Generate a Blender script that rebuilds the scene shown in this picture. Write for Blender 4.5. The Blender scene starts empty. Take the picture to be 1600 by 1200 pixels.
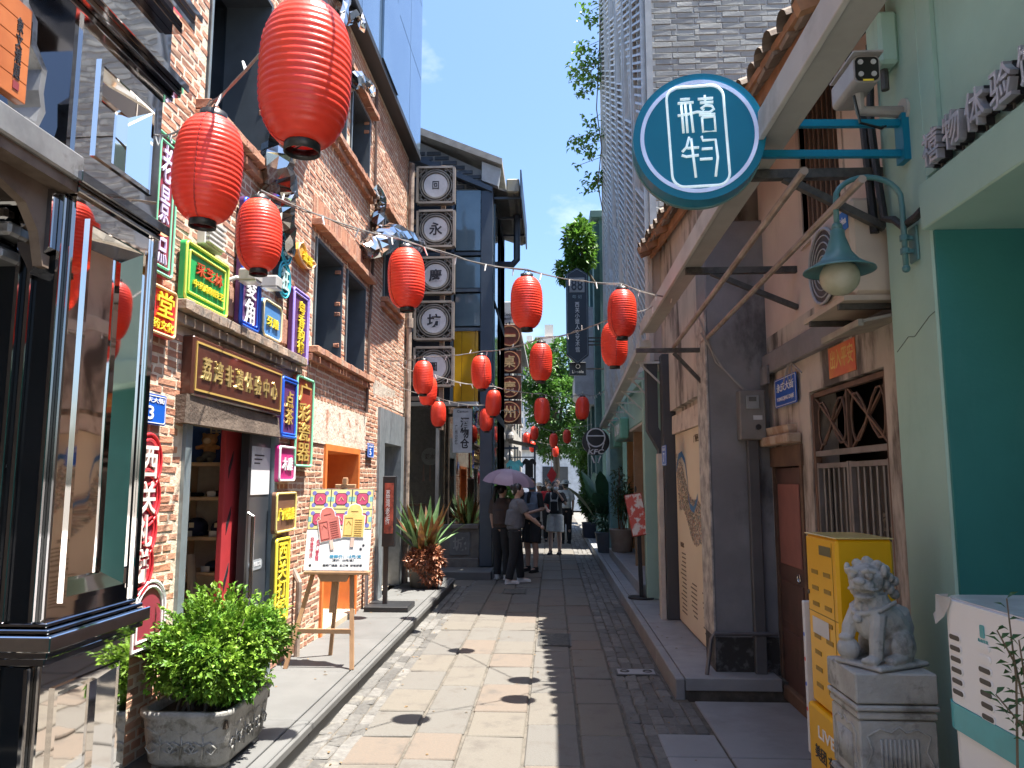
import bpy, bmesh, math, random
from mathutils import Vector, Matrix, Quaternion, noise
random.seed(7)
R = random.random
U = random.uniform
SC = bpy.context.scene
COL = SC.collection

# ---------------------------------------------------------------- camera
F_PX = 1195.0
PITCH = math.atan(152 / F_PX)
YAW = math.atan(62 * math.cos(PITCH) / F_PX)
EYE = Vector((0, 0, 1.6))
cam = bpy.data.cameras.new('camera')
cam.lens = F_PX / 1600 * 36
cam.sensor_width = 36
cam.clip_start = 0.05
cam.clip_end = 3000
co = bpy.data.objects.new('camera', cam)
COL.objects.link(co)
co.location = EYE
co.rotation_euler = (math.pi / 2 + PITCH, 0, YAW)
SC.camera = co
# ---------------------------------------------------------------- light: high sun from the right, slightly behind
SUN_TO = Vector((0.28, -0.045, 1.0)).normalized()
w = bpy.data.worlds.new('World')
SC.world = w
w.use_nodes = True
nt = w.node_tree
bg = nt.nodes['Background']
sky = nt.nodes.new('ShaderNodeTexSky')
sky.sky_type = 'NISHITA'
sky.sun_disc = False
sky.sun_elevation = math.asin(SUN_TO.z)
sky.sun_rotation = math.atan2(SUN_TO.x, SUN_TO.y)
sky.air_density = 1.25
sky.dust_density = 3.0
sky.ozone_density = 10.0
# thin clouds spread over the whole sky
tcn = nt.nodes.new('ShaderNodeTexCoord')
mpn = nt.nodes.new('ShaderNodeMapping')
mpn.inputs['Scale'].default_value = (1.0, 1.0, 1.9)
mpn.inputs['Location'].default_value = (1.9, 0.45, 0.6)
cn = nt.nodes.new('ShaderNodeTexNoise')
cn.inputs['Scale'].default_value = 5.5
cn.inputs['Detail'].default_value = 7
cn.inputs['Roughness'].default_value = 0.55
cr = nt.nodes.new('ShaderNodeValToRGB')
cr.color_ramp.elements[0].position = 0.57
cr.color_ramp.elements[1].position = 0.86
mxs = nt.nodes.new('ShaderNodeMixRGB')
mxs.inputs['Color2'].default_value = (4.6, 4.9, 5.2, 1)
nt.links.new(tcn.outputs['Generated'], mpn.inputs['Vector'])
nt.links.new(mpn.outputs[0], cn.inputs['Vector'])
nt.links.new(cn.outputs['Fac'], cr.inputs['Fac'])
nt.links.new(cr.outputs['Color'], mxs.inputs['Fac'])
nt.links.new(sky.outputs[0], mxs.inputs['Color1'])
nt.links.new(mxs.outputs[0], bg.inputs['Color'])
bg.inputs['Strength'].default_value = 0.062
sl = bpy.data.lights.new('sun', 'SUN')
sl.energy = 3.6
sl.angle = math.radians(0.53)
sl.color = (1.0, 0.95, 0.87)
so = bpy.data.objects.new('sun', sl)
COL.objects.link(so)
so.rotation_euler = (-SUN_TO).to_track_quat('-Z', 'Y').to_euler()
so.location = (5, -2, 20)
SC.view_settings.view_transform = 'Standard'
SC.view_settings.look = 'None'
SC.view_settings.exposure = 2.4
SC.view_settings.gamma = 1
SC.view_settings.use_curve_mapping = False
SC.render.engine = 'CYCLES'
SC.cycles.use_denoising = True
SC.cycles.max_bounces = 10
SC.cycles.diffuse_bounces = 7
SC.cycles.glossy_bounces = 4
SC.cycles.transparent_max_bounces = 12
SC.cycles.caustics_reflective = False
SC.cycles.caustics_refractive = False

# ---------------------------------------------------------------- measuring: photo pixel (1600x1200) to a point on a plane of the place
_F = Vector((-math.sin(YAW) * math.cos(PITCH), math.cos(YAW) * math.cos(PITCH), math.sin(PITCH)))
_R = Vector((math.cos(YAW), math.sin(YAW), 0))
_U = _R.cross(_F)
def ray(x, y): return _F + _R * ((x - 800) / F_PX) - _U * ((y - 600) / F_PX)
def PX(x, y, X): d = ray(x, y); return EYE + d * (X / d.x)
def PY(x, y, Y): d = ray(x, y); return EYE + d * (Y / d.y)
def PZ(x, y, Z): d = ray(x, y); return EYE + d * ((Z - 1.6) / d.z)
def to_px(p):
    v = Vector(p) - EYE; z = v.dot(_F)
    return (800 + F_PX * v.dot(_R) / z, 600 - F_PX * v.dot(_U) / z, z)

# ---------------------------------------------------------------- materials
_mats = {}
def L(nt, a, b): nt.links.new(a, b)
def M(name, c, c2=None, r=0.6, m=0.0, ns=5.0, lo=0.35, hi=0.65, det=5, bump=0.0, bs=40.0, spec=0.5, rnd=0.0,
      stain=None, sscale=1.5, slo=0.5, shi=0.7, sz=1.0, coat=0.0, emit=0.0, trl=0.0, rvar=0.0, wav=0.0, ramp=None, dust=None):
    """procedural material: two tones mixed by noise, an optional stain layer, per-piece tone change and fine relief"""
    if name in _mats: return _mats[name]
    mt = bpy.data.materials.new(name); mt.use_nodes = True
    nt = mt.node_tree; N = nt.nodes
    b = N['Principled BSDF']
    geo = N.new('ShaderNodeNewGeometry'); oi = N.new('ShaderNodeObjectInfo')
    pos = geo.outputs['Position']
    def nz(scale, detail, vec=pos, rough=0.6):
        n = N.new('ShaderNodeTexNoise'); n.inputs['Scale'].default_value = scale; n.inputs['Detail'].default_value = detail
        n.inputs['Roughness'].default_value = rough; L(nt, vec, n.inputs['Vector']); return n.outputs['Fac']
    def rm(v, a, bb):
        n = N.new('ShaderNodeMapRange'); n.inputs['From Min'].default_value = a; n.inputs['From Max'].default_value = bb
        n.interpolation_type = 'SMOOTHSTEP'
        L(nt, v, n.inputs['Value']); return n.outputs['Result']
    def mix(f, a, bb, typ='MIX'):
        n = N.new('ShaderNodeMixRGB'); n.blend_type = typ
        for i, v in (('Fac', f), ('Color1', a), ('Color2', bb)):
            if hasattr(v, 'is_output'): L(nt, v, n.inputs[i])
            elif i == 'Fac': n.inputs[i].default_value = v
            else: n.inputs[i].default_value = (*v, 1)
        return n.outputs['Color']
    add = N.new('ShaderNodeMath'); add.operation = 'ADD'
    L(nt, oi.outputs['Random'], add.inputs[0]); L(nt, geo.outputs['Random Per Island'], add.inputs[1])
    fr = N.new('ShaderNodeMath'); fr.operation = 'FRACT'; L(nt, add.outputs[0], fr.inputs[0])
    rv = fr.outputs[0]
    if ramp:
        cr = N.new('ShaderNodeValToRGB'); cr.color_ramp.interpolation = 'CONSTANT' if len(ramp) > 5 else 'LINEAR'
        e = cr.color_ramp.elements
        while len(e) < len(ramp): e.new(0.5)
        for i, cc in enumerate(ramp): e[i].position = i / len(ramp); e[i].color = (*cc, 1)
        L(nt, rv, cr.inputs['Fac']); base = cr.outputs['Color']
    else:
        base = None
    if c2 is None: c2 = tuple(x * 0.8 for x in c)
    f = rm(nz(ns, det), lo, hi)
    if base is None: base = mix(f, c, c2)
    else: base = mix(f, base, mix(0.5, base, c2))
    if rnd:
        mp = N.new('ShaderNodeMapRange'); mp.inputs['To Min'].default_value = 1 - rnd; mp.inputs['To Max'].default_value = 1 + rnd
        L(nt, rv, mp.inputs['Value'])
        hs = N.new('ShaderNodeHueSaturation'); L(nt, mp.outputs[0], hs.inputs['Value']); L(nt, base, hs.inputs['Color']); base = hs.outputs['Color']
    if stain:
        mpg = N.new('ShaderNodeMapping'); mpg.inputs['Scale'].default_value = (1, 1, sz); L(nt, pos, mpg.inputs['Vector'])
        sf = rm(nz(sscale, 6, mpg.outputs[0], 0.65), slo, shi)
        base = mix(sf, base, stain)
    L(nt, base, b.inputs['Base Color'])
    b.inputs['Roughness'].default_value = r
    b.inputs['Metallic'].default_value = m
    b.inputs['Specular IOR Level'].default_value = spec
    b.inputs['Coat Weight'].default_value = coat
    if rvar:
        mp = N.new('ShaderNodeMapRange'); mp.inputs['To Min'].default_value = max(0.02, r - rvar); mp.inputs['To Max'].default_value = min(1, r + rvar)
        L(nt, nz(ns * 2.3, 4), mp.inputs['Value']); L(nt, mp.outputs[0], b.inputs['Roughness'])
    last = None
    if bump:
        bn = N.new('ShaderNodeBump'); bn.inputs['Strength'].default_value = bump; bn.inputs['Distance'].default_value = 0.01
        L(nt, nz(bs, 5), bn.inputs['Height']); last = bn
    if wav:
        bn = N.new('ShaderNodeBump'); bn.inputs['Strength'].default_value = wav; bn.inputs['Distance'].default_value = 0.05
        L(nt, nz(3.0, 1), bn.inputs['Height'])
        if last: L(nt, last.outputs[0], bn.inputs['Normal'])
        last = bn
    if last: L(nt, last.outputs[0], b.inputs['Normal'])
    if emit:
        L(nt, base, b.inputs['Emission Color']); b.inputs['Emission Strength'].default_value = emit
    if trl:
        tr = N.new('ShaderNodeBsdfTranslucent'); L(nt, base, tr.inputs['Color'])
        ms = N.new('ShaderNodeMixShader'); ms.inputs['Fac'].default_value = trl
        L(nt, b.outputs[0], ms.inputs[1]); L(nt, tr.outputs[0], ms.inputs[2])
        L(nt, ms.outputs[0], N['Material Output'].inputs['Surface'])
    _mats[name] = mt
    return mt

def glass(name, tint=(0.75, 0.85, 0.9), refl=0.12, rough=0.01):
    if name in _mats: return _mats[name]
    mt = bpy.data.materials.new(name); mt.use_nodes = True; nt = mt.node_tree; N = nt.nodes
    N.remove(N['Principled BSDF'])
    t = N.new('ShaderNodeBsdfTransparent'); t.inputs['Color'].default_value = (*tint, 1)
    g = N.new('ShaderNodeBsdfGlossy'); g.inputs['Roughness'].default_value = rough
    fr = N.new('ShaderNodeLayerWeight'); fr.inputs['Blend'].default_value = 0.35
    mp = N.new('ShaderNodeMapRange'); mp.inputs['To Min'].default_value = refl; mp.inputs['To Max'].default_value = 0.9
    L(nt, fr.outputs['Fresnel'], mp.inputs['Value'])
    ms = N.new('ShaderNodeMixShader'); L(nt, mp.outputs[0], ms.inputs['Fac']); L(nt, t.outputs[0], ms.inputs[1]); L(nt, g.outputs[0], ms.inputs[2])
    L(nt, ms.outputs[0], N['Material Output'].inputs['Surface'])
    _mats[name] = mt
    return mt

# ---------------------------------------------------------------- mesh building
class MB:
    def __init__(s): s.v = []; s.f = []; s.mi = []; s.m = 0; s.sm = []; s.smooth = False
    def _add(s, vs, fs):
        k = len(s.v); s.v.extend(tuple(v) for v in vs)
        for f in fs: s.f.append([i + k for i in f]); s.mi.append(s.m); s.sm.append(s.smooth)
        return s
    def mark(s): return len(s.v)
    def tf(s, mat, k=0):
        for i in range(k, len(s.v)): s.v[i] = tuple(mat @ Vector(s.v[i]))
        return s
    def quad(s, *p): return s._add(p, [range(len(p))])
    def box(s, x0, x1, y0, y1, z0, z1, c=0.0, jit=0.0):
        if x0 > x1: x0, x1 = x1, x0
        if y0 > y1: y0, y1 = y1, y0
        if z0 > z1: z0, z1 = z1, z0
        if not c:
            vs = [(x, y, z) for x in (x0, x1) for y in (y0, y1) for z in (z0, z1)]
            if jit: vs = [(a + U(-jit, jit), b + U(-jit, jit), d + U(-jit, jit)) for a, b, d in vs]
            return s._add(vs, [(0, 1, 3, 2), (4, 6, 7, 5), (0, 4, 5, 1), (2, 3, 7, 6), (0, 2, 6, 4), (1, 5, 7, 3)])
        c = min(c, (x1 - x0) * .45, (y1 - y0) * .45, (z1 - z0) * .45)
        vs = []; ix = {}
        for i, x in enumerate((x0, x1)):
            for j, y in enumerate((y0, y1)):
                for k, z in enumerate((z0, z1)):
                    sx, sy, sz = (1 - 2 * i) * c, (1 - 2 * j) * c, (1 - 2 * k) * c
                    jx, jy, jz = (U(-jit, jit), U(-jit, jit), U(-jit, jit)) if jit else (0, 0, 0)
                    ix[i, j, k, 0] = len(vs); vs.append((x + jx, y + sy + jy, z + sz + jz))
                    ix[i, j, k, 1] = len(vs); vs.append((x + sx + jx, y + jy, z + sz + jz))
                    ix[i, j, k, 2] = len(vs); vs.append((x + sx + jx, y + sy + jy, z + jz))
        fs = []
        for i in (0, 1):
            fs.append([ix[i, j, k, 0] for j, k in ((0, 0), (1, 0), (1, 1), (0, 1))])
            fs.append([ix[j, i, k, 1] for j, k in ((0, 0), (1, 0), (1, 1), (0, 1))])
            fs.append([ix[j, k, i, 2] for j, k in ((0, 0), (1, 0), (1, 1), (0, 1))])
        for i in (0, 1):
            for j in (0, 1):
                fs.append([ix[i, j, 0, 0], ix[i, j, 1, 0], ix[i, j, 1, 1], ix[i, j, 0, 1]])
                fs.append([ix[i, 0, j, 0], ix[i, 1, j, 0], ix[i, 1, j, 2], ix[i, 0, j, 2]])
                fs.append([ix[0, i, j, 1], ix[1, i, j, 1], ix[1, i, j, 2], ix[0, i, j, 2]])
                for k in (0, 1): fs.append([ix[i, j, k, 0], ix[i, j, k, 1], ix[i, j, k, 2]])
        return s._add(vs, fs)
    def tube(s, pts, r, n=8, caps=True, closed=False, sq=1.0):
        pts = [Vector(p) for p in pts]
        rs = r if isinstance(r, (list, tuple)) else [r] * len(pts)
        k = len(s.v); nrm = None; vs = []
        for i, p in enumerate(pts):
            a = pts[i - 1] if (i or closed) else p
            b = pts[(i + 1) % len(pts)] if (i < len(pts) - 1 or closed) else p
            t = (b - a)
            t = t.normalized() if t.length > 1e-9 else Vector((0, 0, 1))
            if nrm is None: nrm = t.orthogonal().normalized() if abs(t.z) > .99 else t.cross(Vector((0, 0, 1))).normalized()
            else:
                nrm = nrm - t * nrm.dot(t)
                nrm = nrm.normalized() if nrm.length > 1e-6 else t.orthogonal().normalized()
            bi = t.cross(nrm)
            for q in range(n):
                an = 2 * math.pi * (q + .5) / n
                vs.append(p + (nrm * math.cos(an) + bi * math.sin(an) * sq) * rs[i])
        fs = []; m = len(pts)
        for i in range(m if closed else m - 1):
            for q in range(n):
                a = i * n + q; b = i * n + (q + 1) % n; c = ((i + 1) % m) * n + (q + 1) % n; d = ((i + 1) % m) * n + q
                fs.append((a, b, c, d))
        if caps and not closed: fs.append(list(range(n))[::-1]); fs.append(list(range((m - 1) * n, m * n)))
        return s._add(vs, fs)
    def bar(s, a, b, w, h=None, up=(0, 0, 1)):
        """rectangular bar from a to b, w wide, h high"""
        a = Vector(a); b = Vector(b); h = h or w; t = (b - a).normalized(); up = Vector(up)
        if abs(t.dot(up)) > .98: up = Vector((0, 1, 0)) if abs(t.y) < .9 else Vector((1, 0, 0))
        x = t.cross(up).normalized() * (w / 2); y = x.cross(t).normalized() * (h / 2)
        vs = [p + i * x + j * y for p in (a, b) for i, j in ((-1, -1), (1, -1), (1, 1), (-1, 1))]
        return s._add(vs, [(0, 1, 2, 3), (7, 6, 5, 4), (0, 4, 5, 1), (1, 5, 6, 2), (2, 6, 7, 3), (3, 7, 4, 0)])
    def lathe(s, prof, n=24, c=(0, 0, 0), sx=1.0, sy=1.0, arc=None):
        vs = []; fs = []
        for r, z in prof:
            for q in range(n):
                a = 2 * math.pi * q / n
                vs.append((c[0] + r * math.cos(a) * sx, c[1] + r * math.sin(a) * sy, c[2] + z))
        for i in range(len(prof) - 1):
            for q in range(n): fs.append((i * n + q, i * n + (q + 1) % n, (i + 1) * n + (q + 1) % n, (i + 1) * n + q))
        return s._add(vs, fs)
    def prism(s, pts, ax, lo, hi):
        """polygon given in the two other axes, extruded along ax"""
        def P(a, b, t): return {'x': (t, a, b), 'y': (a, t, b), 'z': (a, b, t)}[ax]
        n = len(pts)
        vs = [P(a, b, lo) for a, b in pts] + [P(a, b, hi) for a, b in pts]
        fs = [list(range(n))[::-1], list(range(n, 2 * n))] + [(i, (i + 1) % n, n + (i + 1) % n, n + i) for i in range(n)]
        return s._add(vs, fs)
    def ell(s, c, r, nu=14, nv=9, rot=None):
        if not isinstance(r, (tuple, list)): r = (r, r, r)
        k = s.mark(); prof = []
        for i in range(nv + 1):
            a = math.pi * i / nv; prof.append((max(1e-4, math.sin(a)), -math.cos(a)))
        s.lathe(prof, nu)
        mt = Matrix.Translation(c) @ (rot.to_matrix().to_4x4() if rot else Matrix()) @ Matrix.Diagonal((*r, 1))
        return s.tf(mt, k)
    def leaf(s, p, d, nr, ln, wd, fold=.25, bend=.15):
        p = Vector(p); d = Vector(d).normalized(); nr = Vector(nr); sd = d.cross(nr)
        sd = sd.normalized() if sd.length > 1e-6 else d.orthogonal().normalized(); nr = sd.cross(d).normalized()
        m1 = p + d * ln * .5 + nr * ln * bend * .5; tip = p + d * ln - nr * ln * bend * .2
        a = m1 + sd * wd * .5 + nr * wd * fold; b = m1 - sd * wd * .5 + nr * wd * fold
        return s._add([p, a, tip, b, m1], [(0, 1, 4), (4, 1, 2), (0, 4, 3), (4, 3, 2)])
    def mesh(s, name, mats, fix=True, autosmooth=None):
        me = bpy.data.meshes.new(name)
        me.from_pydata(s.v, [], s.f)
        for m in (mats if isinstance(mats, (list, tuple)) else [mats]): me.materials.append(m)
        me.polygons.foreach_set('material_index', s.mi)
        me.polygons.foreach_set('use_smooth', s.sm)
        if fix:
            bm = bmesh.new(); bm.from_mesh(me); bmesh.ops.recalc_face_normals(bm, faces=bm.faces); bm.to_mesh(me); bm.free()
        me.update()
        return me
def link(name, data, parent=None):
    o = bpy.data.objects.new(name, data); COL.objects.link(o)
    if parent:
        o.parent = parent
        if parent.type == 'EMPTY' and not parent.parent: o.matrix_parent_inverse = Matrix.Translation(-parent.location)
    return o
def put(name, mb, mats, parent=None, fix=True, kind=None):
    o = link(name, mb.mesh(name, mats, fix), parent)
    if kind: o['kind'] = kind
    return o
def tag(o, label, cat, group=None):
    o['label'] = label; o['category'] = cat
    if group: o['group'] = group
    return o
def thing(name, label, cat, loc=(0, 0, 0), group=None):
    o = bpy.data.objects.new(name, None); COL.objects.link(o); o.location = loc; o.empty_display_size = .1
    return tag(o, label, cat, group)
def copy_tree(o, parent=None):
    c = o.copy(); COL.objects.link(c)
    if parent: c.parent = parent
    for ch in o.children: copy_tree(ch, c)
    return c
FACE = {'+x': (Vector((0, 1, 0)), Vector((1, 0, 0))), '-x': (Vector((0, -1, 0)), Vector((-1, 0, 0))), '-y': (Vector((1, 0, 0)), Vector((0, -1, 0)))}
_glyph = {}
def glyphs(body, bold):
    k = (body, bold)
    if k not in _glyph:
        cu = bpy.data.curves.new('lettering', 'FONT'); cu.body = body; cu.resolution_u = 2; cu.offset = bold; cu.space_line = .98
        cu.align_x = 'CENTER'; cu.extrude = .5
        o = bpy.data.objects.new('lettering', cu)
        me = bpy.data.meshes.new_from_object(o)
        bpy.data.objects.remove(o)
        vs = [v.co.copy() for v in me.vertices]
        fs = [list(p.vertices) for p in me.polygons]
        bpy.data.meshes.remove(me)
        _glyph[k] = (vs, fs)
    return _glyph[k]
def text(body, c, w, h, face, mat, parent, depth=.004, bold=.012, slant=0.0, rot=0.0, name='lettering'):
    """raised lettering fitted into a w x h field centred on c; face is the way it looks"""
    vs, fs = glyphs(body, bold)
    if not vs: return None
    x0 = min(v.x for v in vs); x1 = max(v.x for v in vs); y0 = min(v.y for v in vs); y1 = max(v.y for v in vs)
    rt, nr = FACE[face] if isinstance(face, str) else face
    up = nr.cross(rt); c = Vector(c); mb = MB(); out = []
    cr, sr = math.cos(rot), math.sin(rot)
    for v in vs:
        a = ((v.x - x0) / (x1 - x0) - .5) * w; b = ((v.y - y0) / (y1 - y0) - .5) * h
        a += slant * b
        a, b = a * cr - b * sr, a * sr + b * cr
        out.append(c + rt * a + up * b + nr * (v.z + .5) * depth)
    mb._add(out, fs)
    return put(name, mb, mat, parent, fix=False)
def local(mb, c, face, k=0):
    """lay a builder drawn in (right, up, out) coordinates onto a wall"""
    rt, nr = FACE[face] if isinstance(face, str) else face
    up = nr.cross(rt); c = Vector(c)
    for i in range(k, len(mb.v)):
        a, b, d = mb.v[i]; mb.v[i] = tuple(c + rt * a + up * b + nr * d)
    return mb
def rrect(w, h, r, n=5):
    out = []
    for cx, cy, a0 in ((w / 2 - r, h / 2 - r, 0), (-w / 2 + r, h / 2 - r, 90), (-w / 2 + r, -h / 2 + r, 180), (w / 2 - r, -h / 2 + r, 270)):
        for i in range(n + 1):
            a = math.radians(a0 + 90 * i / n); out.append((cx + r * math.cos(a), cy + r * math.sin(a)))
    return out
def remesh(name, mb, mats, vox, parent=None, smooth=6, adapt=0):
    """one continuous skin grown over overlapping solid pieces"""
    me = mb.mesh(name + '_src', [], fix=True); src = bpy.data.objects.new('src', me); COL.objects.link(src)
    rm = src.modifiers.new('r', 'REMESH'); rm.mode = 'VOXEL'; rm.voxel_size = vox; rm.use_smooth_shade = True
    if smooth:
        s2 = src.modifiers.new('s', 'SMOOTH'); s2.iterations = smooth; s2.factor = .5
    return src, name, mats, parent
_pending = []
def grow(name, mb, mats, vox, parent=None, smooth=6, post=None):
    _pending.append((remesh(name, mb, mats, vox, parent, smooth), post))
def flush_grow():
    dg = bpy.context.evaluated_depsgraph_get()
    done = []
    for (src, name, mats, parent), post in _pending:
        me = bpy.data.meshes.new_from_object(src.evaluated_get(dg)); me.name = name
        me.materials.clear()
        for m in (mats if isinstance(mats, (list, tuple)) else [mats]): me.materials.append(m)
        done.append((src, name, me, parent, post))
    for src, name, me, parent, post in done:
        bpy.data.objects.remove(src)
        if post: post(me)
        link(name, me, parent)
    _pending.clear()

# ================================================================ THE SETTING: ground, street, pavements
GRAN = M('granite', (.18, .16, .13), (.10, .09, .075), r=.75, ns=70, bump=.35, bs=90,
         ramp=[(.122, .11, .092), (.112, .106, .095), (.126, .113, .093), (.107, .102, .093), (.128, .113, .091), (.117, .11, .097), (.121, .109, .092), (.136, .106, .082)],
         stain=(.085, .074, .063), sscale=5.0, slo=.50, shi=.74)
COBBLE = M('dark_paver', (.12, .115, .105), (.09, .085, .078), r=.7, ns=25, bump=.4, bs=60, rnd=.35, stain=(.22, .20, .165), sscale=3, slo=.55, shi=.75)
JOINT = M('joint_dirt', (.07, .062, .05), (.12, .105, .085), r=.95, ns=9, bump=.5, bs=50)
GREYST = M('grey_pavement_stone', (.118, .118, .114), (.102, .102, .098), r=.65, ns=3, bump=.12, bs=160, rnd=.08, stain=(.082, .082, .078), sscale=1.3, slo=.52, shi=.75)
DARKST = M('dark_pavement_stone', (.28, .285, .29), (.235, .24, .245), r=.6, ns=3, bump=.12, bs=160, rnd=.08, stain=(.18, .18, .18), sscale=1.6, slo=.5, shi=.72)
mb = MB(); mb.quad((-900, -300, -.09), (900, -300, -.09), (900, 1500, -.09), (-900, 1500, -.09))
g = put('ground', mb, M('ground_dirt', (.16, .15, .13), r=.9, ns=.4)); g['kind'] = 'structure'
street = put('street', MB().box(-1.5, 1.0, -14, 60, -.08, -.014).box(-7, -1.5, 11.95, 60, -.08, -.014).box(1.0, 2.2, -1, 5.9, -.08, -.014), JOINT); street['kind'] = 'structure'
cols = [-1.24, -.89, -.565, -.18, .165, .485]
def slab_mesh(x0, x1, y0, y1, mb=None):
    m = mb or MB(); g_ = .006
    z = U(-.004, .004)
    k = m.mark(); m.box(x0 + g_ + U(0, .006), x1 - g_ - U(0, .006), y0 + g_ + U(0, .008), y1 - g_ - U(0, .008), -.07, 0, c=.007, jit=.0035)
    m.tf(Matrix.Translation((0, 0, z)), k); return m
far = MB()
for i in range(5):
    y = 1.5 + U(0, .5)
    while y < 46:
        ln = U(.42, .8)
        if y < 15: put('paving_slab', slab_mesh(cols[i], cols[i + 1], y, y + ln), GRAN, street)
        else: slab_mesh(cols[i], cols[i + 1], y, y + ln, far)
        y += ln
# the side alley in front of the back building
for i in range(9):
    x = -1.26 - .62 * (i + 1)
    for j in range(2): put('paving_slab', slab_mesh(x, x + .62, 12.0 + j * .62, 12.62 + j * .62), GRAN, street)
put('distant_paving', far, GRAN, street, kind='stuff')
vari = []
for q in range(8):
    m = MB(); m.box(-.047, .047, -.105, .105, -.06, 0, c=.008, jit=.006); vari.append(m)
vmesh = [m.mesh('cobble', COBBLE) for m in vari]
spots = []
for x0, n in ((-1.455, 2), (.54, 4)):
    for c in range(n + (1 if x0 < 0 else 0)):
        y = 2.6 + U(0, .2)
        while y < 30:
            spots.append((x0 + c * .1, y, U(-.007, .001), U(-.06, .06))); y += .218
spots.sort(key=lambda s: s[1] if s[1] > 3.9 else 99)
rest = MB()
for i, (x, y, z, a) in enumerate(spots):
    mt = Matrix.Translation((x, y, z)) @ Matrix.Rotation(a, 4, 'Z')
    if i < 290:
        o = link('cobble', random.choice(vmesh), street); o.matrix_basis = mt
    else:
        k = rest.mark(); v = random.choice(vari); rest._add(v.v, v.f); rest.tf(mt, k)
put('far_cobbles', rest, COBBLE, street, kind='stuff')
IRON = M('cast_iron', (.06, .06, .058), (.10, .095, .085), r=.6, m=.4, ns=20, bump=.2)
def grate(name, label, cx, cy, w, l, kind):
    t = thing(name, label, 'drain cover', (cx, cy, .004))
    m = MB(); z0 = .001
    m.box(cx - w / 2, cx + w / 2, cy - l / 2, cy + l / 2, -.01, .004)
    put('frame', m, IRON, t)
    if kind == 'slots':
        n = int(l / .035)
        for i in range(n):
            y = cy - l / 2 + .03 + i * (l - .06) / max(1, n - 1)
            put('bar', MB().box(cx - w / 2 + .02, cx + w / 2 - .02, y - .007, y + .007, .004, .013, c=.002), IRON, t)
    else:
        m = MB(); m.box(cx - w / 2 + .015, cx + w / 2 - .015, cy - l / 2 + .015, cy + l / 2 - .015, .004, .010, c=.002); put('plate', m, DARKST, t)
        for sx in (-.28, .28):
            m = MB(); m.tube([(cx + sx * w + .035 * math.cos(a), cy + .035 * math.sin(a), .012) for a in [i * math.pi / 6 for i in range(12)]], .006, 6, closed=True); put('lifting_ring', m, IRON, t)
grate('drain_grate', 'large slotted iron drain grate in the middle of the stone street', .02, 8.05, .34, .62, 'slots')
grate('drain_grate', 'small iron drain grate at the feet of the woman in grey', -.55, 11.45, .36, .5, 'slots')
grate('utility_cover', 'dark utility cover with two rings set in the right cobble strip', .70, 6.75, .34, .2, 'plate')

# pavements with kerbs
lp = put('pavement', MB().box(-2.6, -1.53, -1, 11.9, -.05, .118), JOINT); lp['kind'] = 'structure'
y = 1.2
while y < 11.85:
    ln = min(1.22, 11.9 - y)
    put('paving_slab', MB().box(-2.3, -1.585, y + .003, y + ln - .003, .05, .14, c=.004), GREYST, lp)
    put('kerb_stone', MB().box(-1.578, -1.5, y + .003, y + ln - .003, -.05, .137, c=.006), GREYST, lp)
    put('kerb_strip', MB().box(-1.5, -1.475, y + .003, y + ln - .003, .085, .128, c=.004), GREYST, lp)
    y += ln
rp = put('pavement', MB().box(.96, 1.75, 6.02, 24, -.05, .118), JOINT); rp['kind'] = 'structure'
y = 6.0
while y < 24:
    ln = 1.15
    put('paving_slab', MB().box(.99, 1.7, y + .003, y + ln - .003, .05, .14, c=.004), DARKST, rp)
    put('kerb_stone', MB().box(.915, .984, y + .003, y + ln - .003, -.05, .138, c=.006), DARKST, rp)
    y += ln
al = put('alcove_paving', MB().box(.66, 2.2, 1.5, 5.92, -.05, -.006), JOINT); al['kind'] = 'structure'
for (x0, x1, y0, y1) in ((.66, 1.02, 4.75, 5.15), (1.03, 1.82, 4.75, 5.9), (.66, 1.02, 3.7, 4.74), (1.03, 1.82, 3.4, 4.74), (.66, 1.82, 2.1, 3.39)):
    put('paving_slab', MB().box(x0 + .003, x1 - .003, y0 + .003, y1 - .003, -.04, .006, c=.004), DARKST, al)
for i in range(4):
    for j in range(4):
        put('cobble', MB().box(.665 + j * .085, .742 + j * .085, 5.17 + i * .18, 5.34 + i * .18, -.04, U(-.002, .006), c=.006, jit=.003), COBBLE, al)

# ================================================================ LEFT: red brick building
LX = -2.2
BRICK = M('red_brick', (.44, .2, .12), (.25, .13, .09), r=.85, ns=1.7, bump=.6, bs=55,
          ramp=[(.48, .215, .125), (.45, .195, .115), (.50, .24, .14), (.42, .18, .11), (.51, .265, .16), (.47, .22, .13), (.43, .20, .125), (.40, .21, .145), (.49, .225, .125), (.50, .29, .19)],
          stain=(.56, .41, .29), sscale=7, slo=.58, shi=.74)
MORTAR = M('lime_mortar', (.68, .56, .43), (.55, .44, .33), r=.95, ns=14, bump=.7, bs=45, stain=(.30, .25, .20), sscale=3, slo=.6, shi=.8)
DARKBRICK = M('weathered_brick', (.24, .20, .165), (.34, .24, .17), r=.9, ns=12, bump=.6, bs=50, rnd=.3)
STEEL = M('grey_blue_steel', (.085, .105, .125), (.07, .085, .10), r=.45, m=.3, ns=4, rvar=.12)
STEELL = M('pale_steel_trim', (.28, .34, .37), (.23, .28, .30), r=.4, m=.5, ns=5, rvar=.1)
DARKGL = glass('dark_window_glass', (.22, .26, .30), .10)
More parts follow.
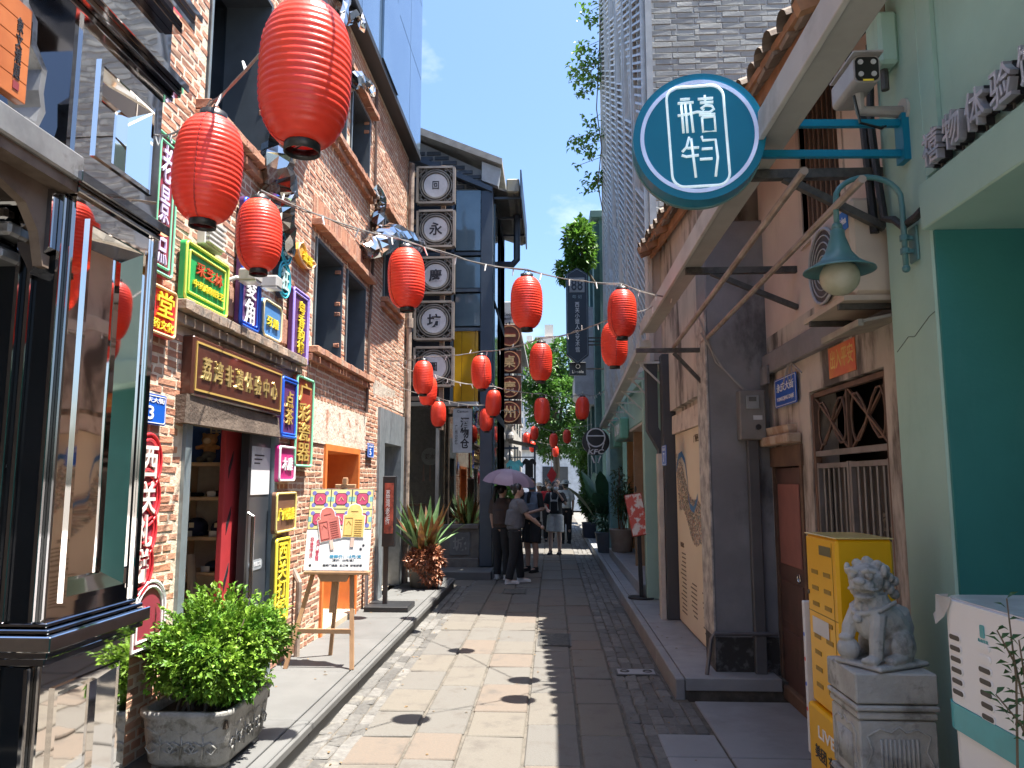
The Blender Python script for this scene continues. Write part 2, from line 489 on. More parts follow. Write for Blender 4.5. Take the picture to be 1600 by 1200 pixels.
OPEN = {'door': (4.48, 6.02, .14, 2.09), 'orange': (7.34, 8.65, .14, 1.95), 'grey': (9.62, 11.2, .14, 2.52),
        'w1': (6.86, 7.76, 2.84, 3.87), 'w2': (7.95, 8.76, 2.84, 3.87), 'wu': (4.53, 5.55, 4.0, 5.35), 'wf': (9.72, 10.62, 4.0, 5.1),
        'wb1': (6.9, 7.75, 5.12, 5.98), 'wb2': (7.95, 8.8, 5.12, 5.98)}
BY0, BY1, BZ0, BZ1 = 3.7, 11.35, .14, 6.62
bb = thing('brick_building', 'old red brick shop building with grey steel windows on the left', 'building', (LX, 4, 0))
def wall_x(mb, X, y0, y1, z0, z1, ops, depth):
    ys = sorted({y0, y1, *[v for o in ops for v in o[:2]]}); zs = sorted({z0, z1, *[v for o in ops for v in o[2:]]})
    for a, b in zip(ys, ys[1:]):
        for c, d in zip(zs, zs[1:]):
            my, mz = (a + b) / 2, (c + d) / 2
            if not any(o[0] < my < o[1] and o[2] < mz < o[3] for o in ops): mb.quad((X, a, c), (X, b, c), (X, b, d), (X, a, d))
    for o in ops:
        a, b, c, d = o; i = X - depth
        mb.quad((X, a, c), (i, a, c), (i, a, d), (X, a, d)); mb.quad((X, b, c), (i, b, c), (i, b, d), (X, b, d))
        mb.quad((X, a, d), (i, a, d), (i, b, d), (X, b, d)); mb.quad((X, a, c), (i, a, c), (i, b, c), (X, b, c))
mb = MB(); ops = list(OPEN.values())
wall_x(mb, LX - .0035, BY0, BY1, -.05, BZ1, ops, .42)
mb.quad((LX - .012, BY1, -.05), (-7, BY1, -.05), (-7, BY1, BZ1), (LX - .012, BY1, BZ1))
mb.quad((LX - .008, BY0, -.05), (-7, BY0, -.05), (-7, BY0, BZ1), (LX - .008, BY0, BZ1))
mb.quad((-7, BY0, BZ1), (-7, BY1, BZ1), (LX - .012, BY1, BZ1), (LX - .008, BY0, BZ1))
wall = put('wall', mb, MORTAR, bb, fix=False)
# bricks, one by one
bv = []
for q in range(9):
    m = MB(); h = q < 3
    m.box(-.06, .0, -(.046 if h else .101), (.046 if h else .101), -.0205, .0205, c=.004, jit=.003); bv.append(m)
bm_ = [m.mesh('brick', BRICK) for m in bv]
PLASTER_PATCH = [(6.75, 8.95, 1.97, 2.36)]
LEDGE = (4.22, 6.45, 2.50, 2.68)
bricks = []
row = 0; z = .17
while z < BZ1 - .03:
    y = BY0 + (.06 if row % 2 else .0); k = 0
    while y < BY1:
        hd = (row % 3 == 1) or (k % 4 == 3 and R() < .6)
        wd = .108 if hd else .22
        c = y + wd / 2; half = wd / 2
        inside = any(o[0] - half * .55 < c < o[1] + half * .55 and o[2] - .02 < z < o[3] + .02 for o in ops)
        pp = any(p[0] < c < p[1] and p[2] < z < p[3] for p in PLASTER_PATCH)
        if not inside and c + half < BY1 and not pp and not (LEDGE[0] < c < LEDGE[1] and LEDGE[2] < z < LEDGE[3]):
            bricks.append((c, z, hd))
        y += wd; k += 1
    z += .0555; row += 1
def vis(b):
    x, yv, d = to_px((LX, b[0], b[1]))
    return d if (x > 236 and -10 < yv < 1210) else 99
bricks.sort(key=vis)
rest = MB()
for i, (c, z, hd) in enumerate(bricks):
    q = random.randrange(0, 3) if hd else random.randrange(3, 9)
    mt = Matrix.Translation((LX + U(-.0015, .0015), c, z + U(-.003, .003))) @ Matrix.Rotation(U(-.02, .02), 4, 'X')
    if i < 290:
        o = link('brick', bm_[q], bb); o.matrix_basis = mt; o.matrix_parent_inverse = Matrix.Translation(-bb.location)
    else:
        k = rest.mark(); rest._add(bv[q].v, bv[q].f); rest.tf(mt, k)
put('brickwork', rest, BRICK, bb, kind='stuff')
# crumbling plaster over the orange doorway
PL = M('crumbling_plaster', (.62, .54, .44), (.48, .41, .33), r=.95, ns=7, bump=1.0, bs=25, stain=(.40, .20, .13), sscale=6, slo=.56, shi=.66)
m = MB(); m.box(LX - .02, LX + .004, 6.7, 8.98, 1.96, 2.36, jit=.006); put('plaster_patch', m, PL, bb)
m = MB(); m.box(LX - .02, LX + .006, 9.3, 11.3, 2.60, 2.86, jit=.01); put('plaster_patch', m, PL, bb)
# corbelled brick ledges over the door, under and over the windows
def ledge(y0, y1, z, proj, mat, rows=2, soldier=.0):
    o = None; m = MB()
    for r_ in range(rows):
        y = y0; pj = proj * (rows - r_) / rows if rows > 1 else proj
        while y < y1 - .02:
            wd = .075 if soldier else .115
            m.box(LX - .05, LX + pj + U(-.004, .004), y + .004, min(y + wd, y1) - .004, z - r_ * .07 - .031, z - r_ * .07 + .031, c=.004, jit=.002); y += wd
    put('ledge', m, mat, bb, kind='stuff')
ledge(4.22, 6.45, 2.62, .10, DARKBRICK, 2)
ledge(6.72, 8.95, 3.99, .10, BRICK, 1); ledge(6.72, 8.95, 2.79, .10, BRICK, 2)
ledge(9.6, 10.75, 3.95, .10, BRICK, 2); ledge(9.6, 10.75, 5.2, .09, BRICK, 1)
ledge(6.75, 8.95, 5.07, .10, BRICK, 2); ledge(6.75, 8.95, 6.08, .09, BRICK, 1)
ledge(4.4, 5.7, 3.94, .10, BRICK, 2)
m = MB()
y = 6.74
while y < 8.93: m.box(LX - .05, LX + .012 + U(-.004, .004), y + .004, y + .062, 4.04, 4.26, c=.004, jit=.003); y += .068
put('soldier_course', m, BRICK, bb, kind='stuff')
m = MB(); y = 4.3
while y < 6.4: m.box(LX - .05, LX + .012 + U(-.004, .004), y + .004, y + .062, 2.72, 2.93, c=.004, jit=.003); y += .068
put('soldier_course', m, BRICK, bb, kind='stuff')
# steel windows: deep boxes with fixed lights
def window(k, mull=1):
    y0, y1, z0, z1 = OPEN[k]; m = MB(); t = .012
    for a in ((y0 - t, y0 + .022), (y1 - .022, y1 + t)): m.box(LX - .40, LX + .014, a[0], a[1], z0 - t, z1 + t)
    for a in ((z0 - t, z0 + .022), (z1 - .022, z1 + t)): m.box(LX - .40, LX + .0135, y0 + .022, y1 - .022, a[0], a[1])
    f = put('window', m, STEEL, bb)
    put('trim', MB().box(LX + .0145, LX + .02, y0 - .014, y0 + .012, z0, z1), STEELL, f)
    m = MB(); m.box(LX - .36, LX - .35, y0 + .02, y1 - .02, z0 + .02, z1 - .02); put('pane', m, DARKGL, f)
    m = MB()
    for i in range(mull):
        yy = y0 + (y1 - y0) * (i + 1) / (mull + 1); m.box(LX - .38, LX - .33, yy - .015, yy + .015, z0 + .02, z1 - .02)
    put('mullion', m, STEEL, f)
    m = MB(); m.box(LX - .41, LX - .402, y0, y1, z0, z1); put('blind', m, M('window_dark', (.03, .035, .04), r=.7), f)
for k in ('w1', 'w2', 'wf', 'wb1', 'wb2', 'wu'): window(k)
# orange doorway
ORG = M('orange_paint', (.72, .21, .045), (.62, .17, .04), r=.5, ns=5, rvar=.1)
y0, y1, z0, z1 = OPEN['orange']
m = MB()
for a in ((y0 - .012, y0 + .05), (y1 - .05, y1 + .012)): m.box(LX - .8, LX + .02, a[0], a[1], z0, z1 + .012)
m.box(LX - .8, LX + .019, y0 + .05, y1 - .05, z1 - .05, z1 + .012)
f = put('doorway_lining', m, ORG, bb)
put('back_panel', MB().box(LX - .86, LX - .82, y0, y1, z0, z1), ORG, f)
put('door_leaf', MB().box(LX - .62, LX - .2, y0 + .32, y0 + .37, z0 + .03, z1 - .15, c=.006), M('amber_panel', (.72, .36, .05), r=.35), f)
put('threshold', MB().box(LX - .8, LX + .02, y0 + .052, y1 - .052, z0 - .02, z0 + .06, c=.005), M('cream_step', (.55, .45, .33), r=.7), f)
# grey steel doorway at the far end
y0, y1, z0, z1 = OPEN['grey']
m = MB()
m.box(LX - .7, LX + .03, y0 - .02, y0 + .28, z0, z1 + .02); m.box(LX - .7, LX + .03, y1 - .2, y1 + .02, z0, z1 + .02); m.box(LX - .7, LX + .029, y0 + .28, y1 - .2, z1 - .42, z1 + .02)
f = put('steel_doorway', m, M('galvanised_sheet', (.25, .28, .30), (.20, .225, .24), r=.5, m=.4, ns=9, sz=.2, stain=(.33, .36, .38), sscale=4, rvar=.1), bb)
put('door', MB().box(LX - .74, LX - .71, y0, y1, z0, z1), M('black_glass', (.015, .017, .02), r=.12), f)
put('door_light', MB().box(LX - .705, LX - .69, y0 + .33, y0 + .40, z0 + .5, z1 - .9), M('red_strip', (.45, .04, .03), r=.4), f)
# main shop door: frame, inner room, shelves
y0, y1, z0, z1 = OPEN['door']
m = MB()
m.box(LX - .24, LX + .02, y0 - .01, y0 + .07, z0, z1 + .01); m.box(LX - .24, LX + .02, y1 - .05, y1 + .01, z0, z1 + .01); m.box(LX - .24, LX + .019, y0 + .07, y1 - .05, z1 - .08, z1 + .01)
df = put('door_frame', m, STEELL, bb)
RM = M('shop_wall', (.62, .55, .46), (.56, .49, .41), r=.8)
m = MB(); m.quad((LX - 1.5, 4.0, .1), (LX - 1.5, 6.6, .1), (LX - 1.5, 6.6, 2.5), (LX - 1.5, 4.0, 2.5))
m.quad((LX - .43, 6.6, .1), (LX - 1.5, 6.6, .1), (LX - 1.5, 6.6, 2.5), (LX - .43, 6.6, 2.5)); m.quad((LX - .43, 4.0, .1), (LX - 1.5, 4.0, .1), (LX - 1.5, 4.0, 2.5), (LX - .43, 4.0, 2.5))
m.quad((LX - .43, 4.0, 2.5), (LX - 1.5, 4.0, 2.5), (LX - 1.5, 6.6, 2.5), (LX - .43, 6.6, 2.5)); m.quad((LX - .43, 4.0, .13), (LX - 1.5, 4.0, .13), (LX - 1.5, 6.6, .13), (LX - .43, 6.6, .13))
put('shop_room', m, RM, bb, fix=False)
GDOOR = M('charcoal_door', (.045, .05, .06), (.04, .045, .053), r=.35, ns=3)
lf = put('door_leaf', MB().box(LX - .06, LX - .02, 5.56, 5.965, z0 + .02, z1 - .09, c=.004), GDOOR, bb)
put('door_stile', MB().box(LX - .07, LX - .01, 5.51, 5.555, z0 + .02, z1 - .09), M('black_paint', (.02, .02, .022), r=.4), lf)
PAPER = M('paper_white', (.62, .63, .64), (.55, .56, .57), r=.6, ns=8)
INK = M('black_ink', (.02, .02, .025), r=.5)
p = put('door_poster', MB().box(LX - .018, LX - .015, 5.58, 5.95, 1.50, 1.86), M('poster_grey', (.42, .44, .46), (.62, .62, .62), r=.5, ns=3, lo=.45, hi=.55), lf)
for i in range(3): put('print_line', MB().box(LX - .0145, LX - .013, 5.63, 5.82 - .04 * i, 1.79 - .03 * i, 1.80 - .03 * i), INK, p)
st = put('mask_sticker', local(MB().prism(rrect(.26, .075, .037), 'z', 0, .003), (LX - .019, 5.74, .98), '+x'), M('sticker_grey', (.30, .33, .36), r=.4), lf)
put('sticker_disc', local(MB().prism([(.034 * math.cos(i * math.pi / 10) - .09, .034 * math.sin(i * math.pi / 10)) for i in range(20)], 'z', .003, .005), (LX - .019, 5.74, .98), '+x'), M('sticker_blue', (.02, .28, .62), r=.35), st)
text('佩戴口罩', (LX - .0155, 5.77, .985), .13, .035, '+x', PAPER, st, .002)
put('pull_handle', MB().tube([(LX - .01, 5.535, .75), (LX + .03, 5.535, .77), (LX + .03, 5.535, 1.35), (LX - .01, 5.535, 1.37)], .014, 8), M('steel_handle', (.5, .5, .5), r=.25, m=1), lf)
RED = M('door_red', (.42, .04, .045), (.36, .035, .04), r=.4)
rl = put('red_door_leaf', MB().box(LX - .16, LX - .12, 5.36, 5.75, z0 + .02, z1 - .1, c=.004), RED, bb)
for i in range(4): put('door_mark', MB().prism([(5.42, .5 + .4 * i), (5.49, .62 + .4 * i), (5.49, .56 + .4 * i), (5.42, .42 + .4 * i)], 'x', LX - .1195, LX - .117), INK, rl)
# shelf unit standing inside, facing the door
WOOD = M('shelf_wood', (.60, .42, .26), (.52, .36, .21), r=.55, ns=4)
sh = thing('shop_shelf', 'wooden shelf unit with dark goods inside the open shop door', 'shelf', (-3.0, 6.3, .13))
SY = 6.15
for z in (.86, 1.14, 1.46, 1.74): put('shelf_board', MB().box(-3.5, -2.62, SY, SY + .32, z - .015, z + .015, c=.003), WOOD, sh)
for x in (-3.5, -3.05, -2.635): put('upright', MB().box(x - .015, x + .015, SY - .004, SY + .32, .13, 1.725), WOOD, sh)
put('back_board', MB().box(-3.5, -2.62, SY + .33, SY + .35, .14, 1.76), M('shelf_back', (.66, .58, .48), r=.7), sh)
bp = tag(put('blue_display_panel', MB().box(-3.5, -2.7, SY + .30, SY + .32, 1.756, 2.2), M('display_blue', (.03, .10, .34), r=.5), None), 'dark blue display panel above the shelf inside the shop door', 'panel')
text('南', (-2.88, SY + .297, 2.05), .12, .12, '-y', M('cream_print', (.65, .58, .42), r=.6), bp)
ty = thing('plush_toy', 'brown plush toy in grey trousers sitting on the top shop shelf', 'toy', (-2.86, SY + .12, 1.756))
FUR = M('plush_fur', (.50, .26, .11), (.42, .21, .09), r=.95, ns=30, bump=.6, bs=120)
c = Vector((-2.86, SY + .14, 1.79))
m = MB()
m.ell(c + Vector((0, 0, .06)), (.05, .045, .06)).ell(c + Vector((0, -.01, .155)), (.065, .06, .055)).ell(c + Vector((-.055, 0, .20)), (.018, .012, .018)).ell(c + Vector((.055, 0, .20)), (.018, .012, .018))
m.tube([c + Vector((-.04, -.02, .10)), c + Vector((-.10, -.05, .085))], [.022, .018]).tube([c + Vector((.04, -.02, .10)), c + Vector((.10, -.05, .085))], [.022, .018])
grow('body', m, FUR, .008, ty, 3)
m = MB(); m.ell(c + Vector((0, -.01, .02)), (.058, .055, .05)).tube([c + Vector((-.03, -.02, .0)), c + Vector((-.05, -.10, -.015))], .026).tube([c + Vector((.03, -.02, .0)), c + Vector((.05, -.10, -.015))], .026)
grow('trousers', m, M('grey_cloth', (.22, .22, .20), r=.9), .008, ty, 3)
m = MB(); m.smooth = True; m.ell(c + Vector((0, -.06, .145)), (.035, .025, .025)); put('muzzle', m, M('plush_cream', (.55, .42, .28), r=.9), ty)
GOODS = [('flat black case on the second shelf inside the shop', -2.76, 1.475, .09, .05), ('small black case beside the wall on the second shelf inside the shop', -2.97, 1.475, .05, .03),
         ('round dark cap with a badge on the third shelf inside the shop', -2.94, 1.155, .085, .15), ('navy bag with a pale cross on the third shelf inside the shop', -2.73, 1.155, .085, .13), ('dark box on the lowest shop shelf beside the pole', -2.78, .875, .07, .08)]
for i, (lb, x, z, r_, h) in enumerate(GOODS):
    m = MB(); m.smooth = True; m.ell((x, SY + .15, z + h * .45), (r_, .1, h * .55)); m.smooth = False; m.box(x - r_, x + r_, SY + .08, SY + .22, z, z + .03, c=.01)
    o = tag(put('shop_goods', m, M('navy_cloth' if i > 1 else 'black_cloth', (.03, .035, .08) if i > 1 else (.02, .02, .02), r=.8), None), lb, 'goods', 'goods on the shop shelf')
    if i in (2, 3): put('badge', MB().box(x - .02, x + .02, SY + .045, SY + .05, z + .07, z + .11, c=.001), M('cream_print', (.6, .5, .3)), o)
    tag(put('price_card', MB().box(x - .05, x + .02, SY + .02, SY + .024, z + .0, z + .045), PAPER, None), 'small price card in front of the ' + lb.split(' on the ')[0] + ' in the shop', 'card', 'price cards on the shop shelf')
tag(put('wooden_pole', MB().tube([(-2.62, SY - .45, .13), (-2.85, SY - .12, 1.02)], .035, 10), M('pole_wood', (.42, .34, .26), r=.6), None), 'thick wooden pole leaning on the shop shelf inside the door', 'pole')

# steel curtain wall over the brick
cw = thing('glass_upper_storey', 'blue grey metal and glass upper storey over the red brick wall', 'facade', (LX, 8, 6.6), None)
CWG = M('coated_glass', (.16, .24, .32), (.13, .20, .28), r=.08, m=.55, ns=1, rnd=.14, wav=.02)
put('soffit', MB().box(-7, LX + .17, 3.0, 11.45, 6.62, 6.70), M('black_soffit', (.02, .022, .025), r=.5), cw)
CX = LX + .16
m = MB(); m.box(-7, CX - .03, 3.0, 11.42, 6.70, 12); put('core', m, STEEL, cw)
for j in range(4):
    for i in range(9):
        y = 3.02 + i * .935; z = 6.705 + j * 1.25
        o = put('panel', MB().box(CX - .028, CX + (.03 if (i, j) == (6, 0) else 0), y + .008, y + .927, z + .008, z + 1.242), CWG, cw)
o = put('open_sash', MB().box(-.02, .0, 0, .9, -1.2, 0), CWG, cw); o.matrix_basis = Matrix.Translation((CX + .03, 8.64, 7.93)) @ Matrix.Rotation(.16, 4, 'Y')
o.matrix_parent_inverse = Matrix.Translation(-cw.location)
# cap at the end
put('corner_panel', MB().box(-7, CX - .02, 11.425, 11.45, 6.71, 12), CWG, cw)

# rain pipes on the brick wall
PIPE = M('old_pipe', (.36, .28, .22), (.22, .17, .14), r=.7, ns=8, stain=(.12, .09, .07), sscale=5, slo=.5, shi=.65)
t = tag(put('drain_pipe', MB().tube([(LX + .06, 11.28, .14), (LX + .06, 11.28, 6.5)], .045, 10).tube([(LX + .06, 11.28, 3.9), (LX + .06, 11.28, 4.05)], .065, 10), PIPE, None), 'weathered drain pipe at the far corner of the brick building', 'pipe')
t = tag(put('drain_pipe', MB().tube([(LX + .05, 6.56, .14), (LX + .05, 6.56, .75), (LX - .01, 6.58, .85)], .025, 8), PIPE, None), 'short dark pipe at the brick wall behind the easel', 'pipe')
tag(put('drain_pipe', MB().tube([(LX + .05, 8.98, .14), (LX + .05, 8.98, 1.2)], .022, 8), M('pale_pipe', (.55, .53, .5), r=.5), None), 'thin pale pipe beside the orange doorway', 'pipe')
tag(put('wall_cable', MB().tube([(LX + .03, 8.88, 2.4), (LX + .03, 8.9, 3.4), (LX + .03, 9.05, 4.6), (LX + .03, 9.0, 6.5)], .018, 6), M('cable_brown', (.10, .06, .045), r=.6), None), 'dark cable running up the brick wall between the windows', 'cable')

# ================================================================ NEAR LEFT: mirror-polished metal shopfront
MIRR = M('polished_dark_steel', (.86, .83, .80), (.82, .79, .76), r=.035, m=1.0, ns=.8, wav=.045)
MIRD = M('black_polished_steel', (.36, .36, .375), (.32, .32, .33), r=.05, m=1.0, ns=.8, wav=.03)
BGL = M('black_door_glass', (.012, .014, .016), r=.06, ns=2, wav=.01, spec=.22)
SFX = -1.95
sf = thing('mirror_shopfront', 'mirror polished steel shopfront with classical pier at the left edge', 'shopfront', (SFX, 3.2, 0))
def panel_frame(name, X, y0, y1, z0, z1, dep, wid, mat, back, tilt=0.0):
    """recessed panel: sloped frame round a sunk field"""
    m = MB(); i = X - dep
    a = [(y0, z0), (y1, z0), (y1, z1), (y0, z1)]; b = [(y0 + wid, z0 + wid), (y1 - wid, z0 + wid), (y1 - wid, z1 - wid), (y0 + wid, z1 - wid)]
    for k in range(4):
        p, q = a[k], a[(k + 1) % 4]; r_, s_ = b[(k + 1) % 4], b[k]
        m.quad((X, *p), (X, *q), (i, *r_), (i, *s_))
    f = put(name, m, mat, sf, fix=False)
    cy_ = (b[0][0] + b[1][0]) / 2; put('field', MB().box(i - .02, i, b[0][0], b[1][0], b[0][1], b[2][1]).tf(Matrix.Translation((i, cy_, 0)) @ Matrix.Rotation(tilt, 4, 'Z') @ Matrix.Translation((-i, -cy_, 0))), back, f)
    m = MB(); e = .012
    m.box(X, X + e, y0 - .02, y0, z0 - .02, z1 + .02).box(X, X + e, y1, y1 + .02, z0 - .02, z1 + .02).box(X, X + e - .001, y0, y1, z0 - .02, z0).box(X, X + e - .001, y0, y1, z1, z1 + .02)
    put('bead', m, mat, f)
def sheet_with_hole(X, y0, y1, z0, z1, h):
    m = MB(); a, b, c, d = h
    m.box(X - .03, X, y0, y1, z0, c).box(X - .03, X, y0, y1, d, z1).box(X - .03, X, y0, a, c, d).box(X - .03, X, b, y1, c, d)
    return m
# plinth
put('plinth', sheet_with_hole(SFX, 2.94, 3.56, .1, .90, (3.03, 3.46, .22, .78)), MIRR, sf); panel_frame('plinth_panel', SFX, 3.03, 3.46, .22, .78, .06, .045, MIRR, MIRR)
put('plinth_side', MB().box(-2.6, SFX - .12, 2.945, 3.555, .1, .90), MIRD, sf)
# belt mouldings
for k, (z0, z1, p) in enumerate(((.90, .93, .02), (.932, .96, .045), (.962, 1.02, .07), (1.022, 1.04, .04), (1.042, 1.06, .015))):
    put('belt_moulding', MB().box(-2.6, SFX + p, 2.94 - p, 3.56 + p * .5, z0, z1, c=.004), MIRR if k == 2 else MIRD, sf)
# shaft
put('shaft', sheet_with_hole(SFX, 2.94, 3.56, 1.06, 2.78, (3.04, 3.47, 1.14, 2.68)), MIRR, sf); panel_frame('shaft_panel', SFX, 3.04, 3.47, 1.14, 2.68, .08, .06, MIRR, MIRR, math.radians(-2.6))
put('shaft_core', MB().box(-2.6, SFX - .14, 2.945, 3.555, 1.06, 2.78), MIRD, sf)
put('corner_strip', MB().box(SFX - .001, SFX + .015, 3.53, 3.575, 1.06, 2.78, c=.003), MIRR, sf)
# capital and entablature
for z0, z1, p in ((2.78, 2.81, .02), (2.812, 2.86, .05)):
    put('capital', MB().box(-2.6, SFX + p, 2.94 - p, 3.56 + p, z0, z1, c=.004), MIRD, sf)
CON = M('worn_grey_metal', (.36, .36, .355), (.25, .25, .25), r=.38, m=.6, ns=5, rvar=.15, stain=(.12, .11, .1), sscale=4, slo=.55, shi=.7)
put('entablature', MB().box(-2.6, SFX + .03, 1.2, 2.93, 2.82, 2.93, c=.008), CON, sf)
put('entablature_soffit', MB().box(-2.6, SFX + .01, 1.2, 2.925, 2.775, 2.82), M('brown_soffit', (.10, .07, .05), (.16, .12, .09), r=.6, ns=7), sf)
# upper wall with sunk window
put('upper_wall', sheet_with_hole(SFX, 2.9, 3.56, 2.86, 3.52, (3.04, 3.47, 3.0, 3.4)), MIRR, sf)
put('upper_core', MB().box(-2.6, SFX - .15, 2.93, 3.555, 2.86, 5.2), MIRD, sf)
panel_frame('upper_panel', SFX, 3.04, 3.47, 3.0, 3.4, .09, .05, MIRR, MIRR)
for z0, z1, p in ((3.52, 3.55, .03), (3.552, 3.585, .06), (3.587, 3.63, .09), (3.632, 3.66, .05), (3.90, 3.93, .05), (3.932, 3.99, .10), (3.992, 4.03, .13)):
    put('cornice', MB().box(-2.6, SFX + p, 2.6, 3.58 + p * .7, z0, z1, c=.003), MIRD if p < .08 else MIRR, sf)
put('frieze', MB().box(-2.6, SFX + .004, 2.6, 3.60, 3.662, 3.898), MIRR, sf)
put('attic', MB().box(-2.6, SFX, 2.6, 3.66, 4.032, 5.2), MIRR, sf)
# recessed bay over the door: back wall, scroll, curved edge
put('bay_back', MB().box(-2.62, -2.35, .8, 2.94, 2.93, 5.2), MIRD, sf)
prof = [(2.63, 2.94), (2.70, 2.94), (2.74, 3.03), (2.72, 3.10), (2.73, 3.2), (2.66, 3.27), (2.655, 3.36), (2.60, 3.40), (2.58, 3.52), (2.555, 3.52), (2.57, 3.38), (2.63, 3.34), (2.63, 3.25), (2.70, 3.19), (2.69, 3.10), (2.71, 3.04), (2.69, 2.97), (2.63, 2.965)]
put('scroll_bracket', MB().prism(prof, 'x', -2.1, SFX - .02), CON, sf)
put('bay_jamb', MB().box(-2.34, SFX - .01, 2.86, 2.93, 2.93, 3.52), MIRD, sf)
# the glass doors that face the street side of the pier
put('door_glass', MB().box(-4.2, SFX - .03, 2.925, 2.938, 1.06, 2.775), BGL, sf); put('door_glass', MB().box(-4.2, SFX - .03, 2.925, 2.938, .1, .895), BGL, sf)
for x in (-1.99, -2.105, -2.155, -2.75):
    put('door_stile', MB().box(x - .010, x + .010, 2.905, 2.924, 1.062, 2.77, c=.003), MIRD, sf); put('door_stile', MB().box(x - .010, x + .010, 2.905, 2.924, .1, .895, c=.003), MIRD, sf)
st = put('mask_sticker', MB().prism([(a - 2.21, b + 1.66) for a, b in rrect(.13, .05, .025)], 'y', 2.919, 2.923), M('sticker_grey', (.3, .33, .36)), sf)
put('sticker_disc', MB().prism([(-2.17 + .022 * math.cos(i * math.pi / 9), 1.66 + .022 * math.sin(i * math.pi / 9)) for i in range(18)], 'y', 2.916, 2.9185), M('sticker_blue', (.02, .28, .62)), st)
# carved bracket stack beside the capital
for k, (z0, z1, x1) in enumerate(((2.47, 2.52, -2.15), (2.525, 2.56, -2.17), (2.565, 2.62, -2.12), (2.625, 2.68, -2.14), (2.685, 2.775, -2.10))):
    put('carved_corbel', MB().box(-3.2, x1, 2.80, 2.96, z0, z1, c=.012), CON if k in (0, 2) else MIRD, sf)
put('pilaster_drop', MB().prism([(-2.13, 2.77), (-2.0, 2.77), (-2.0, 2.53), (-2.05, 2.46), (-2.07, 2.42), (-2.09, 2.46), (-2.13, 2.53)], 'y', 2.86, 2.955), MIRD, sf)
put('curved_apron', MB().prism([(2.0, 2.775), (2.90, 2.775), (2.90, 2.45), (2.86, 2.45), (2.82, 2.58), (2.74, 2.67), (2.6, 2.71), (2.0, 2.72)], 'x', -2.06, -2.02), M('brown_soffit', (.1, .07, .05)), sf)
# hanging wood sign
wsn = thing('wooden_hanging_sign', 'varnished orange wood sign with black characters at the top left', 'sign', (SFX - .03, 2.5, 3.0))
VARN = M('varnished_wood', (.50, .16, .05), (.36, .10, .03), r=.28, ns=3, coat=.5, lo=.3, hi=.7)
for i in range(5): put('plank', MB().box(SFX - .05, SFX - .012, 1.9, 2.615, 3.0 + i * .075, 3.074 + i * .075, c=.002), VARN, wsn)
text('象\n文\n濮\n题', (SFX - .012, 2.555, 3.19), .035, .24, '+x', INK, wsn, .003)
put('seal', MB().box(SFX - .012, SFX - .009, 2.54, 2.572, 3.03, 3.06), M('seal_red', (.25, .03, .04)), wsn)

# ================================================================ signs on the brick wall
def ctr(tl, br, X):
    a = PX(*tl, X); b = PX(*br, X)
    return ((a.y + b.y) / 2, (a.z + b.z) / 2, abs(b.y - a.y), abs(a.z - b.z))
def wsign(name, label, tl, br, field, borders, texts, r=.03, off=.05, depth=.03):
    """board fixed to the brick wall: box body, neon tube borders, lettering"""
    X = LX + off
    y, z, w_, h_ = ctr(tl, br, X); c = Vector((X, y, z))
    t = thing(name, label, 'sign', (LX, y, z), 'shop signs on the brick wall')
    put('board', local(MB().prism(rrect(w_, h_, r), 'z', -depth, 0), c, '+x'), field, t)
    for k, (bm, ins, rad) in enumerate(borders):
        m = MB(); m.smooth = True
        m.tube([(a, b, rad * .6) for a, b in rrect(w_ - 2 * ins, h_ - 2 * ins, max(.008, r - ins * .5))], rad, 6, closed=True)
        put('neon_border', local(m, c, '+x'), bm, t)
    for body, fx, fy, fw, fh, mat_ in texts:
        text(body, c + Vector((.004, fx * w_, fy * h_)), fw * w_, fh * h_, '+x', mat_, t, .010, .005)
    m = MB(); m.box(LX - .01, X - depth, y - w_ * .3, y + w_ * .3, z - h_ * .3, z + h_ * .3); put('bracket', m, IRON, t)
    return t
def C(n, c, r=.4, **k): return M('sign_' + n, c, tuple(x * .88 for x in c), r=r, ns=3, **k)
YEL, GOLD, WHT = C('yellow', (.85, .68, .06)), C('gold', (.75, .52, .15), m=.4), C('white', (.85, .85, .85))
MAR, GRN, BLU, NAVY = C('maroon', (.28, .035, .06)), C('green', (.03, .36, .10)), C('blue', (.02, .10, .55)), C('plum', (.10, .03, .12))
MINT, LIME, LIL, PNK, CYN, ORN, RDD, BRN = C('mint', (.25, .68, .42)), C('lime', (.62, .75, .12)), C('lilac', (.42, .32, .80)), C('pink', (.50, .03, .18)), C('cyan', (.05, .45, .55)), C('orange', (.75, .35, .06)), C('red', (.62, .03, .04)), C('brown', (.16, .08, .05))
wsign('vertical_sign', 'tall maroon sign with mint neon border behind the second lantern', (245, 196), (268, 440), MAR, [(MINT, .012, .008), (MINT, .05, .007)], [('老\n景\n点', -.05, .0, .4, .84, C('lilac_white', (.7, .6, .8)))])
wsign('green_sign', 'bright green board with lime frame and red and yellow characters', (290, 372), (353, 500), GRN, [(LIME, .012, .010), (LIME, .055, .008)], [('采芝林', .03, .12, .60, .22, C('orange_red', (.55, .08, .03))), ('中药炮制技艺', .03, -.15, .70, .13, YEL)])
wsign('red_yellow_sign', 'red board with big yellow character beside the mirror shopfront', (226, 434), (272, 533), RDD, [(C('peach', (.85, .55, .30)), .01, .009)], [('堂', .12, .14, .52, .5, YEL), ('药文化', .08, -.28, .66, .2, YEL)])
wsign('blue_frame_sign', 'tall plum sign with royal blue neon frame below the third lantern', (381, 304), (403, 523), NAVY, [(BLU, .012, .012), (BLU, .04, .008)], [('糖\n菱\n角', .0, -.16, .5, .6, WHT)], r=.04)
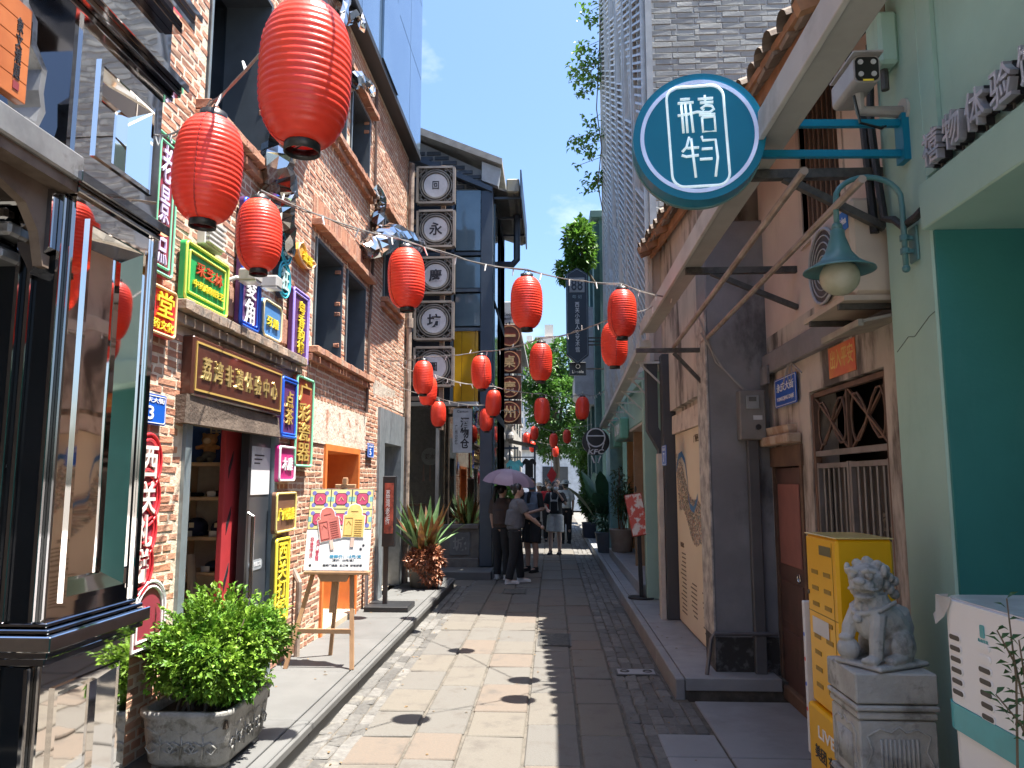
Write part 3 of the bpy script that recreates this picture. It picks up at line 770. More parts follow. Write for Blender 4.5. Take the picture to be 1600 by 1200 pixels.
wsign('ivory_carving_sign', 'small blue sign with cream border and two characters', (411, 463), (438, 538), C('mid_blue', (.08, .22, .48)), [(C('cream', (.8, .7, .42)), .01, .009)], [('牙雕', .0, -.05, .62, .26, YEL)], r=.05)
wsign('purple_sign', 'narrow purple neon sign near the double window', (458, 446), (479, 574), NAVY, [(LIL, .012, .010), (LIL, .04, .008)], [('粤\n香\n韵\n律', .02, .0, .4, .72, YEL)])
wsign('dark_blue_sign', 'royal blue sign with gold characters right of the shop name plaque', (440, 586), (461, 687), NAVY, [(BLU, .012, .012), (BLU, .035, .010)], [('点\n茶', .0, .0, .45, .55, GOLD)])
wsign('mint_gold_sign', 'tall mint framed sign with gold characters on red ground', (463, 584), (485, 731), C('deep_red', (.3, .05, .03)), [(MINT, .012, .012)], [('广\n彩\n瓷\n器', .0, .0, .7, .86, GOLD)])
wsign('pink_sign', 'magenta sign with white border and two white characters', (436, 695), (459, 753), PNK, [(WHT, .012, .010)], [('木雕', .0, .0, .62, .36, WHT)])
wsign('brown_yellow_sign', 'brown sign with yellow frame beside the glass door', (431, 769), (460, 829), BRN, [(C('pale_gold', (.75, .62, .22)), .012, .010)], [('广州榄雕', .0, -.05, .8, .3, YEL)])
wsign('yellow_column_sign', 'narrow yellow sign with oval characters behind the bush', (430, 842), (447, 968), C('dark_olive', (.10, .09, .04)), [(YEL, .012, .012), (YEL, .04, .008)], [('西\n关\n打\n铜', .0, .0, .6, .86, YEL)])
# fish shaped sign
X = LX + .05; y, z, w_, h_ = ctr((466, 372), (492, 430), X)
t = thing('fish_sign', 'orange fish shaped sign with yellow characters beside the window', 'sign', (LX, y, z), 'shop signs on the brick wall')
fish = [(-.5, .0), (-.42, .3), (-.25, .5), (-.12, .35), (.0, .1), (.2, .0), (.4, .08), (.5, .02), (.42, -.12), (.35, -.25), (.2, -.42), (.0, -.5), (-.25, -.42), (-.45, -.2)]
put('board', local(MB().prism([(a * w_, b * h_) for a, b in fish], 'z', -.05, 0), (X, y, z), '+x'), ORN, t)
m = MB(); m.smooth = True; m.tube([(a * w_, b * h_, .004) for a, b in fish], .009, 6, closed=True); put('neon_border', local(m, (X, y, z), '+x'), C('peach', (.85, .55, .3)), t)
text('凉茶\n鱼生', (X + .003, y, z - .1 * h_), w_ * .55, h_ * .4, '+x', YEL, t, .015)
# round character discs
def discs(name, label, pts, field, ring, chars, colr):
    for k, ((px, py), ch) in enumerate(zip(pts, chars)):
        X = LX + .05; p = PX(px, py, X); rw, rh = .135, .15
        t = thing(name, label % ('first', 'second', 'third', 'lowest')[k], 'sign', (LX, p.y, p.z), label.replace('%s ', ''))
        put('board', local(MB().prism([(rw * math.cos(i * math.pi / 12), rh * math.sin(i * math.pi / 12)) for i in range(24)], 'z', -.045, 0), p, '+x'), field, t)
        for q in (0, .03):
            m = MB(); m.smooth = True; m.tube([((rw - q) * math.cos(i * math.pi / 12), (rh - q) * math.sin(i * math.pi / 12), .004) for i in range(24)], .008, 6, closed=True)
            put('neon_border', local(m, p, '+x'), ring, t)
        text(ch, p + Vector((.004, 0, 0)), rw * 1.15, rh * 1.15, '+x', colr, t, .012, .012)
discs('red_disc_sign', '%s red neon disc in the column left of the shop door', [(231, 722), (228, 778), (222, 830), (216, 885)], MAR, RDD, '西关礼饼', C('pale_pink', (.85, .72, .66)))
discs('teal_disc_sign', '%s teal neon disc in the column right of the third lantern', [(449, 330), (447, 385), (444, 437)], C('ink', (.03, .03, .04)), CYN, '醒狮狂', C('pale_teal', (.6, .8, .75)))
X = LX + .05; p = PX(233, 950, X)
t = thing('arched_sign', 'maroon arched sign with white rim half hidden by the bush', 'sign', (LX, p.y, p.z))
arch = [(.16 * math.cos(i * math.pi / 12), .14 * math.sin(i * math.pi / 12)) for i in range(13)] + [(-.16, -.2), (.16, -.2)]
put('board', local(MB().prism(arch, 'z', -.05, 0), p, '+x'), MAR, t)
m = MB(); m.tube([(a, b, .004) for a, b in arch], .009, 6, closed=True); m.tube([(a * .8, b * .8, .004) for a, b in arch], .008, 6, closed=True); put('neon_border', local(m, p, '+x'), WHT, t)
# number plates
def plate(name, label, tl, br, X, face, lines, fld):
    y, z, w_, h_ = ctr(tl, br, X); c = Vector((X, y, z))
    t = thing(name, label, 'number plate', c)
    put('plate', local(MB().prism(rrect(w_, h_, .015), 'z', -.006, 0), c, face), fld, t)
    m = MB(); m.tube([(a, b, .0) for a, b in rrect(w_ - .02, h_ - .02, .01)], .003, 4, closed=True); put('edge_line', local(m, c, face), WHT, t)
    rt, nr = FACE[face]
    for body, fx, fy, fw, fh in lines: text(body, c + rt * (fx * w_) + Vector((0, 0, fy * h_)) + nr * .001, fw * w_, fh * h_, face, WHT, t, .002, .01)
    return t
PB = C('plate_blue', (.01, .10, .50), r=.3)
plate('house_number_plate', 'blue house number plate reading 3 on the brick wall', (216, 610), (258, 666), LX + .03, '+x', [('永庆大街', .0, .3, .85, .17), ('3', -.05, -.12, .22, .45)], PB)
plate('house_number_plate', 'small blue house number plate reading 5 beside the grey doorway', (575, 692), (584, 716), LX + .03, '+x', [('永庆', 0, .3, .7, .16), ('5', -.1, -.1, .3, .45)], PB)
# name plaque over the door
X = LX + .07; y, z, w_, h_ = ctr((304, 528), (440, 634), X); z = 2.29; w_ = 1.52; h_ = .36; c = Vector((X, y, z))
t = thing('shop_name_plaque', 'dark brown wooden plaque with gold brush characters over the shop door', 'sign', (LX, y, z))
PLQ = M('lacquered_wood', (.085, .028, .018), (.065, .022, .014), r=.3, ns=3, coat=.4)
put('board', MB().box(LX - .01, X, y - w_ / 2, y + w_ / 2, z - h_ / 2, z + h_ / 2, c=.01), PLQ, t)
m = MB()
for a, b, cc, d in ((-w_ / 2 + .03, w_ / 2 - .03, h_ / 2 - .042, h_ / 2 - .03), (-w_ / 2 + .03, w_ / 2 - .03, -h_ / 2 + .03, -h_ / 2 + .042), (-w_ / 2 + .03, -w_ / 2 + .042, -h_ / 2 + .043, h_ / 2 - .043), (w_ / 2 - .042, w_ / 2 - .03, -h_ / 2 + .043, h_ / 2 - .043)): m.box(X, X + .006, y + a, y + b, z + cc, z + d)
put('gilt_edge', m, GOLD, t)
text('荔 湾 非 遗 体 验 中 心', (X, y, z), w_ * .84, h_ * .40, '+x', M('gilt', (.80, .62, .25), r=.3, m=.6), t, .008, .008)
m = MB(); m.box(LX - .01, LX + .05, y - w_ / 2 - .04, y + w_ / 2 + .04, z - h_ / 2 - .17, z - h_ / 2 - .004, jit=.01); tag(put('door_lintel', m, M('old_timber', (.075, .052, .038), (.13, .095, .07), r=.9, ns=5, bump=.8), None), 'weathered timber lintel under the brown shop plaque', 'lintel')
# vent, flood lamps
y, z, w_, h_ = ctr((304, 352), (342, 384), LX)
t = thing('wall_vent', 'small white louvred vent on the brick wall under the second lantern', 'vent', (LX, y, z))
put('housing', MB().box(LX - .02, LX + .05, y - .13, y + .13, z - .09, z + .09, c=.005), M('vent_white', (.6, .58, .54), r=.5), t)
for i in range(5): put('louvre', MB().box(LX + .05, LX + .075, y - .12, y + .12, z - .075 + i * .034, z - .062 + i * .034), M('vent_white', (.6, .58, .54)), t)
for lb, px, py in (('white flood lamp on an arm beside the blue framed sign', 388, 437), ('boxy grey flood lamp above the ivory blue sign', 421, 447)):
    p = PX(px, py, LX + .12); t = thing('flood_lamp', lb, 'lamp', (LX, p.y, p.z))
    put('arm', MB().tube([(LX, p.y - .08, p.z - .03), (LX + .06, p.y - .06, p.z), (LX + .12, p.y, p.z + .01)], .014, 8), M('lamp_white', (.7, .68, .64), r=.4), t)
    put('head', MB().box(LX + .07, LX + .2, p.y - .06, p.y + .06, p.z - .02, p.z + .07, c=.012), M('lamp_grey', (.45, .43, .4), r=.4), t)
    put('lens', MB().box(LX + .075, LX + .195, p.y - .055, p.y + .055, p.z - .026, p.z - .0205), M('lamp_lens', (.7, .7, .66), r=.2), t)
# mirrored facet dragon climbing the wall
DRG = M('mirror_facets', (.72, .71, .69), (.6, .58, .56), r=.1, m=1.0, ns=4, rnd=.25)
dr = thing('mirror_dragon', 'faceted mirror metal dragon sculpture winding over the brick wall', 'sculpture', (LX, 6.5, 3.2))
def facets(path, rad, n=7, flat=.75):
    m = MB(); m.tube(path, rad, n + 2)
    m.v = [(a + U(-.012, .012), b + U(-.016, .016), c_ + U(-.016, .016)) for a, b, c_ in m.v]
    tri = []
    for f in m.f:
        if len(f) == 4: tri += [[f[0], f[1], f[2]], [f[0], f[2], f[3]]] if R() < .5 else [[f[0], f[1], f[3]], [f[1], f[2], f[3]]]
        else: tri.append(f)
    m.f = tri; m.mi = [0] * len(tri); m.sm = [False] * len(tri)
    return m
def wp(px, py, off): return PX(px, py, LX + off)
A = [wp(448, 392, .02), wp(441, 350, .10), wp(438, 305, .12), wp(432, 262, .14), wp(440, 225, .16), wp(462, 190, .16), wp(498, 130, .14), wp(520, 70, .13), wp(532, 20, .12), wp(552, -30, .1)]
def dens(p, k=3):
    out = []
    for i in range(len(p) - 1):
        for j in range(k): out.append(p[i].lerp(p[i + 1], j / k))
    return out + [p[-1]]
A2 = dens(A, 6); put('body', facets(A2, [.04 + .09 * math.sin(math.pi * min(1, .12 + i / len(A2) * .9)) for i in range(len(A2))]), DRG, dr)
B = dens([wp(566, 392, .02), wp(590, 382, .16), wp(612, 372, .2), wp(640, 378, .22), wp(655, 384, .22)], 5); put('head', facets(B, [.09 + .09 * math.sin(math.pi * i / len(B)) for i in range(len(B))], 10), DRG, dr)
for k, pts in enumerate((((585, 352), (592, 330), (597, 312), (590, 294)), ((548, 128), (562, 122), (576, 134), (584, 150)), ((535, 25), (555, 18), (563, 30), (566, 44)))):
    q = dens([wp(a, b, .04 + .05 * i) for i, (a, b) in enumerate(pts)], 3); put('limb', facets(q, [.10 - .007 * i for i in range(len(q))], 6), DRG, dr)
for k in range(4):
    s_ = A2[12 + k * 8] + Vector((.1, 0, 0)); m = MB(); m.prism([(-.07, 0), (.07, 0), (0, .16)], 'x', 0, .02); m.tf(Matrix.Translation(s_) @ Matrix.Rotation(U(-.8, .8), 4, 'X')); put('fin', m, DRG, dr)

# ================================================================ lanterns and light strings
def lantern_proto():
    t = thing('red_lantern', 'x', 'lantern', (0, 0, 0))
    LRED = M('lantern_red', (.84, .065, .03), (.72, .045, .024), r=.36, ns=5, trl=.16, rnd=.12, bump=.25, bs=22, rvar=.1)
    prof = []; H = 1.62; nr = 20
    for i in range(nr * 4 + 1):
        u = i / (nr * 4); z = (u - .5) * H; q = abs(2 * u - 1)
        r_ = .19 + .31 * (1 - q ** 3.0) ** .62
        r_ -= .013 * (1 - abs(math.sin(math.pi * u * nr)) ** .55)
        prof.append((max(.17, r_), z))
    m = MB(); m.smooth = True; m.lathe(prof, 40); put('shade', m, LRED, t)
    BLK = M('lantern_black', (.012, .012, .013), r=.4)
    for sg in (-1, 1):
        m = MB(); m.smooth = True; m.lathe([(.195, H / 2 * sg), (.2, (H / 2 + .1) * sg), (.185, (H / 2 + .1) * sg), (.18, H / 2 * sg - .02 * sg), (.195, H / 2 * sg)], 24); put('ring', m, BLK, t)
    m = MB(); m.bar((-.18, 0, -H / 2), (.18, 0, -H / 2), .02).bar((0, -.18, H / 2), (0, .18, H / 2), .02); m.tube([(0, -.16, H / 2 + .08), (0, -.06, H / 2 + .2), (0, 0, H / 2 + .24), (0, .06, H / 2 + .2), (0, .16, H / 2 + .08)], .012, 6); put('hanger_wire', m, BLK, t)
    m = MB(); m.box(.18, .515, -.006, .006, -H / 2, -H / 2 + .002); 
    seam = MB(); a = -2.1
    pts = [((r_ + .003) * math.cos(a), (r_ + .003) * math.sin(a), z) for r_, z in prof]
    seam.tube(pts, .012, 4); put('seam', seam, M('lantern_seam', (.50, .03, .02), r=.4), t)
    return t
lan = lantern_proto(); used = []
LW = .225
LANT = [('biggest red lantern at the top left, right over the camera', 478, 118, 140), ('second largest red lantern in front of the brick corner', 325, 265, 103), ('red lantern hanging over the signs above the shop door', 405, 368, 70),
        ('red lantern in front of the square character signs', 635, 435, 58), ('red lantern against the blue sky in the middle', 823, 473, 50), ('red lantern at the end of the wire by the right gutter', 972, 490, 46),
        ('red lantern half behind another one by the right gutter', 960, 538, 42), ('red lantern in front of the far flats and the tree', 845, 566, 36), ('red lantern over the amber wall panel', 752, 582, 32),
        ('red lantern in front of the lowest square sign', 661, 590, 32), ('red lantern tucked behind the one at the lowest square sign', 669, 611, 28), ('small red lantern over the restaurant window', 685, 647, 24),
        ('red lantern beside the lower round brown signs', 771, 630, 25), ('red lantern just below and left of the round brown signs', 760, 656, 22), ('dark red lantern in front of the far tree', 847, 642, 25), ('red lantern above the bucket logo sign', 910, 638, 22),
        ('leftmost of the far small lanterns', 823, 687, 13), ('highest of the far small lanterns in the middle', 835, 677, 13), ('far small lantern under the tree, third from the left', 865, 688, 13), ('rightmost of the far small lanterns', 886, 682, 13),
        ('tiny red lantern below the leftmost far ones', 832, 698, 10), ('tiny orange red lantern low under the tree', 868, 706, 10)]
LP = []
for i, (lb, x, y, wpx) in enumerate(LANT):
    d = ray(x, y); p = EYE + d * (LW * F_PX / wpx)
    LP.append(p)
    o = lan if i == 0 else copy_tree(lan)
    o.location = p; o.scale = (LW,) * 3; o.rotation_euler = (U(-.05, .05), U(-.05, .05), U(-1.2, 1.2)); o['label'] = lb; o['group'] = 'red lanterns strung across the street'
WIRE = M('string_wire', (.30, .28, .26), r=.5); BULB = M('bulb_plastic', (.75, .75, .72), r=.3)
TOP = .225 * (.81 + .24)
def string(label, pts, sag=.03, bulbs=True):
    t = thing('light_string', label, 'light string', pts[0], 'light strings across the street')
    path = []
    for a, b in zip(pts, pts[1:]):
        n = max(4, int((b - a).length / .12))
        for i in range(n):
            u = i / n; q = a.lerp(b, u); q.z -= 4 * sag * u * (1 - u) * (b - a).length; path.append(q)
    path.append(pts[-1])
    put('wire', MB().tube(path, .0045, 5).tube([p + Vector((0, U(-.012, .012), U(-.014, .014))) for p in path], .003, 4), WIRE, t)
    if bulbs:
        m = MB(); g_ = 0
        for i, p in enumerate(path):
            if i % 2 == 0: q = p + Vector((U(-.02, .02), U(-.02, .02), -.05 if R() < .8 else .04)); m.tube([p, q], [.006, .004], 5)
        put('bulbs', m, BULB, t, kind='stuff')
lt = lambda i: LP[i] + Vector((0, 0, TOP))
string('light string with the two biggest lanterns at the top left', [Vector((SFX, 3.5, 3.3)), lt(1), lt(0), lt(0) + Vector((.7, -.35, .35))])
string('light string crossing the sky in front of the square signs', [PX(424, 305, LX), lt(2), lt(3), lt(4), lt(5), PX(1062, 465, 1.1)])
string('light string from the brick wall past the amber panel to the gutter', [PX(590, 560, LX), lt(9), lt(8), lt(7), lt(6), PX(1020, 480, .85)])
string('light string over the restaurant window and round brown signs', [PX(620, 568, LX), lt(10), lt(12), lt(14), lt(15), PX(945, 610, 1.0)])
string('short light string by the restaurant window', [PX(625, 605, LX), lt(11), lt(13), PY(812, 640, 14)])
string('far light string with small lanterns under the tree', [PY(800, 668, 20), lt(16), lt(17), lt(18), lt(19), PY(925, 662, 20)])
string('farthest light string with two tiny lanterns', [PY(812, 688, 27), lt(20), lt(21), PY(900, 690, 27)])

# ================================================================ BACK LEFT: steel and glass restaurant with grey gable
BY = 13.5
gb = thing('restaurant_building', 'grey gabled building with steel glazing at the end of the brick row', 'building', (-2, BY, 0))
GBRK = M('blue_grey_brick', (.10, .125, .16), (.075, .095, .125), r=.85, ns=9, bump=.4, rnd=.2)
FRM = M('slate_blue_steel', (.065, .085, .115), (.055, .072, .10), r=.42, m=.3, ns=3)
SGL = glass('shop_glass', (.62, .66, .66), .13)
BGLS = M('blue_grey_glass', (.20, .28, .33), (.16, .23, .28), r=.06, m=.25, ns=1.5, wav=.03, rnd=.1)
put('wall', MB().box(-7, -1.02, BY + .9, 16.6, 0, 7.2), M('rear_wall', (.10, .11, .12), r=.8), gb)
# gable of brick, course by course
m = MB(); m.prism([(-7, 6.3), (-1.25, 6.3), (-1.25, 7.35), (-2.6, 8.02), (-7, 9.9)], 'y', BY + .12, BY + .9); put('gable', m, M('gable_joint', (.30, .33, .36), r=.9), gb)
m = MB(); z = 6.34; row = 0
while z < 8.6:
    x = -4.4 + (.15 if row % 2 else 0)
    while x < -1.28:
        if z < 7.35 + (-1.25 - x - .27) * .49 - .05: m.box(x, x + .265, BY + .095, BY + .14, z, z + .07, c=.005)
        x += .30
    z += .095; row += 1
put('gable_bricks', m, GBRK, gb, kind='stuff')
# roof with overhanging eave and gutter
RFM = M('grey_roof_tile', (.33, .33, .32), (.24, .24, .235), r=.8, ns=5, rnd=.15)
rf = MB(); rf.prism([(-7, 9.95), (-2.6, 8.05), (-.87, 7.35), (-.87, 7.47), (-2.6, 8.19), (-7, 10.1)], 'y', BY - .15, 16.7); roof = put('roof', rf, RFM, gb)
put('fascia', MB().prism([(-1.25, 7.1), (-.95, 6.98), (-.9, 7.32), (-1.25, 7.46)], 'y', BY - .05, BY + .1), M('pale_fascia', (.55, .58, .6), r=.5), gb)
put('soffit', MB().prism([(-1.25, 7.08), (-.62, 6.86), (-.62, 6.9), (-1.25, 7.12)], 'y', BY + .1, 16.7), M('soffit_grey', (.16, .16, .155), r=.7), gb)
put('gutter', MB().box(-.80, -.56, BY, 16.7, 6.88, 7.14, c=.02), M('gutter_lead', (.22, .23, .22), (.32, .30, .22), r=.6, ns=5), gb)
for i in range(3): put('eave_rib', MB().box(-1.2, -.55, BY + .2 + i * 1.1, BY + .25 + i * 1.1, 6.83, 6.87), FRM, gb)
put('eave_edge', MB().box(-.545, -.52, BY - .02, 16.7, 6.78, 7.3), FRM, gb)
put('downpipe', MB().tube([(-.66, BY + 1.2, 6.86), (-.66, BY + 1.2, 5.95), (-.75, BY + 1.2, 5.85), (-1.02, BY + 1.2, 5.85)], .07, 8), FRM, gb)
# upper glazed bay
for z0, z1, mt in ((5.75, 6.95, BGLS), (5.05, 5.68, BGLS), (4.35, 5.0, BGLS)):
    put('pane', MB().box(-1.72, -1.27, BY - .02, BY, z0 + .03, z1 - .03), mt, gb)
amb = M('amber_glass', (.62, .34, .02), (.52, .27, .02), r=.12, ns=2)
for x0, x1 in ((-1.74, -1.60), (-1.595, -1.36), (-1.355, -1.30)): put('amber_panel', MB().box(x0, x1, BY - .03, BY, 3.0, 4.28, c=.004), amb, gb)
m = MB()
for z in (4.31, 5.03, 5.71): m.box(-2.7, -1.03, BY - .05, BY + .05, z - .03, z + .03)
for z in (3.4, 4.2, 5.4, 6.2): m.box(-3.6, -1.78, BY - .04, BY + .04, z - .03, z + .03)
m.prism([(-2.6, 7.55), (-1.05, 6.86), (-1.05, 6.95), (-2.6, 7.66)], 'y', BY - .1, BY + .1)
put('frame_rails', m, FRM, gb)
put('frame_post', MB().box(-1.26, -1.04, BY - .06, BY + .2, 0.14, 6.9, c=.01), FRM, gb)
put('frame_post', MB().box(-1.80, -1.75, BY - .05, BY + .05, 2.95, 7.2), FRM, gb)
put('frame_post', MB().box(-2.04, -1.98, BY - .06, BY + .05, .85, 2.95), M('aluminium', (.45, .47, .48), r=.35, m=.8), gb)
put('dark_bay', MB().box(-3.6, -1.8, BY + .02, BY + .06, 2.95, 7.2), M('deep_glass', (.025, .03, .038), r=.08), gb)
# side glazing along the street
for j in range(3):
    for i in range(2):
        y = BY + .25 + i * 1.45; put('side_pane', MB().box(-1.06, -1.02, y, y + 1.38, .9 + j * 2.0, 2.75 + j * 2.0), BGLS, gb)
# ground floor: plinth, glass, lintel
m = MB(); m.box(-3.8, -1.27, BY - .08, BY + .25, .0, .28, c=.01).box(-3.8, -1.27, BY - .04, BY + .25, .28, .78).box(-3.8, -1.27, BY - .1, BY + .25, .78, .86, c=.01)
put('stall_riser', m, M('riser_stone', (.12, .11, .10), (.17, .155, .135), r=.8, ns=6, bump=.4), gb)
pq = put('stone_plaque', MB().box(-1.78, -1.42, BY - .06, BY - .038, .33, .72, c=.006), M('plaque_stone', (.14, .145, .145), r=.6), gb)
text('城', (-1.6, BY - .06, .52), .24, .24, '-y', M('plaque_relief', (.28, .28, .27), r=.7), pq, .008)
put('shop_pane', MB().box(-3.8, -2.045, BY, BY + .012, .86, 2.93), SGL, gb); put('shop_pane', MB().box(-1.975, -1.265, BY, BY + .012, .86, 2.93), SGL, gb)
put('shop_pane', MB().box(-1.068, -1.056, BY + .2, 16.5, .86, 2.93), SGL, gb)
put('lintel', MB().box(-3.8, -1.28, BY - .07, BY + .06, 2.93, 3.0), M('aluminium', (.45, .47, .48)), gb)
m = MB(); m.quad((-4.2, BY + 2.2, .1), (-1.1, BY + 2.2, .1), (-1.1, BY + 2.2, 3), (-4.2, BY + 2.2, 3)); m.quad((-4.2, BY, 2.98), (-1.1, BY, 2.98), (-1.1, BY + 2.2, 2.98), (-4.2, BY + 2.2, 2.98))
put('inner_wall', m, M('restaurant_wall', (.42, .31, .23), (.14, .10, .08), r=.8, ns=3.2, lo=.42, hi=.58), gb, fix=False)
lw = MB()
for i in range(22):
    x = -3.6 + i * .12
    if not -2.1 < x < -1.9: lw.bar((x, BY + 1.2, .9), (x + U(-.3, .3), BY + 1.2, 2.2), .02)
put('screen', lw, M('screen_wood', (.30, .14, .07), r=.6), gb, kind='stuff')
# hanging drum, lamp, wooden furniture inside the window
t = thing('hanging_drum', 'round white drum with tassels hanging in the restaurant window', 'drum', (-2.2, BY + .5, 2.0))
put('skin', MB().tube([(-2.22, BY + .45, 2.05), (-2.22, BY + .52, 2.05)], .16, 20), M('drum_white', (.75, .74, .70)), t)
text('鼓水', (-2.22, BY + .45, 2.05), .18, .1, '-y', INK, t)
for dx in (-.12, 0, .12): put('tassel', MB().tube([(-2.22 + dx, BY + .48, 1.9), (-2.22 + dx, BY + .48, 1.6)], [.008, .02], 6), M('tassel_red', (.5, .12, .08)), t)
pl = thing('pendant_lamp', 'lit pendant lamp glowing inside the restaurant', 'lamp', (-2.9, BY + .9, 2.0))
put('bulb', MB().ell((-2.75, BY + .9, 2.05), .05), M('lamp_glow', (1, .62, .25), emit=3), pl); put('cord', MB().tube([(-2.75, BY + .9, 2.1), (-2.75, BY + .9, 2.95)], .008, 5), INK, pl)
tag(put('bar_cabinet', MB().box(-1.9, -1.4, BY + .6, BY + 1.0, .3, 1.7, c=.02).box(-1.88, -1.42, BY + .585, BY + .599, .4, 1.0, c=.01), M('red_wood', (.22, .06, .03), (.13, .04, .02), r=.45, ns=4), None), 'red brown wooden cabinet behind the right restaurant window', 'cabinet')
for i, lb in enumerate(('red lacquer stool behind the left restaurant window', 'red lacquer stool deeper inside the left restaurant window')):
    t = thing('lacquer_stool', lb, 'stool', (-2.5 - .4 * i, BY + .7 + .4 * i, .1)); x, y = -2.5 - .4 * i, BY + .7 + .4 * i
    put('seat', MB().box(x - .18, x + .18, y - .15, y + .15, 1.15, 1.19, c=.008), M('lacquer_red', (.45, .05, .04), r=.35), t)
    for dx in (-.15, .15):
        for dy in (-.12, .12): put('leg', MB().bar((x + dx, y + dy, .1), (x + dx, y + dy, 1.15), .03), M('lacquer_red', (.45, .05, .04)), t)
# white banner
bn = thing('wine_banner', 'white vertical banner with black brush characters on the restaurant glass', 'banner', (-1.58, BY - .05, 2.3))
put('cloth', MB().box(-1.74, -1.40, BY - .045, BY - .035, 2.10, 2.88), M('banner_white', (.52, .54, .56), r=.8), bn)
text('酒\n物\n仓', (-1.53, BY - .045, 2.45), .16, .55, '-y', INK, bn, .004, .03); text('广\n州\n记\n忆', (-1.68, BY - .045, 2.42), .05, .35, '-y', INK, bn, .003)
text('Canton', (-1.57, BY - .045, 2.83), .2, .045, '-y', INK, bn, .003)
# step in front
st = put('building_step', MB().box(-3.6, -1.0, 12.75, 13.42, -.02, .13, c=.01).box(-1.0, -.72, 12.9, 20, -.02, .12, c=.01), GREYST, None); st['kind'] = 'structure'

# square character signs hung off the brick corner
SQ = M('carved_bronze', (.16, .13, .10), (.10, .08, .06), r=.5, m=.4, ns=9)
SQF = M('sign_box_steel', (.34, .30, .26), (.27, .23, .2), r=.45, m=.5)
LIT = M('sign_disc_white', (.72, .72, .74), r=.4)
SY_ = 11.85
post = thing('sign_post', 'tall steel post carrying the square character signs', 'post', (-1.78, SY_ + .12, 0))
put('mast', MB().bar((-1.74, SY_ + .12, 2.4), (-1.74, SY_ + .12, 6.75), .07), M('rust_steel', (.34, .25, .18), (.26, .18, .13), r=.6), post)
for z in (2.9, 3.55, 4.3, 5.05, 5.8, 6.6): put('arm', MB().bar((-2.25, SY_ + .1, z), (-1.74, SY_ + .1, z), .06), M('rust_steel', (.34, .25, .18)), post)
def ring(m, c, r0, r1, y0, y1, n=28):
    vs = []; 
    for i in range(n):
        a = 2 * math.pi * i / n
        for r_ in (r0, r1):
            for y in (y0, y1): vs.append((c[0] + r_ * math.cos(a), y, c[1] + r_ * math.sin(a)))
    fs = []
    for i in range(n):
        a = i * 4; b = ((i + 1) % n) * 4
        fs += [(a, b, b + 2, a + 2), (a + 1, a + 3, b + 3, b + 1), (a, a + 1, b + 1, b), (a + 2, b + 2, b + 3, a + 3)]
    m._add(vs, fs)
for k, (px0, py0, px1, py1, ch, lb) in enumerate(((652, 262, 710, 317, '回', 'topmost square lattice sign with a square seal'), (652, 330, 710, 385, '永', 'square lattice sign with the first large character, second from top'), (652, 402, 709, 459, '慶', 'square lattice sign half behind a lantern, third from top'), (648, 472, 708, 530, '坊', 'square lattice sign, fourth from top, above the amber panel level'), (647, 545, 708, 601, '圖', 'lowest square lattice sign with a square seal behind lanterns'))):
    a = PY(px0, py0, SY_); b = PY(px1, py1, SY_); cx, cz = (a.x + b.x) / 2, (a.z + b.z) / 2; h = (b.x - a.x) / 2 * .97
    t = thing('square_sign', lb, 'sign', (cx, SY_, cz), 'square lattice signs on the post')
    m = MB()
    for s_ in (-1, 1): m.box(cx + s_ * h - .018, cx + s_ * h + .018, SY_ - .03, SY_ + .1, cz - h, cz + h).box(cx - h + .019, cx + h - .019, SY_ - .029, SY_ + .1, cz + s_ * h - .018, cz + s_ * h + .018)
    put('frame', m, SQF, t)
    put('back', MB().box(cx - h + .01, cx + h - .01, SY_ + .06, SY_ + .09, cz - h + .01, cz + h - .01), M('sign_back', (.03, .027, .022), r=.6), t)
    m = MB(); ring(m, (cx, cz), h * .70, h * .78, SY_ - .02, SY_ + .05); ring(m, (cx, cz), h * .84, h * .90, SY_ - .01, SY_ + .05)
    for sx in (-1, 1):
        for sz in (-1, 1):
            for q in range(3):
                c_ = (cx + sx * h * (.80 - .02 * q), cz + sz * h * (.80 - .02 * q)); ring(m, (cx + sx * h * (.86 - (q == 1) * .3), cz + sz * h * (.86 - (q == 2) * .3)), h * .05, h * .085, SY_ - .01, SY_ + .05, 10)
            m.bar((cx + sx * h * .6, SY_ + .02, cz + sz * h * .93), (cx + sx * h * .93, SY_ + .02, cz + sz * h * .6), .02)
    put('lattice', m, M('lattice_grey', (.30, .28, .25), (.2, .185, .165), r=.5, m=.3), t)
    put('disc', MB().tube([(cx, SY_ + .0, cz), (cx, SY_ + .05, cz)], h * .66, 28), LIT, t)
    text(ch, (cx, SY_ - .0, cz), h * (.72 if k in (1, 2, 3) else .36), h * (.72 if k in (1, 2, 3) else .46), '-y', M('sign_ink', (.02, .02, .03), r=.5), t, .006, .02)

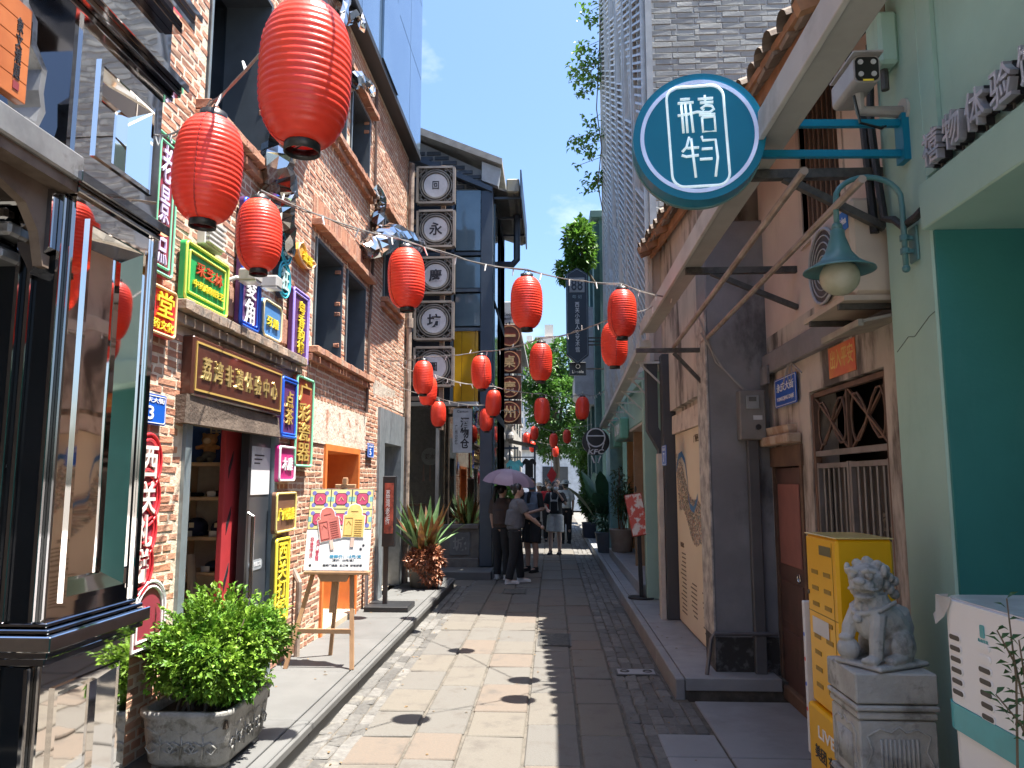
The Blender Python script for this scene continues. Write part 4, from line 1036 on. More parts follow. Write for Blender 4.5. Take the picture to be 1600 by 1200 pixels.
# round brown signs further on
RB = M('brown_disc', (.34, .09, .055), (.28, .07, .045), r=.45); RBG = M('brown_gold', (.85, .55, .28), r=.4, m=.3)
tp = thing('round_sign_post', 'black mast with round brown signs left of the far tree', 'post', (-1.0, 18.6, 0))
put('mast', MB().bar((-1.28, 18.62, .1), (-1.28, 18.62, 5.6), .06).bar((-1.28, 18.62, 5.3), (-.7, 18.62, 5.3), .05).bar((-.8, 18.62, 2.4), (-1.28, 18.62, 2.4), .05), FRM, tp)
for k, (py, ch) in enumerate(((525, '一'), (565, '桌'), (605, '廣'), (644, '州'))):
    p = PY(796, py, 18.5); t = thing('round_sign', ('topmost', 'second', 'third', 'lowest')[k] + ' round brown sign with a gold character', 'sign', p, 'round brown signs on the mast')
    put('board', MB().box(p.x - .29, p.x + .29, 18.5, 18.56, p.z - .29, p.z + .29, c=.01), M('brown_board', (.07, .03, .022), r=.5), t)
    put('disc', MB().tube([(p.x, 18.46, p.z), (p.x, 18.499, p.z)], .265, 26), RB, t)
    m = MB(); ring(m, (p.x, p.z), .235, .25, 18.45, 18.46); put('gilt_ring', m, RBG, t)
    text(ch, (p.x, 18.458, p.z), .3, .06 if k == 0 else .3, '-y', RBG, t, .01, .02)
    put('tie', MB().bar((p.x, 18.55, p.z + .28), (p.x, 18.55, p.z + .36), .04), FRM, t)
t = thing('cafe_sign', 'white cafe sign above the round brown signs', 'sign', PY(790, 488, 18.6))
p = PY(791, 488, 18.6); put('board', MB().box(p.x - .22, p.x + .22, 18.6, 18.66, p.z - .27, p.z + .27, c=.01), M('cafe_white', (.6, .62, .63)), t)
text('Coco\nend', (p.x + .04, 18.6, p.z - .1), .26, .18, '-y', INK, t)
put('tie', MB().bar((p.x, 18.64, p.z - .27), (p.x, 18.64, p.z - .45), .04), FRM, t)
# old white house past the restaurant
WHT_ = M('old_white_wall', (.52, .50, .47), (.42, .40, .37), r=.85, ns=2, stain=(.22, .21, .19), sscale=1.6, slo=.5, shi=.72, sz=.3)
wh = thing('white_house', 'old white house with carved eaves behind the round signs', 'house', (-3, 21, 0))
put('wall', MB().box(-6, -1.05, 20.6, 27, 0, 5.4), WHT_, wh)
put('parapet', MB().box(-6, -1.0, 20.5, 27, 5.4, 5.6, c=.02), WHT_, wh)
put('roof', MB().prism([(-6, 7.2), (-.8, 5.6), (-.8, 5.72), (-6, 7.35)], 'y', 20.4, 27), RFM, wh)
put('ridge_ornament', MB().ell((-1.2, 20.9, 6.0), (.22, .2, .35)).ell((-1.1, 20.9, 6.35), (.18, .16, .16)), M('ornament_clay', (.45, .38, .28), r=.9, bump=1, bs=8), wh)
for j in range(2):
    for i in range(3):
        f = put('window', MB().box(-1.06, -1.03, 21.3 + i * 1.8, 22.3 + i * 1.8, 1.2 + j * 2.3, 2.6 + j * 2.3, c=.01), M('window_dark', (.03, .035, .04)), wh); put('sill', MB().box(-1.05, -.95, 21.2 + i * 1.8, 22.4 + i * 1.8, 1.1 + j * 2.3, 1.18 + j * 2.3), WHT_, f)
cv = MB()
for i in range(26): cv.ell((-1.9 + (i % 5) * .2 + U(-.05, .05), 20.55, 1.2 + (i // 5) * .5 + U(-.1, .1)), (.1, .06, U(.08, .18)), 7, 5)
put('carving', cv, M('carving_grey', (.45, .44, .42), (.25, .24, .23), r=.9), wh, kind='stuff')
# garment stall: shirts on hangers under a small roof
stl = thing('garment_stall', 'small stall roof with hanging shirts beyond the round signs', 'stall', (-.7, 19.6, 0))
put('roof', MB().prism([(-1.1, 2.6), (-.35, 2.45), (-.35, 2.5), (-1.1, 2.66)], 'y', 19.2, 20.3), M('stall_roof', (.05, .045, .04), r=.8), stl)
for x in (-1.05, -.42): put('post', MB().bar((x, 19.3, .1), (x, 19.3, 2.5), .05), FRM, stl)
put('rail', MB().bar((-1.05, 19.3, 2.2), (-.4, 19.3, 2.2), .03), FRM, stl)
def shirt(lb, x, y, z, c_, w_=.24, h_=.5, slv=True):
    m = MB(); pts = [(-w_ * .5, -h_ * .5), (w_ * .5, -h_ * .5), (w_ * .5, h_ * .22), (w_ * .82, h_ * .1), (w_ * .9, h_ * .28), (w_ * .5, h_ * .5), (w_ * .18, h_ * .46), (0, h_ * .40), (-w_ * .18, h_ * .46), (-w_ * .5, h_ * .5), (-w_ * .9, h_ * .28), (-w_ * .82, h_ * .1), (-w_ * .5, h_ * .22)]
    m.prism([(x + a, z + b) for a, b in pts], 'y', y - .03, y + .03)
    return tag(put('hanging_shirt', m, M('cloth_' + lb.split()[0], c_, tuple(v * .7 for v in c_), r=.9, ns=6, bump=.4, bs=9), None), lb, 'shirt', 'shirts hanging at the stall')
shirt('teal shirt hanging at the stall behind the umbrella', -.92, 19.2, 1.88, (.06, .32, .42)); shirt('black shirt with white print hanging at the stall', -.56, 19.22, 1.92, (.02, .02, .022), .2, .5)
# hedge, low box and far street
LEAFD = M('hedge_leaf', (.09, .22, .03), (.15, .32, .045), r=.5, ns=3, trl=.25, rnd=.4)
def foliage(mb, c, rad, n, ln, wd, shell=.5, up=.4):
    for _ in range(n):
        while True:
            d = Vector((U(-1, 1), U(-1, 1), U(-1, 1)))
            if .05 < d.length < 1: break
        u = d.normalized(); q = d.length ** shell
        bump_ = .8 + .35 * noise.noise(u * 2.3 + Vector(c))
        p = Vector(c) + Vector((u.x * rad[0], u.y * rad[1], u.z * rad[2])) * q * bump_
        dirn = (u + Vector((U(-1, 1), U(-1, 1), U(-1, 1))) * .9 + Vector((0, 0, up * U(-1, 1))))
        mb.leaf(p, dirn, Vector((U(-.6, .6), U(-.6, .6), 1)), ln * U(.6, 1.3), wd * U(.6, 1.3))
hd = thing('hedge', 'sunlit green hedge behind the woman with the ponytail', 'hedge', (-1.0, 16.6, 0))
m = MB(); foliage(m, (-.95, 17.4, .95), (.3, .5, .85), 2600, .09, .05); put('foliage', m, LEAFD, hd, fix=False, kind='stuff')
put('stem', MB().tube([(-.95, 17.4, .1), (-.95, 17.4, 1.0)], .03, 6), M('bark', (.12, .09, .06)), hd)
put('trough', MB().box(-1.25, -.65, 17.0, 17.9, .1, .35, c=.02), M('trough_clay', (.2, .16, .13)), hd)
t = thing('railing_box', 'low cream box with a black railing at the street corner', 'railing', (-1.0, 15.2, .1))
put('box', MB().prism([(-1.1, .12), (-.78, .12), (-.78, .62), (-.93, .74), (-1.1, .62)], 'y', 14.7, 15.6), M('cream_paint', (.55, .52, .42)), t)
for i in range(5): put('rail', MB().bar((-.76, 14.6, .2 + i * .1), (-.76, 15.7, .2 + i * .1), .015), IRON, t)
# white gate house and far trees
gh = thing('white_gate_house', 'bright white gate house with a black eave at the far end of the street', 'house', (-.2, 42, 0))
put('wall', MB().box(-2.2, .2, 42, 46, 0, 3.3), M('bright_white_wall', (.80, .80, .78), r=.8), gh); put('roof', MB().prism([(-2.4, 3.3), (.5, 3.3), (.3, 3.6), (-2.2, 4.3)], 'y', 41.7, 46.2), M('black_tile', (.05, .055, .06), r=.7), gh)
put('wall', MB().box(.22, 2.2, 42.6, 46, 0, 3.0), M('pale_grey_wall', (.42, .46, .5)), gh); put('doorway', MB().box(.3, .9, 42.55, 42.59, 0, 2.4), M('window_dark', (.03, .035, .04)), gh)
put('window', MB().box(-.5, .1, 41.95, 41.99, 1.0, 2.4), M('window_dark', (.03, .035, .04)), gh)
def tree(lb, base, h, crowns, n, ln, wd, cols, trunk=.14):
    t = thing('tree', lb, 'tree', base, 'trees at the far end of the street'); b = Vector(base)
    top = b + Vector((0, 0, h)); tr = MB(); tr.tube([b, b + Vector((.1, 0, h * .4)), top], [trunk, trunk * .8, trunk * .45], 8)
    for c, _ in crowns: tr.tube([b + Vector((.05, 0, h * .5)), b.lerp(Vector(c), .6) + Vector((0, 0, h * .3)), Vector(c)], [trunk * .5, trunk * .3, .02], 6)
    put('trunk', tr, M('bark', (.12, .09, .06), (.08, .06, .04), r=.9, bump=.6, bs=14), t)
    m = MB()
    tot = sum(r_[0] * r_[2] for _, r_ in crowns)
    for c, r_ in crowns: foliage(m, c, r_, int(n * r_[0] * r_[2] / tot), ln, wd, .42)
    put('crown', m, M('leaf_' + lb.split()[0], cols[0], cols[1], r=.45, ns=.9, trl=.3, rnd=.35), t, fix=False, kind='stuff')
tree('big leafy tree closing the street, behind the lanterns', (.1, 31, 0), 5.5, [((.3, 31, 4.6), (1.5, 1.6, 1.5)), ((-.7, 31, 6.0), (1.1, 1.4, 1.5)), ((1.2, 30, 3.4), (1.0, 1.4, 1.3)), ((.9, 32, 6.6), (1.3, 1.4, 1.3)), ((.0, 31.5, 3.2), (.8, 1, .8))], 15000, .2, .1, ((.055, .14, .022), (.10, .22, .032)), .18)
tree('darker tree at the right of the far street', (1.7, 27, 0), 4, [((1.5, 27, 3.2), (.75, 1.4, 1.3)), ((1.7, 27.5, 4.8), (.9, 1.2, 1.3)), ((1.55, 26, 1.7), (.6, 1.2, 1.0))], 7500, .18, .09, ((.045, .12, .025), (.08, .18, .035)))
tree('sunlit shrub tree low at the right beyond the pots', (1.2, 24.5, 0), 2, [((1.25, 24.5, 2.0), (.45, .8, .75)), ((1.15, 24, 1.1), (.35, .6, .6))], 2600, .13, .07, ((.06, .15, .02), (.10, .22, .03)), .06)
# distant apartment towers
def tower(lb, px0, px1, top, Yd, col):
    a = PY(px0, top, Yd); b = PY(px1, top, Yd); t = thing('apartment_tower', lb, 'apartment block', ((a.x + b.x) / 2, Yd, 0), 'far apartment towers')
    put('body', MB().box(a.x, b.x, Yd, Yd + 12, 0, a.z), col, t); put('roof_house', MB().box(a.x + (b.x - a.x) * .4, a.x + (b.x - a.x) * .75, Yd + 1, Yd + 6, a.z, a.z + 2.6), col, t)
    n = 4; z = a.z - 2.2
    while z > a.z - 16:
        for i in range(n):
            x = a.x + (b.x - a.x) * (i + .2) / n
            put('window', MB().box(x, x + (b.x - a.x) / n * .55, Yd - .05, Yd - .01, z - .7, z + .8), M('tower_window', (.16, .22, .28), r=.2), t)
        z -= 2.6
tower('pale far apartment tower, the nearer and lower one', 812, 838, 546, 130, M('tower_pale', (.62, .60, .55), r=.8)); tower('taller beige apartment tower right behind the lantern', 836, 874, 526, 150, M('tower_beige', (.55, .52, .47), r=.8))

# the street goes on behind the camera (seen in the polished metal and glass)
RW = M('rear_render', (.34, .27, .21), (.27, .21, .165), r=.9, ns=1.5, stain=(.16, .13, .11), sscale=1.5, slo=.5, shi=.72, sz=.3)
for lb, x0, x1, y0, y1, h_ in (('plain rendered house behind the viewer on the left', -7, -2.3, -13, .7, 6.2), ('plain house closing the square behind the viewer', -2.3, 9, -27, -25, 6.5)):
    t = thing('rear_row_house', lb, 'house', ((x0 + x1) / 2, (y0 + y1) / 2, 0)); put('wall', MB().box(x0, x1, y0, y1, 0, h_), RW, t)
    for i in range(4):
        y = y0 + (y1 - y0) * (i + .3) / 4; xx = x1 if x1 < 0 else x0
        if y1 - y0 > 3: put('shutter', MB().box(xx - .03, xx + .03, y, y + 1.3, .1, 2.4, c=.01), M('shutter_dark', (.05, .06, .07), r=.4), t); put('window', MB().box(xx - .03, xx + .03, y, y + 1.1, 3.2, 4.3, c=.01), M('window_dark', (.03, .035, .04)), t)
    if y1 - y0 < 3: put('doorway', MB().box(-1.4, .6, -25.02, -24.96, 0, 2.6), M('shutter_dark', (.05, .06, .07)), t)
pz = put('bounce_plaza', MB().box(1.01, 12, -26, -1.05, -.08, -.010).box(-2.3, -1.51, -26, -1.05, -.08, -.010), M('bounce_stone', (.50, .48, .45), (.45, .43, .40), r=.8, ns=1.5, rnd=.05), None); pz['kind'] = 'structure'  # unseen square, added and kept pale to bounce sunlight onto camera-facing surfaces

# ================================================================ RIGHT FAR: tall grey brick building with slatted facade
TX, TY = 1.28, 9.2
tb = thing('tall_brick_building', 'tall grey brick building with white slatted street facade on the right', 'building', (2, TY, 0))
TBJ = M('grey_joint', (.52, .53, .52), r=.9, ns=6); TBR = M('grey_face_brick', (.30, .315, .31), (.24, .255, .255), r=.8, ns=8, bump=.45, bs=40, ramp=[(.25, .265, .26), (.215, .23, .23), (.285, .295, .285), (.20, .213, .217), (.27, .28, .268), (.235, .248, .245)])
put('front_wall', MB().box(TX, 7, TY + .02, 12.6, 3.0, 9.9), TBJ, tb)
WP = M('white_facade', (.60, .60, .575), (.54, .54, .515), r=.7, ns=1.5, stain=(.42, .42, .40), sscale=1.2, slo=.5, shi=.75, sz=.25)
put('street_wall', MB().box(TX + .005, 7, 12.61, 16.7, 3.0, 13.4), WP, tb)
put('street_wall', MB().box(TX - .02, TX - .002, TY + .02, 12.6, 3.0, 9.9), WP, tb)
vb = []
for q in range(5):
    m = MB(); m.box(-.137, .137, -.012, .03, -.034, .034, c=.004, jit=.003); vb.append(m)
vbm = [m.mesh('brick', TBR) for m in vb]
lst = []; z = 4.0; row = 0
while z < 9.86:
    x = TX + .14 + (.14 if row % 2 else 0) - (.14 if row % 2 else 0) * .5
    while x < 4.2: lst.append((x, z)); x += .285
    z += .078; row += 1
def tv(b):
    px, py, d = to_px((b[0], TY, b[1])); return d if (1015 < px < 1265 and -15 < py < 330) else 99
lst.sort(key=tv); rest = MB()
for i, (x, z) in enumerate(lst):
    q = random.randrange(5); mt = Matrix.Translation((x + U(-.004, .004), TY + .018 + U(-.004, .004), z))
    if i < 280:
        o = link('brick', vbm[q], tb); o.matrix_basis = mt
    else:
        k = rest.mark(); rest._add(vb[q].v, vb[q].f); rest.tf(mt, k)
put('brickwork', rest, TBR, tb, kind='stuff')
put('corner_post', MB().box(TX - .05, TX + .03, TY - .04, TY + .04, 3.0, 9.9), M('corner_steel', (.30, .31, .31), r=.5, m=.4), tb)
SLT = M('aluminium_slat', (.62, .62, .60), r=.45, m=.35)
for i in range(6):
    y0 = 9.3 + i * 1.22; y1 = y0 + .95; zt = 9.8 if y1 < 12.6 else 13.3
    m = MB(); z = 3.15; wedge = U(0, 2)
    while z < zt:
        ph = ((z + wedge * 1.7) % 4.2) / 4.2
        b = y1 if ph > .38 else y0 + (y1 - y0) * max(.0, (ph / .38))
        if b - y0 > .12: m.bar((TX - .075, y0, z), (TX - .075, b, z + (b - y0) * .55), .03, .055, up=(1, 0, 0))
        z += .115
    put('slat_panel', m, SLT, tb, kind='stuff')
    for yy in (y0, y1): put('panel_stile', MB().box(TX - .10, TX - .04, yy - .02, yy + .02, 3.05, zt), SLT, tb)
put('end_return', MB().box(TX - .11, TX + .0, 16.6, 16.72, 3.0, 13.4), WP, tb)
# hanging vine on its far edge
LV = M('vine_leaf', (.07, .16, .02), (.11, .24, .03), r=.45, ns=4, trl=.35, rnd=.4)
vn = thing('hanging_vine', 'leafy vine trailing from the roof edge against the sky', 'vine', (1.1, 16.4, 11))
pth = [PY(942, -40, 16.3), PY(938, 40, 16.3), PY(936, 90, 16.3), PY(932, 170, 16.3), PY(940, 230, 16.3), PY(934, 290, 16.3), PY(942, 330, 16.3)]
put('stem', MB().tube(pth, .012, 5), M('bark', (.12, .09, .06)), vn)
m = MB(); st = MB()
for px, py, n, sp in ((918, 20, 40, .25), (930, 35, 26, .2), (912, 75, 46, .22), (928, 88, 50, .22), (905, 108, 50, .25), (922, 112, 60, .25), (912, 132, 55, .25), (934, 128, 30, .18), (907, 148, 16, .12), (893, 110, 14, .12), (922, 190, 30, .2), (930, 210, 40, .2), (915, 222, 40, .22), (896, 216, 20, .16), (900, 232, 16, .14), (922, 242, 24, .14), (905, 258, 8, .1), (932, 275, 46, .2), (920, 290, 30, .2), (940, 285, 30, .15)):
    c = PY(px, py, 16.3 + U(-.3, .3))
    for _ in range(n):
        p = c + Vector((U(-sp, sp), U(-sp, sp), U(-sp * .7, sp * .7))); m.leaf(p, (U(-1, 1), U(-1, 1), U(-.8, .1)), (U(-.5, .5), U(-.5, .5), 1), U(.09, .17), U(.06, .1))
    st.tube([PY(938, py - 12, 16.3), c], .006, 4)
put('foliage', m, LV, vn, fix=False, kind='stuff'); put('twig', st, M('bark', (.12, .09, .06)), vn, kind='stuff')
# teal building beyond with a roof shrub
te = thing('teal_building', 'teal rendered building beyond the slatted facade', 'building', (2, 19, 0)); TEAL = M('teal_render', (.10, .19, .18), (.08, .155, .15), r=.8, ns=2)
put('wall', MB().box(1.22, 6, 18.5, 26, 0, 8.1), TEAL, te)
for y in (18.55, 20.6, 22.6): put('pilaster', MB().box(1.08, 1.219, y, y + .6, 0, 8.0), M('teal_dark', (.07, .15, .145), r=.8), te)
for y in (19.3, 21.3):
    for z in (3.6, 5.8): put('window', MB().box(1.19, 1.218, y, y + 1.1, z, z + 1.4), M('window_dark', (.03, .035, .04)), te)
put('cornice', MB().box(1.0, 6, 18.4, 26, 8.1, 8.3, c=.02), TEAL, te)
sbn = thing('roof_shrub', 'bright green shrub growing at the teal roof edge', 'shrub', (.9, 17.5, 7))
m = MB(); foliage(m, (.72, 17.8, 7.15), (.38, .5, .75), 1500, .16, .09); foliage(m, (.45, 17.8, 6.55), (.35, .4, .3), 450, .15, .08); put('foliage', m, LV, sbn, fix=False, kind='stuff')
put('stem', MB().tube([(1.1, 17.8, 6.2), (.8, 17.8, 6.7), (.7, 17.8, 7.3)], .03, 6), M('bark', (.12, .09, .06)), sbn)
# tall blue blade sign and small black sign
p = PY(902, 492, 17.0); t = thing('blade_sign', 'tall navy blade sign with pointed ends on the right', 'sign', p)
NV = M('navy_sign', (.018, .03, .055), r=.35); h = .25
put('board', MB().prism([(p.x - h, p.z - .92), (p.x, p.z - 1.12), (p.x + h, p.z - .92), (p.x + h, p.z + .95), (p.x, p.z + 1.1), (p.x - h, p.z + .95)], 'y', 17.0, 17.12), NV, t)
m = MB(); m.tube([(p.x - h + .03, 16.997, p.z - .9), (p.x, 16.997, p.z - 1.08), (p.x + h - .03, 16.997, p.z - .9), (p.x + h - .03, 16.997, p.z + .93), (p.x, 16.997, p.z + 1.06), (p.x - h + .03, 16.997, p.z + .93)], .006, 4, closed=True); put('edge_line', m, STEELL, t)
put('emblem', MB().box(p.x - .17, p.x + .17, 16.985, 16.999, p.z + .52, p.z + .86, c=.004), M('emblem_grey', (.42, .45, .48)), t)
text('88', (p.x, 16.984, p.z + .69), .26, .26, '-y', NV, t); text('粤 记', (p.x, 16.998, p.z + .42), .22, .08, '-y', STEELL, t)
text('西\n关\n小\n姐\n人\n文\n艺\n术\n馆', (p.x, 16.998, p.z - .28), .1, 1.15, '-y', WHT, t, .004)
for z in (-.6, -.52, -.68): put('arm', MB().bar((p.x + h, 17.06, p.z + z), (1.25, 17.06, p.z + z), .03), IRON, t)
p = PY(903, 576, 17.4); t = thing('small_black_sign', 'small square black sign under the navy blade sign', 'sign', p); put('board', MB().box(p.x - .19, p.x + .19, 17.4, 17.5, p.z - .15, p.z + .15, c=.01), M('sign_black', (.012, .014, .02), r=.3), t); text('Livsole', (p.x, 17.398, p.z - .07), .26, .07, '-y', WHT, t); m = MB(); ring(m, (p.x, p.z + .05), .04, .052, 17.385, 17.399, 16); put('emblem', m, WHT, t); put('arm', MB().bar((p.x + .19, 17.45, p.z), (1.25, 17.45, p.z), .03), IRON, t)
bw = thing('white_bay', 'white bay with grey underside behind the small black sign', 'bay', (1, 20, 3)); put('box', MB().prism([(.62, 3.9), (.95, 3.6), (1.23, 3.6), (1.23, 6.2), (.62, 6.2)], 'y', 20, 22), M('bay_white', (.62, .64, .68)), bw); put('pane', MB().box(.60, .618, 20.3, 21.7, 4.3, 5.9), BGLS, bw)

# ================================================================ RIGHT: fried chicken shop with green frame
GRNF = M('sage_green_frame', (.34, .54, .47), (.30, .49, .425), r=.5, ns=2); TEALP = M('teal_post', (.20, .46, .48), r=.5)
kf = thing('green_shopfront', 'sage green framed fast food shopfront with warm interior', 'shopfront', (1.3, 13, .1))
put('header', MB().box(1.24, 1.9, 10.02, 16.6, 2.42, 3.0, c=.01), GRNF, kf); put('header_lip', MB().box(1.18, 1.24, 10.02, 16.6, 2.9, 3.02, c=.005), GRNF, kf)
put('post', MB().box(1.18, 1.5, 9.86, 10.02, .14, 3.02, c=.006), GRNF, kf); put('post', MB().box(1.17, 1.42, 15.4, 16.6, .14, 2.418, c=.006), TEALP, kf); put('post', MB().box(1.3, 1.5, 12.2, 12.32, .3, 2.418), M('wood_post', (.32, .22, .13)), kf)
put('step', MB().box(1.12, 3, 10.03, 15.39, .14, .30, c=.01), DARKST, kf)
WRM = M('warm_panel', (.70, .42, .20), (.62, .36, .17), r=.5, ns=2)
put('inner_wall', MB().box(2.0, 2.05, 10.03, 15.4, .3, 2.42), WRM, kf); put('inner_wall', MB().box(1.5, 2.0, 15.35, 15.39, .3, 2.42), WRM, kf); put('ceiling', MB().box(1.25, 2.0, 10.05, 15.4, 2.38, 2.415), RM, kf)
put('counter', MB().box(1.6, 1.95, 12.5, 15, .3, 1.1, c=.01), M('counter_wood', (.5, .33, .18)), kf)
put('menu_board', MB().box(1.975, 1.998, 10.6, 12, 1.4, 2.2), M('menu_red', (.45, .06, .05), (.6, .5, .4), ns=9, lo=.45, hi=.55), kf)
put('side_poster', MB().box(1.33, 1.36, 10.1, 10.9, .5, 1.45), M('poster_pale', (.6, .65, .68), (.3, .4, .45), ns=6), kf)
bx = put('sign_box', MB().box(1.10, 1.238, 12.3, 13.5, 2.28, 2.62, c=.02), M('mint_box', (.14, .42, .34), r=.4), kf); text('K PRO', (1.10, 12.9, 2.45), .8, .18, '-x', WHT, bx, .006)
put('sign_box', MB().box(1.10, 1.238, 13.6, 14.5, 2.20, 2.72, c=.02), M('mint_box', (.14, .42, .34)), kf)
for i in range(5): put('spot_arm', MB().bar((1.14, 11.4 + i * .5, 2.62), (1.14, 11.4 + i * .5, 2.85), .015), GRNF, kf)
put('beige_band', MB().box(1.25, 1.9, 9.3, 16.6, 3.02, 3.3), M('beige_render', (.50, .42, .35), r=.85, ns=3), kf)
put('dark_opening', MB().box(1.45, 2.2, 8.95, 9.85, .14, 3.0), M('navy_dark', (.012, .015, .03), r=.35), kf)
lg = thing('bucket_logo_sign', 'black round hanging sign with a white bucket outline and letters', 'sign', (.9, 15.2, 2.4))
p = PY(931, 690, 15.2); BK = M('sign_black', (.012, .014, .02)); put('board', MB().tube([(p.x, 15.2, p.z), (p.x, 15.28, p.z)], .27, 24), BK, lg)
m = MB(); ring(m, (p.x, p.z + .08), .165, .19, 15.18, 15.199); put('ring', m, WHT, lg); put('rim_bar', MB().box(p.x - .17, p.x + .17, 15.178, 15.198, p.z + .1, p.z + .125), WHT, lg)
for s_ in (-1, 1): put('bucket_side', MB().bar((p.x + s_ * .16, 15.188, p.z - .02), (p.x + s_ * .12, 15.188, p.z - .14), .02), WHT, lg)
text('KFC', (p.x, 15.198, p.z - .20), .3, .1, '-y', WHT, lg, .01, .03, .2)
for s_ in (-1, 1): put('bucket_leg', MB().bar((p.x + s_ * .09, 15.188, p.z - .28), (p.x + s_ * .035, 15.188, p.z - .42), .025), WHT, lg)
put('bracket', MB().bar((p.x, 15.24, p.z + .26), (1.2, 15.24, p.z + .3), .04), IRON, lg)
# descending white trough on brackets over the shopfront
tr = thing('cable_trough', 'long white cable trough sloping down over the green shopfront', 'trough', (.95, 12, 2.7))
put('channel', MB().bar((.98, 7.9, 3.02), (.98, 14.6, 2.63), .12, .07), M('trough_white', (.52, .54, .52), (.42, .44, .43), r=.5, ns=2), tr)
for i in range(7):
    y = 8.6 + i * .95; z = 3.02 - (y - 7.9) * .0584; put('rung', MB().bar((.96, y, z - .05), (1.24, y, z - .05), .025), M('trough_white', (.5, .5, .5)), tr); put('brace', MB().bar((1.0, y, z - .06), (1.24, y, z - .3), .02), M('trough_white', (.5, .5, .5)), tr)

# ================================================================ RIGHT NEAR: old rendered house
OLD = M('old_beige_render', (.52, .465, .41), (.44, .39, .345), r=.9, ns=2.2, bump=.25, bs=30, stain=(.085, .07, .06), sscale=2.6, slo=.455, shi=.63, sz=.30)
CLN = M('peach_render', (.57, .475, .415), (.51, .42, .37), r=.9, ns=1.6, bump=.15, bs=30, stain=(.33, .27, .235), sscale=1.4, slo=.55, shi=.8, sz=.3)
GRY = M('grey_render', (.25, .25, .26), (.19, .19, .20), r=.85, ns=2, bump=.3, bs=25, stain=(.07, .07, .072), sscale=1.8, slo=.52, shi=.7, sz=.5)
oh = thing('old_house', 'old stained beige house with tiled eave on the right', 'house', (1.8, 5, 0)); GX = 1.75
def wall_r(mb, X, y0, y1, z0, z1, ops, depth):
    k = mb.mark(); wall_x(mb, 0, y0, y1, z0, z1, ops, depth)
    for i in range(k, len(mb.v)): a, b, c = mb.v[i]; mb.v[i] = (X - a, b, c)
RDOOR = (5.46, 6.19, 0.0, 1.86); GATE = (4.08, 5.26, 0.0, 2.2); WIN = (4.5, 5.2, 3.25, 4.3)
m = MB(); wall_r(m, GX, 3.6, 6.3, -.05, 2.75, [RDOOR, GATE], .18); put('lower_wall', m, OLD, oh, fix=False)
m = MB(); wall_r(m, GX, 3.3, 6.3, 2.75, 4.6, [WIN], .18); put('upper_wall', m, CLN, oh, fix=False)
put('far_wall', MB().box(1.36, 3.4, 6.62, 8.9, .1, 2.36), OLD, oh); put('far_upper_wall', MB().box(1.30, 3.4, 6.62, 9.18, 2.36, 4.45), OLD, oh)
put('gable_end', MB().box(1.18, 3.4, 8.9, 9.17, 3.0, 4.5), CLN, oh); put('gable_edge', MB().box(1.15, 1.2, 8.86, 9.175, 2.9, 4.4), M('white_edge', (.6, .55, .5)), oh)
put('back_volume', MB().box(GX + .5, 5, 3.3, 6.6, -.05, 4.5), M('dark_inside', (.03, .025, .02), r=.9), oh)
put('beam', MB().box(GX - .05, GX + .1, 3.67, 6.2, 2.44, 2.60, c=.008), M('grey_beam', (.22, .21, .22), (.17, .165, .17), r=.8, ns=4), oh)
put('beam_end', MB().box(GX - .07, GX - .05, 6.0, 6.19, 2.36, 2.5), GRY, oh)
pil = put('pillar', MB().box(1.27, 2.2, 6.22, 6.615, -.02, 3.75, c=.01), GRY, oh)
put('pillar_base', MB().box(1.262, 2.2, 6.212, 6.6, -.02, .40, jit=.004), M('soot_black', (.025, .024, .023), (.10, .10, .10), r=.7, ns=9, lo=.5, hi=.62, bump=.8, bs=20), pil)
put('painted_edge', MB().box(1.255, 1.268, 6.215, 6.61, .4, 3.0), M('flaking_white', (.52, .50, .46), (.25, .24, .23), r=.8, ns=8), pil)
# window with iron bars
wn = put('window', MB().box(GX + .14, GX + .17, *WIN[:2], *WIN[2:]), M('window_dark', (.03, .035, .04)), oh)
for i in range(8): y = WIN[0] + .05 + i * .086; put('bar', MB().bar((GX + .03, y, WIN[2]), (GX + .03, y, WIN[3]), .02), M('rust_bar', (.16, .09, .06), (.1, .06, .045), r=.7), wn)
put('frame', MB().box(GX - .01, GX + .04, WIN[0] - .06, WIN[0], WIN[2] - .06, WIN[3] + .05).box(GX - .01, GX + .04, WIN[1], WIN[1] + .06, WIN[2] - .06, WIN[3] + .05).box(GX - .02, GX + .04, WIN[0], WIN[1], WIN[2] - .06, WIN[2]), M('pale_frame', (.5, .42, .36)), wn)
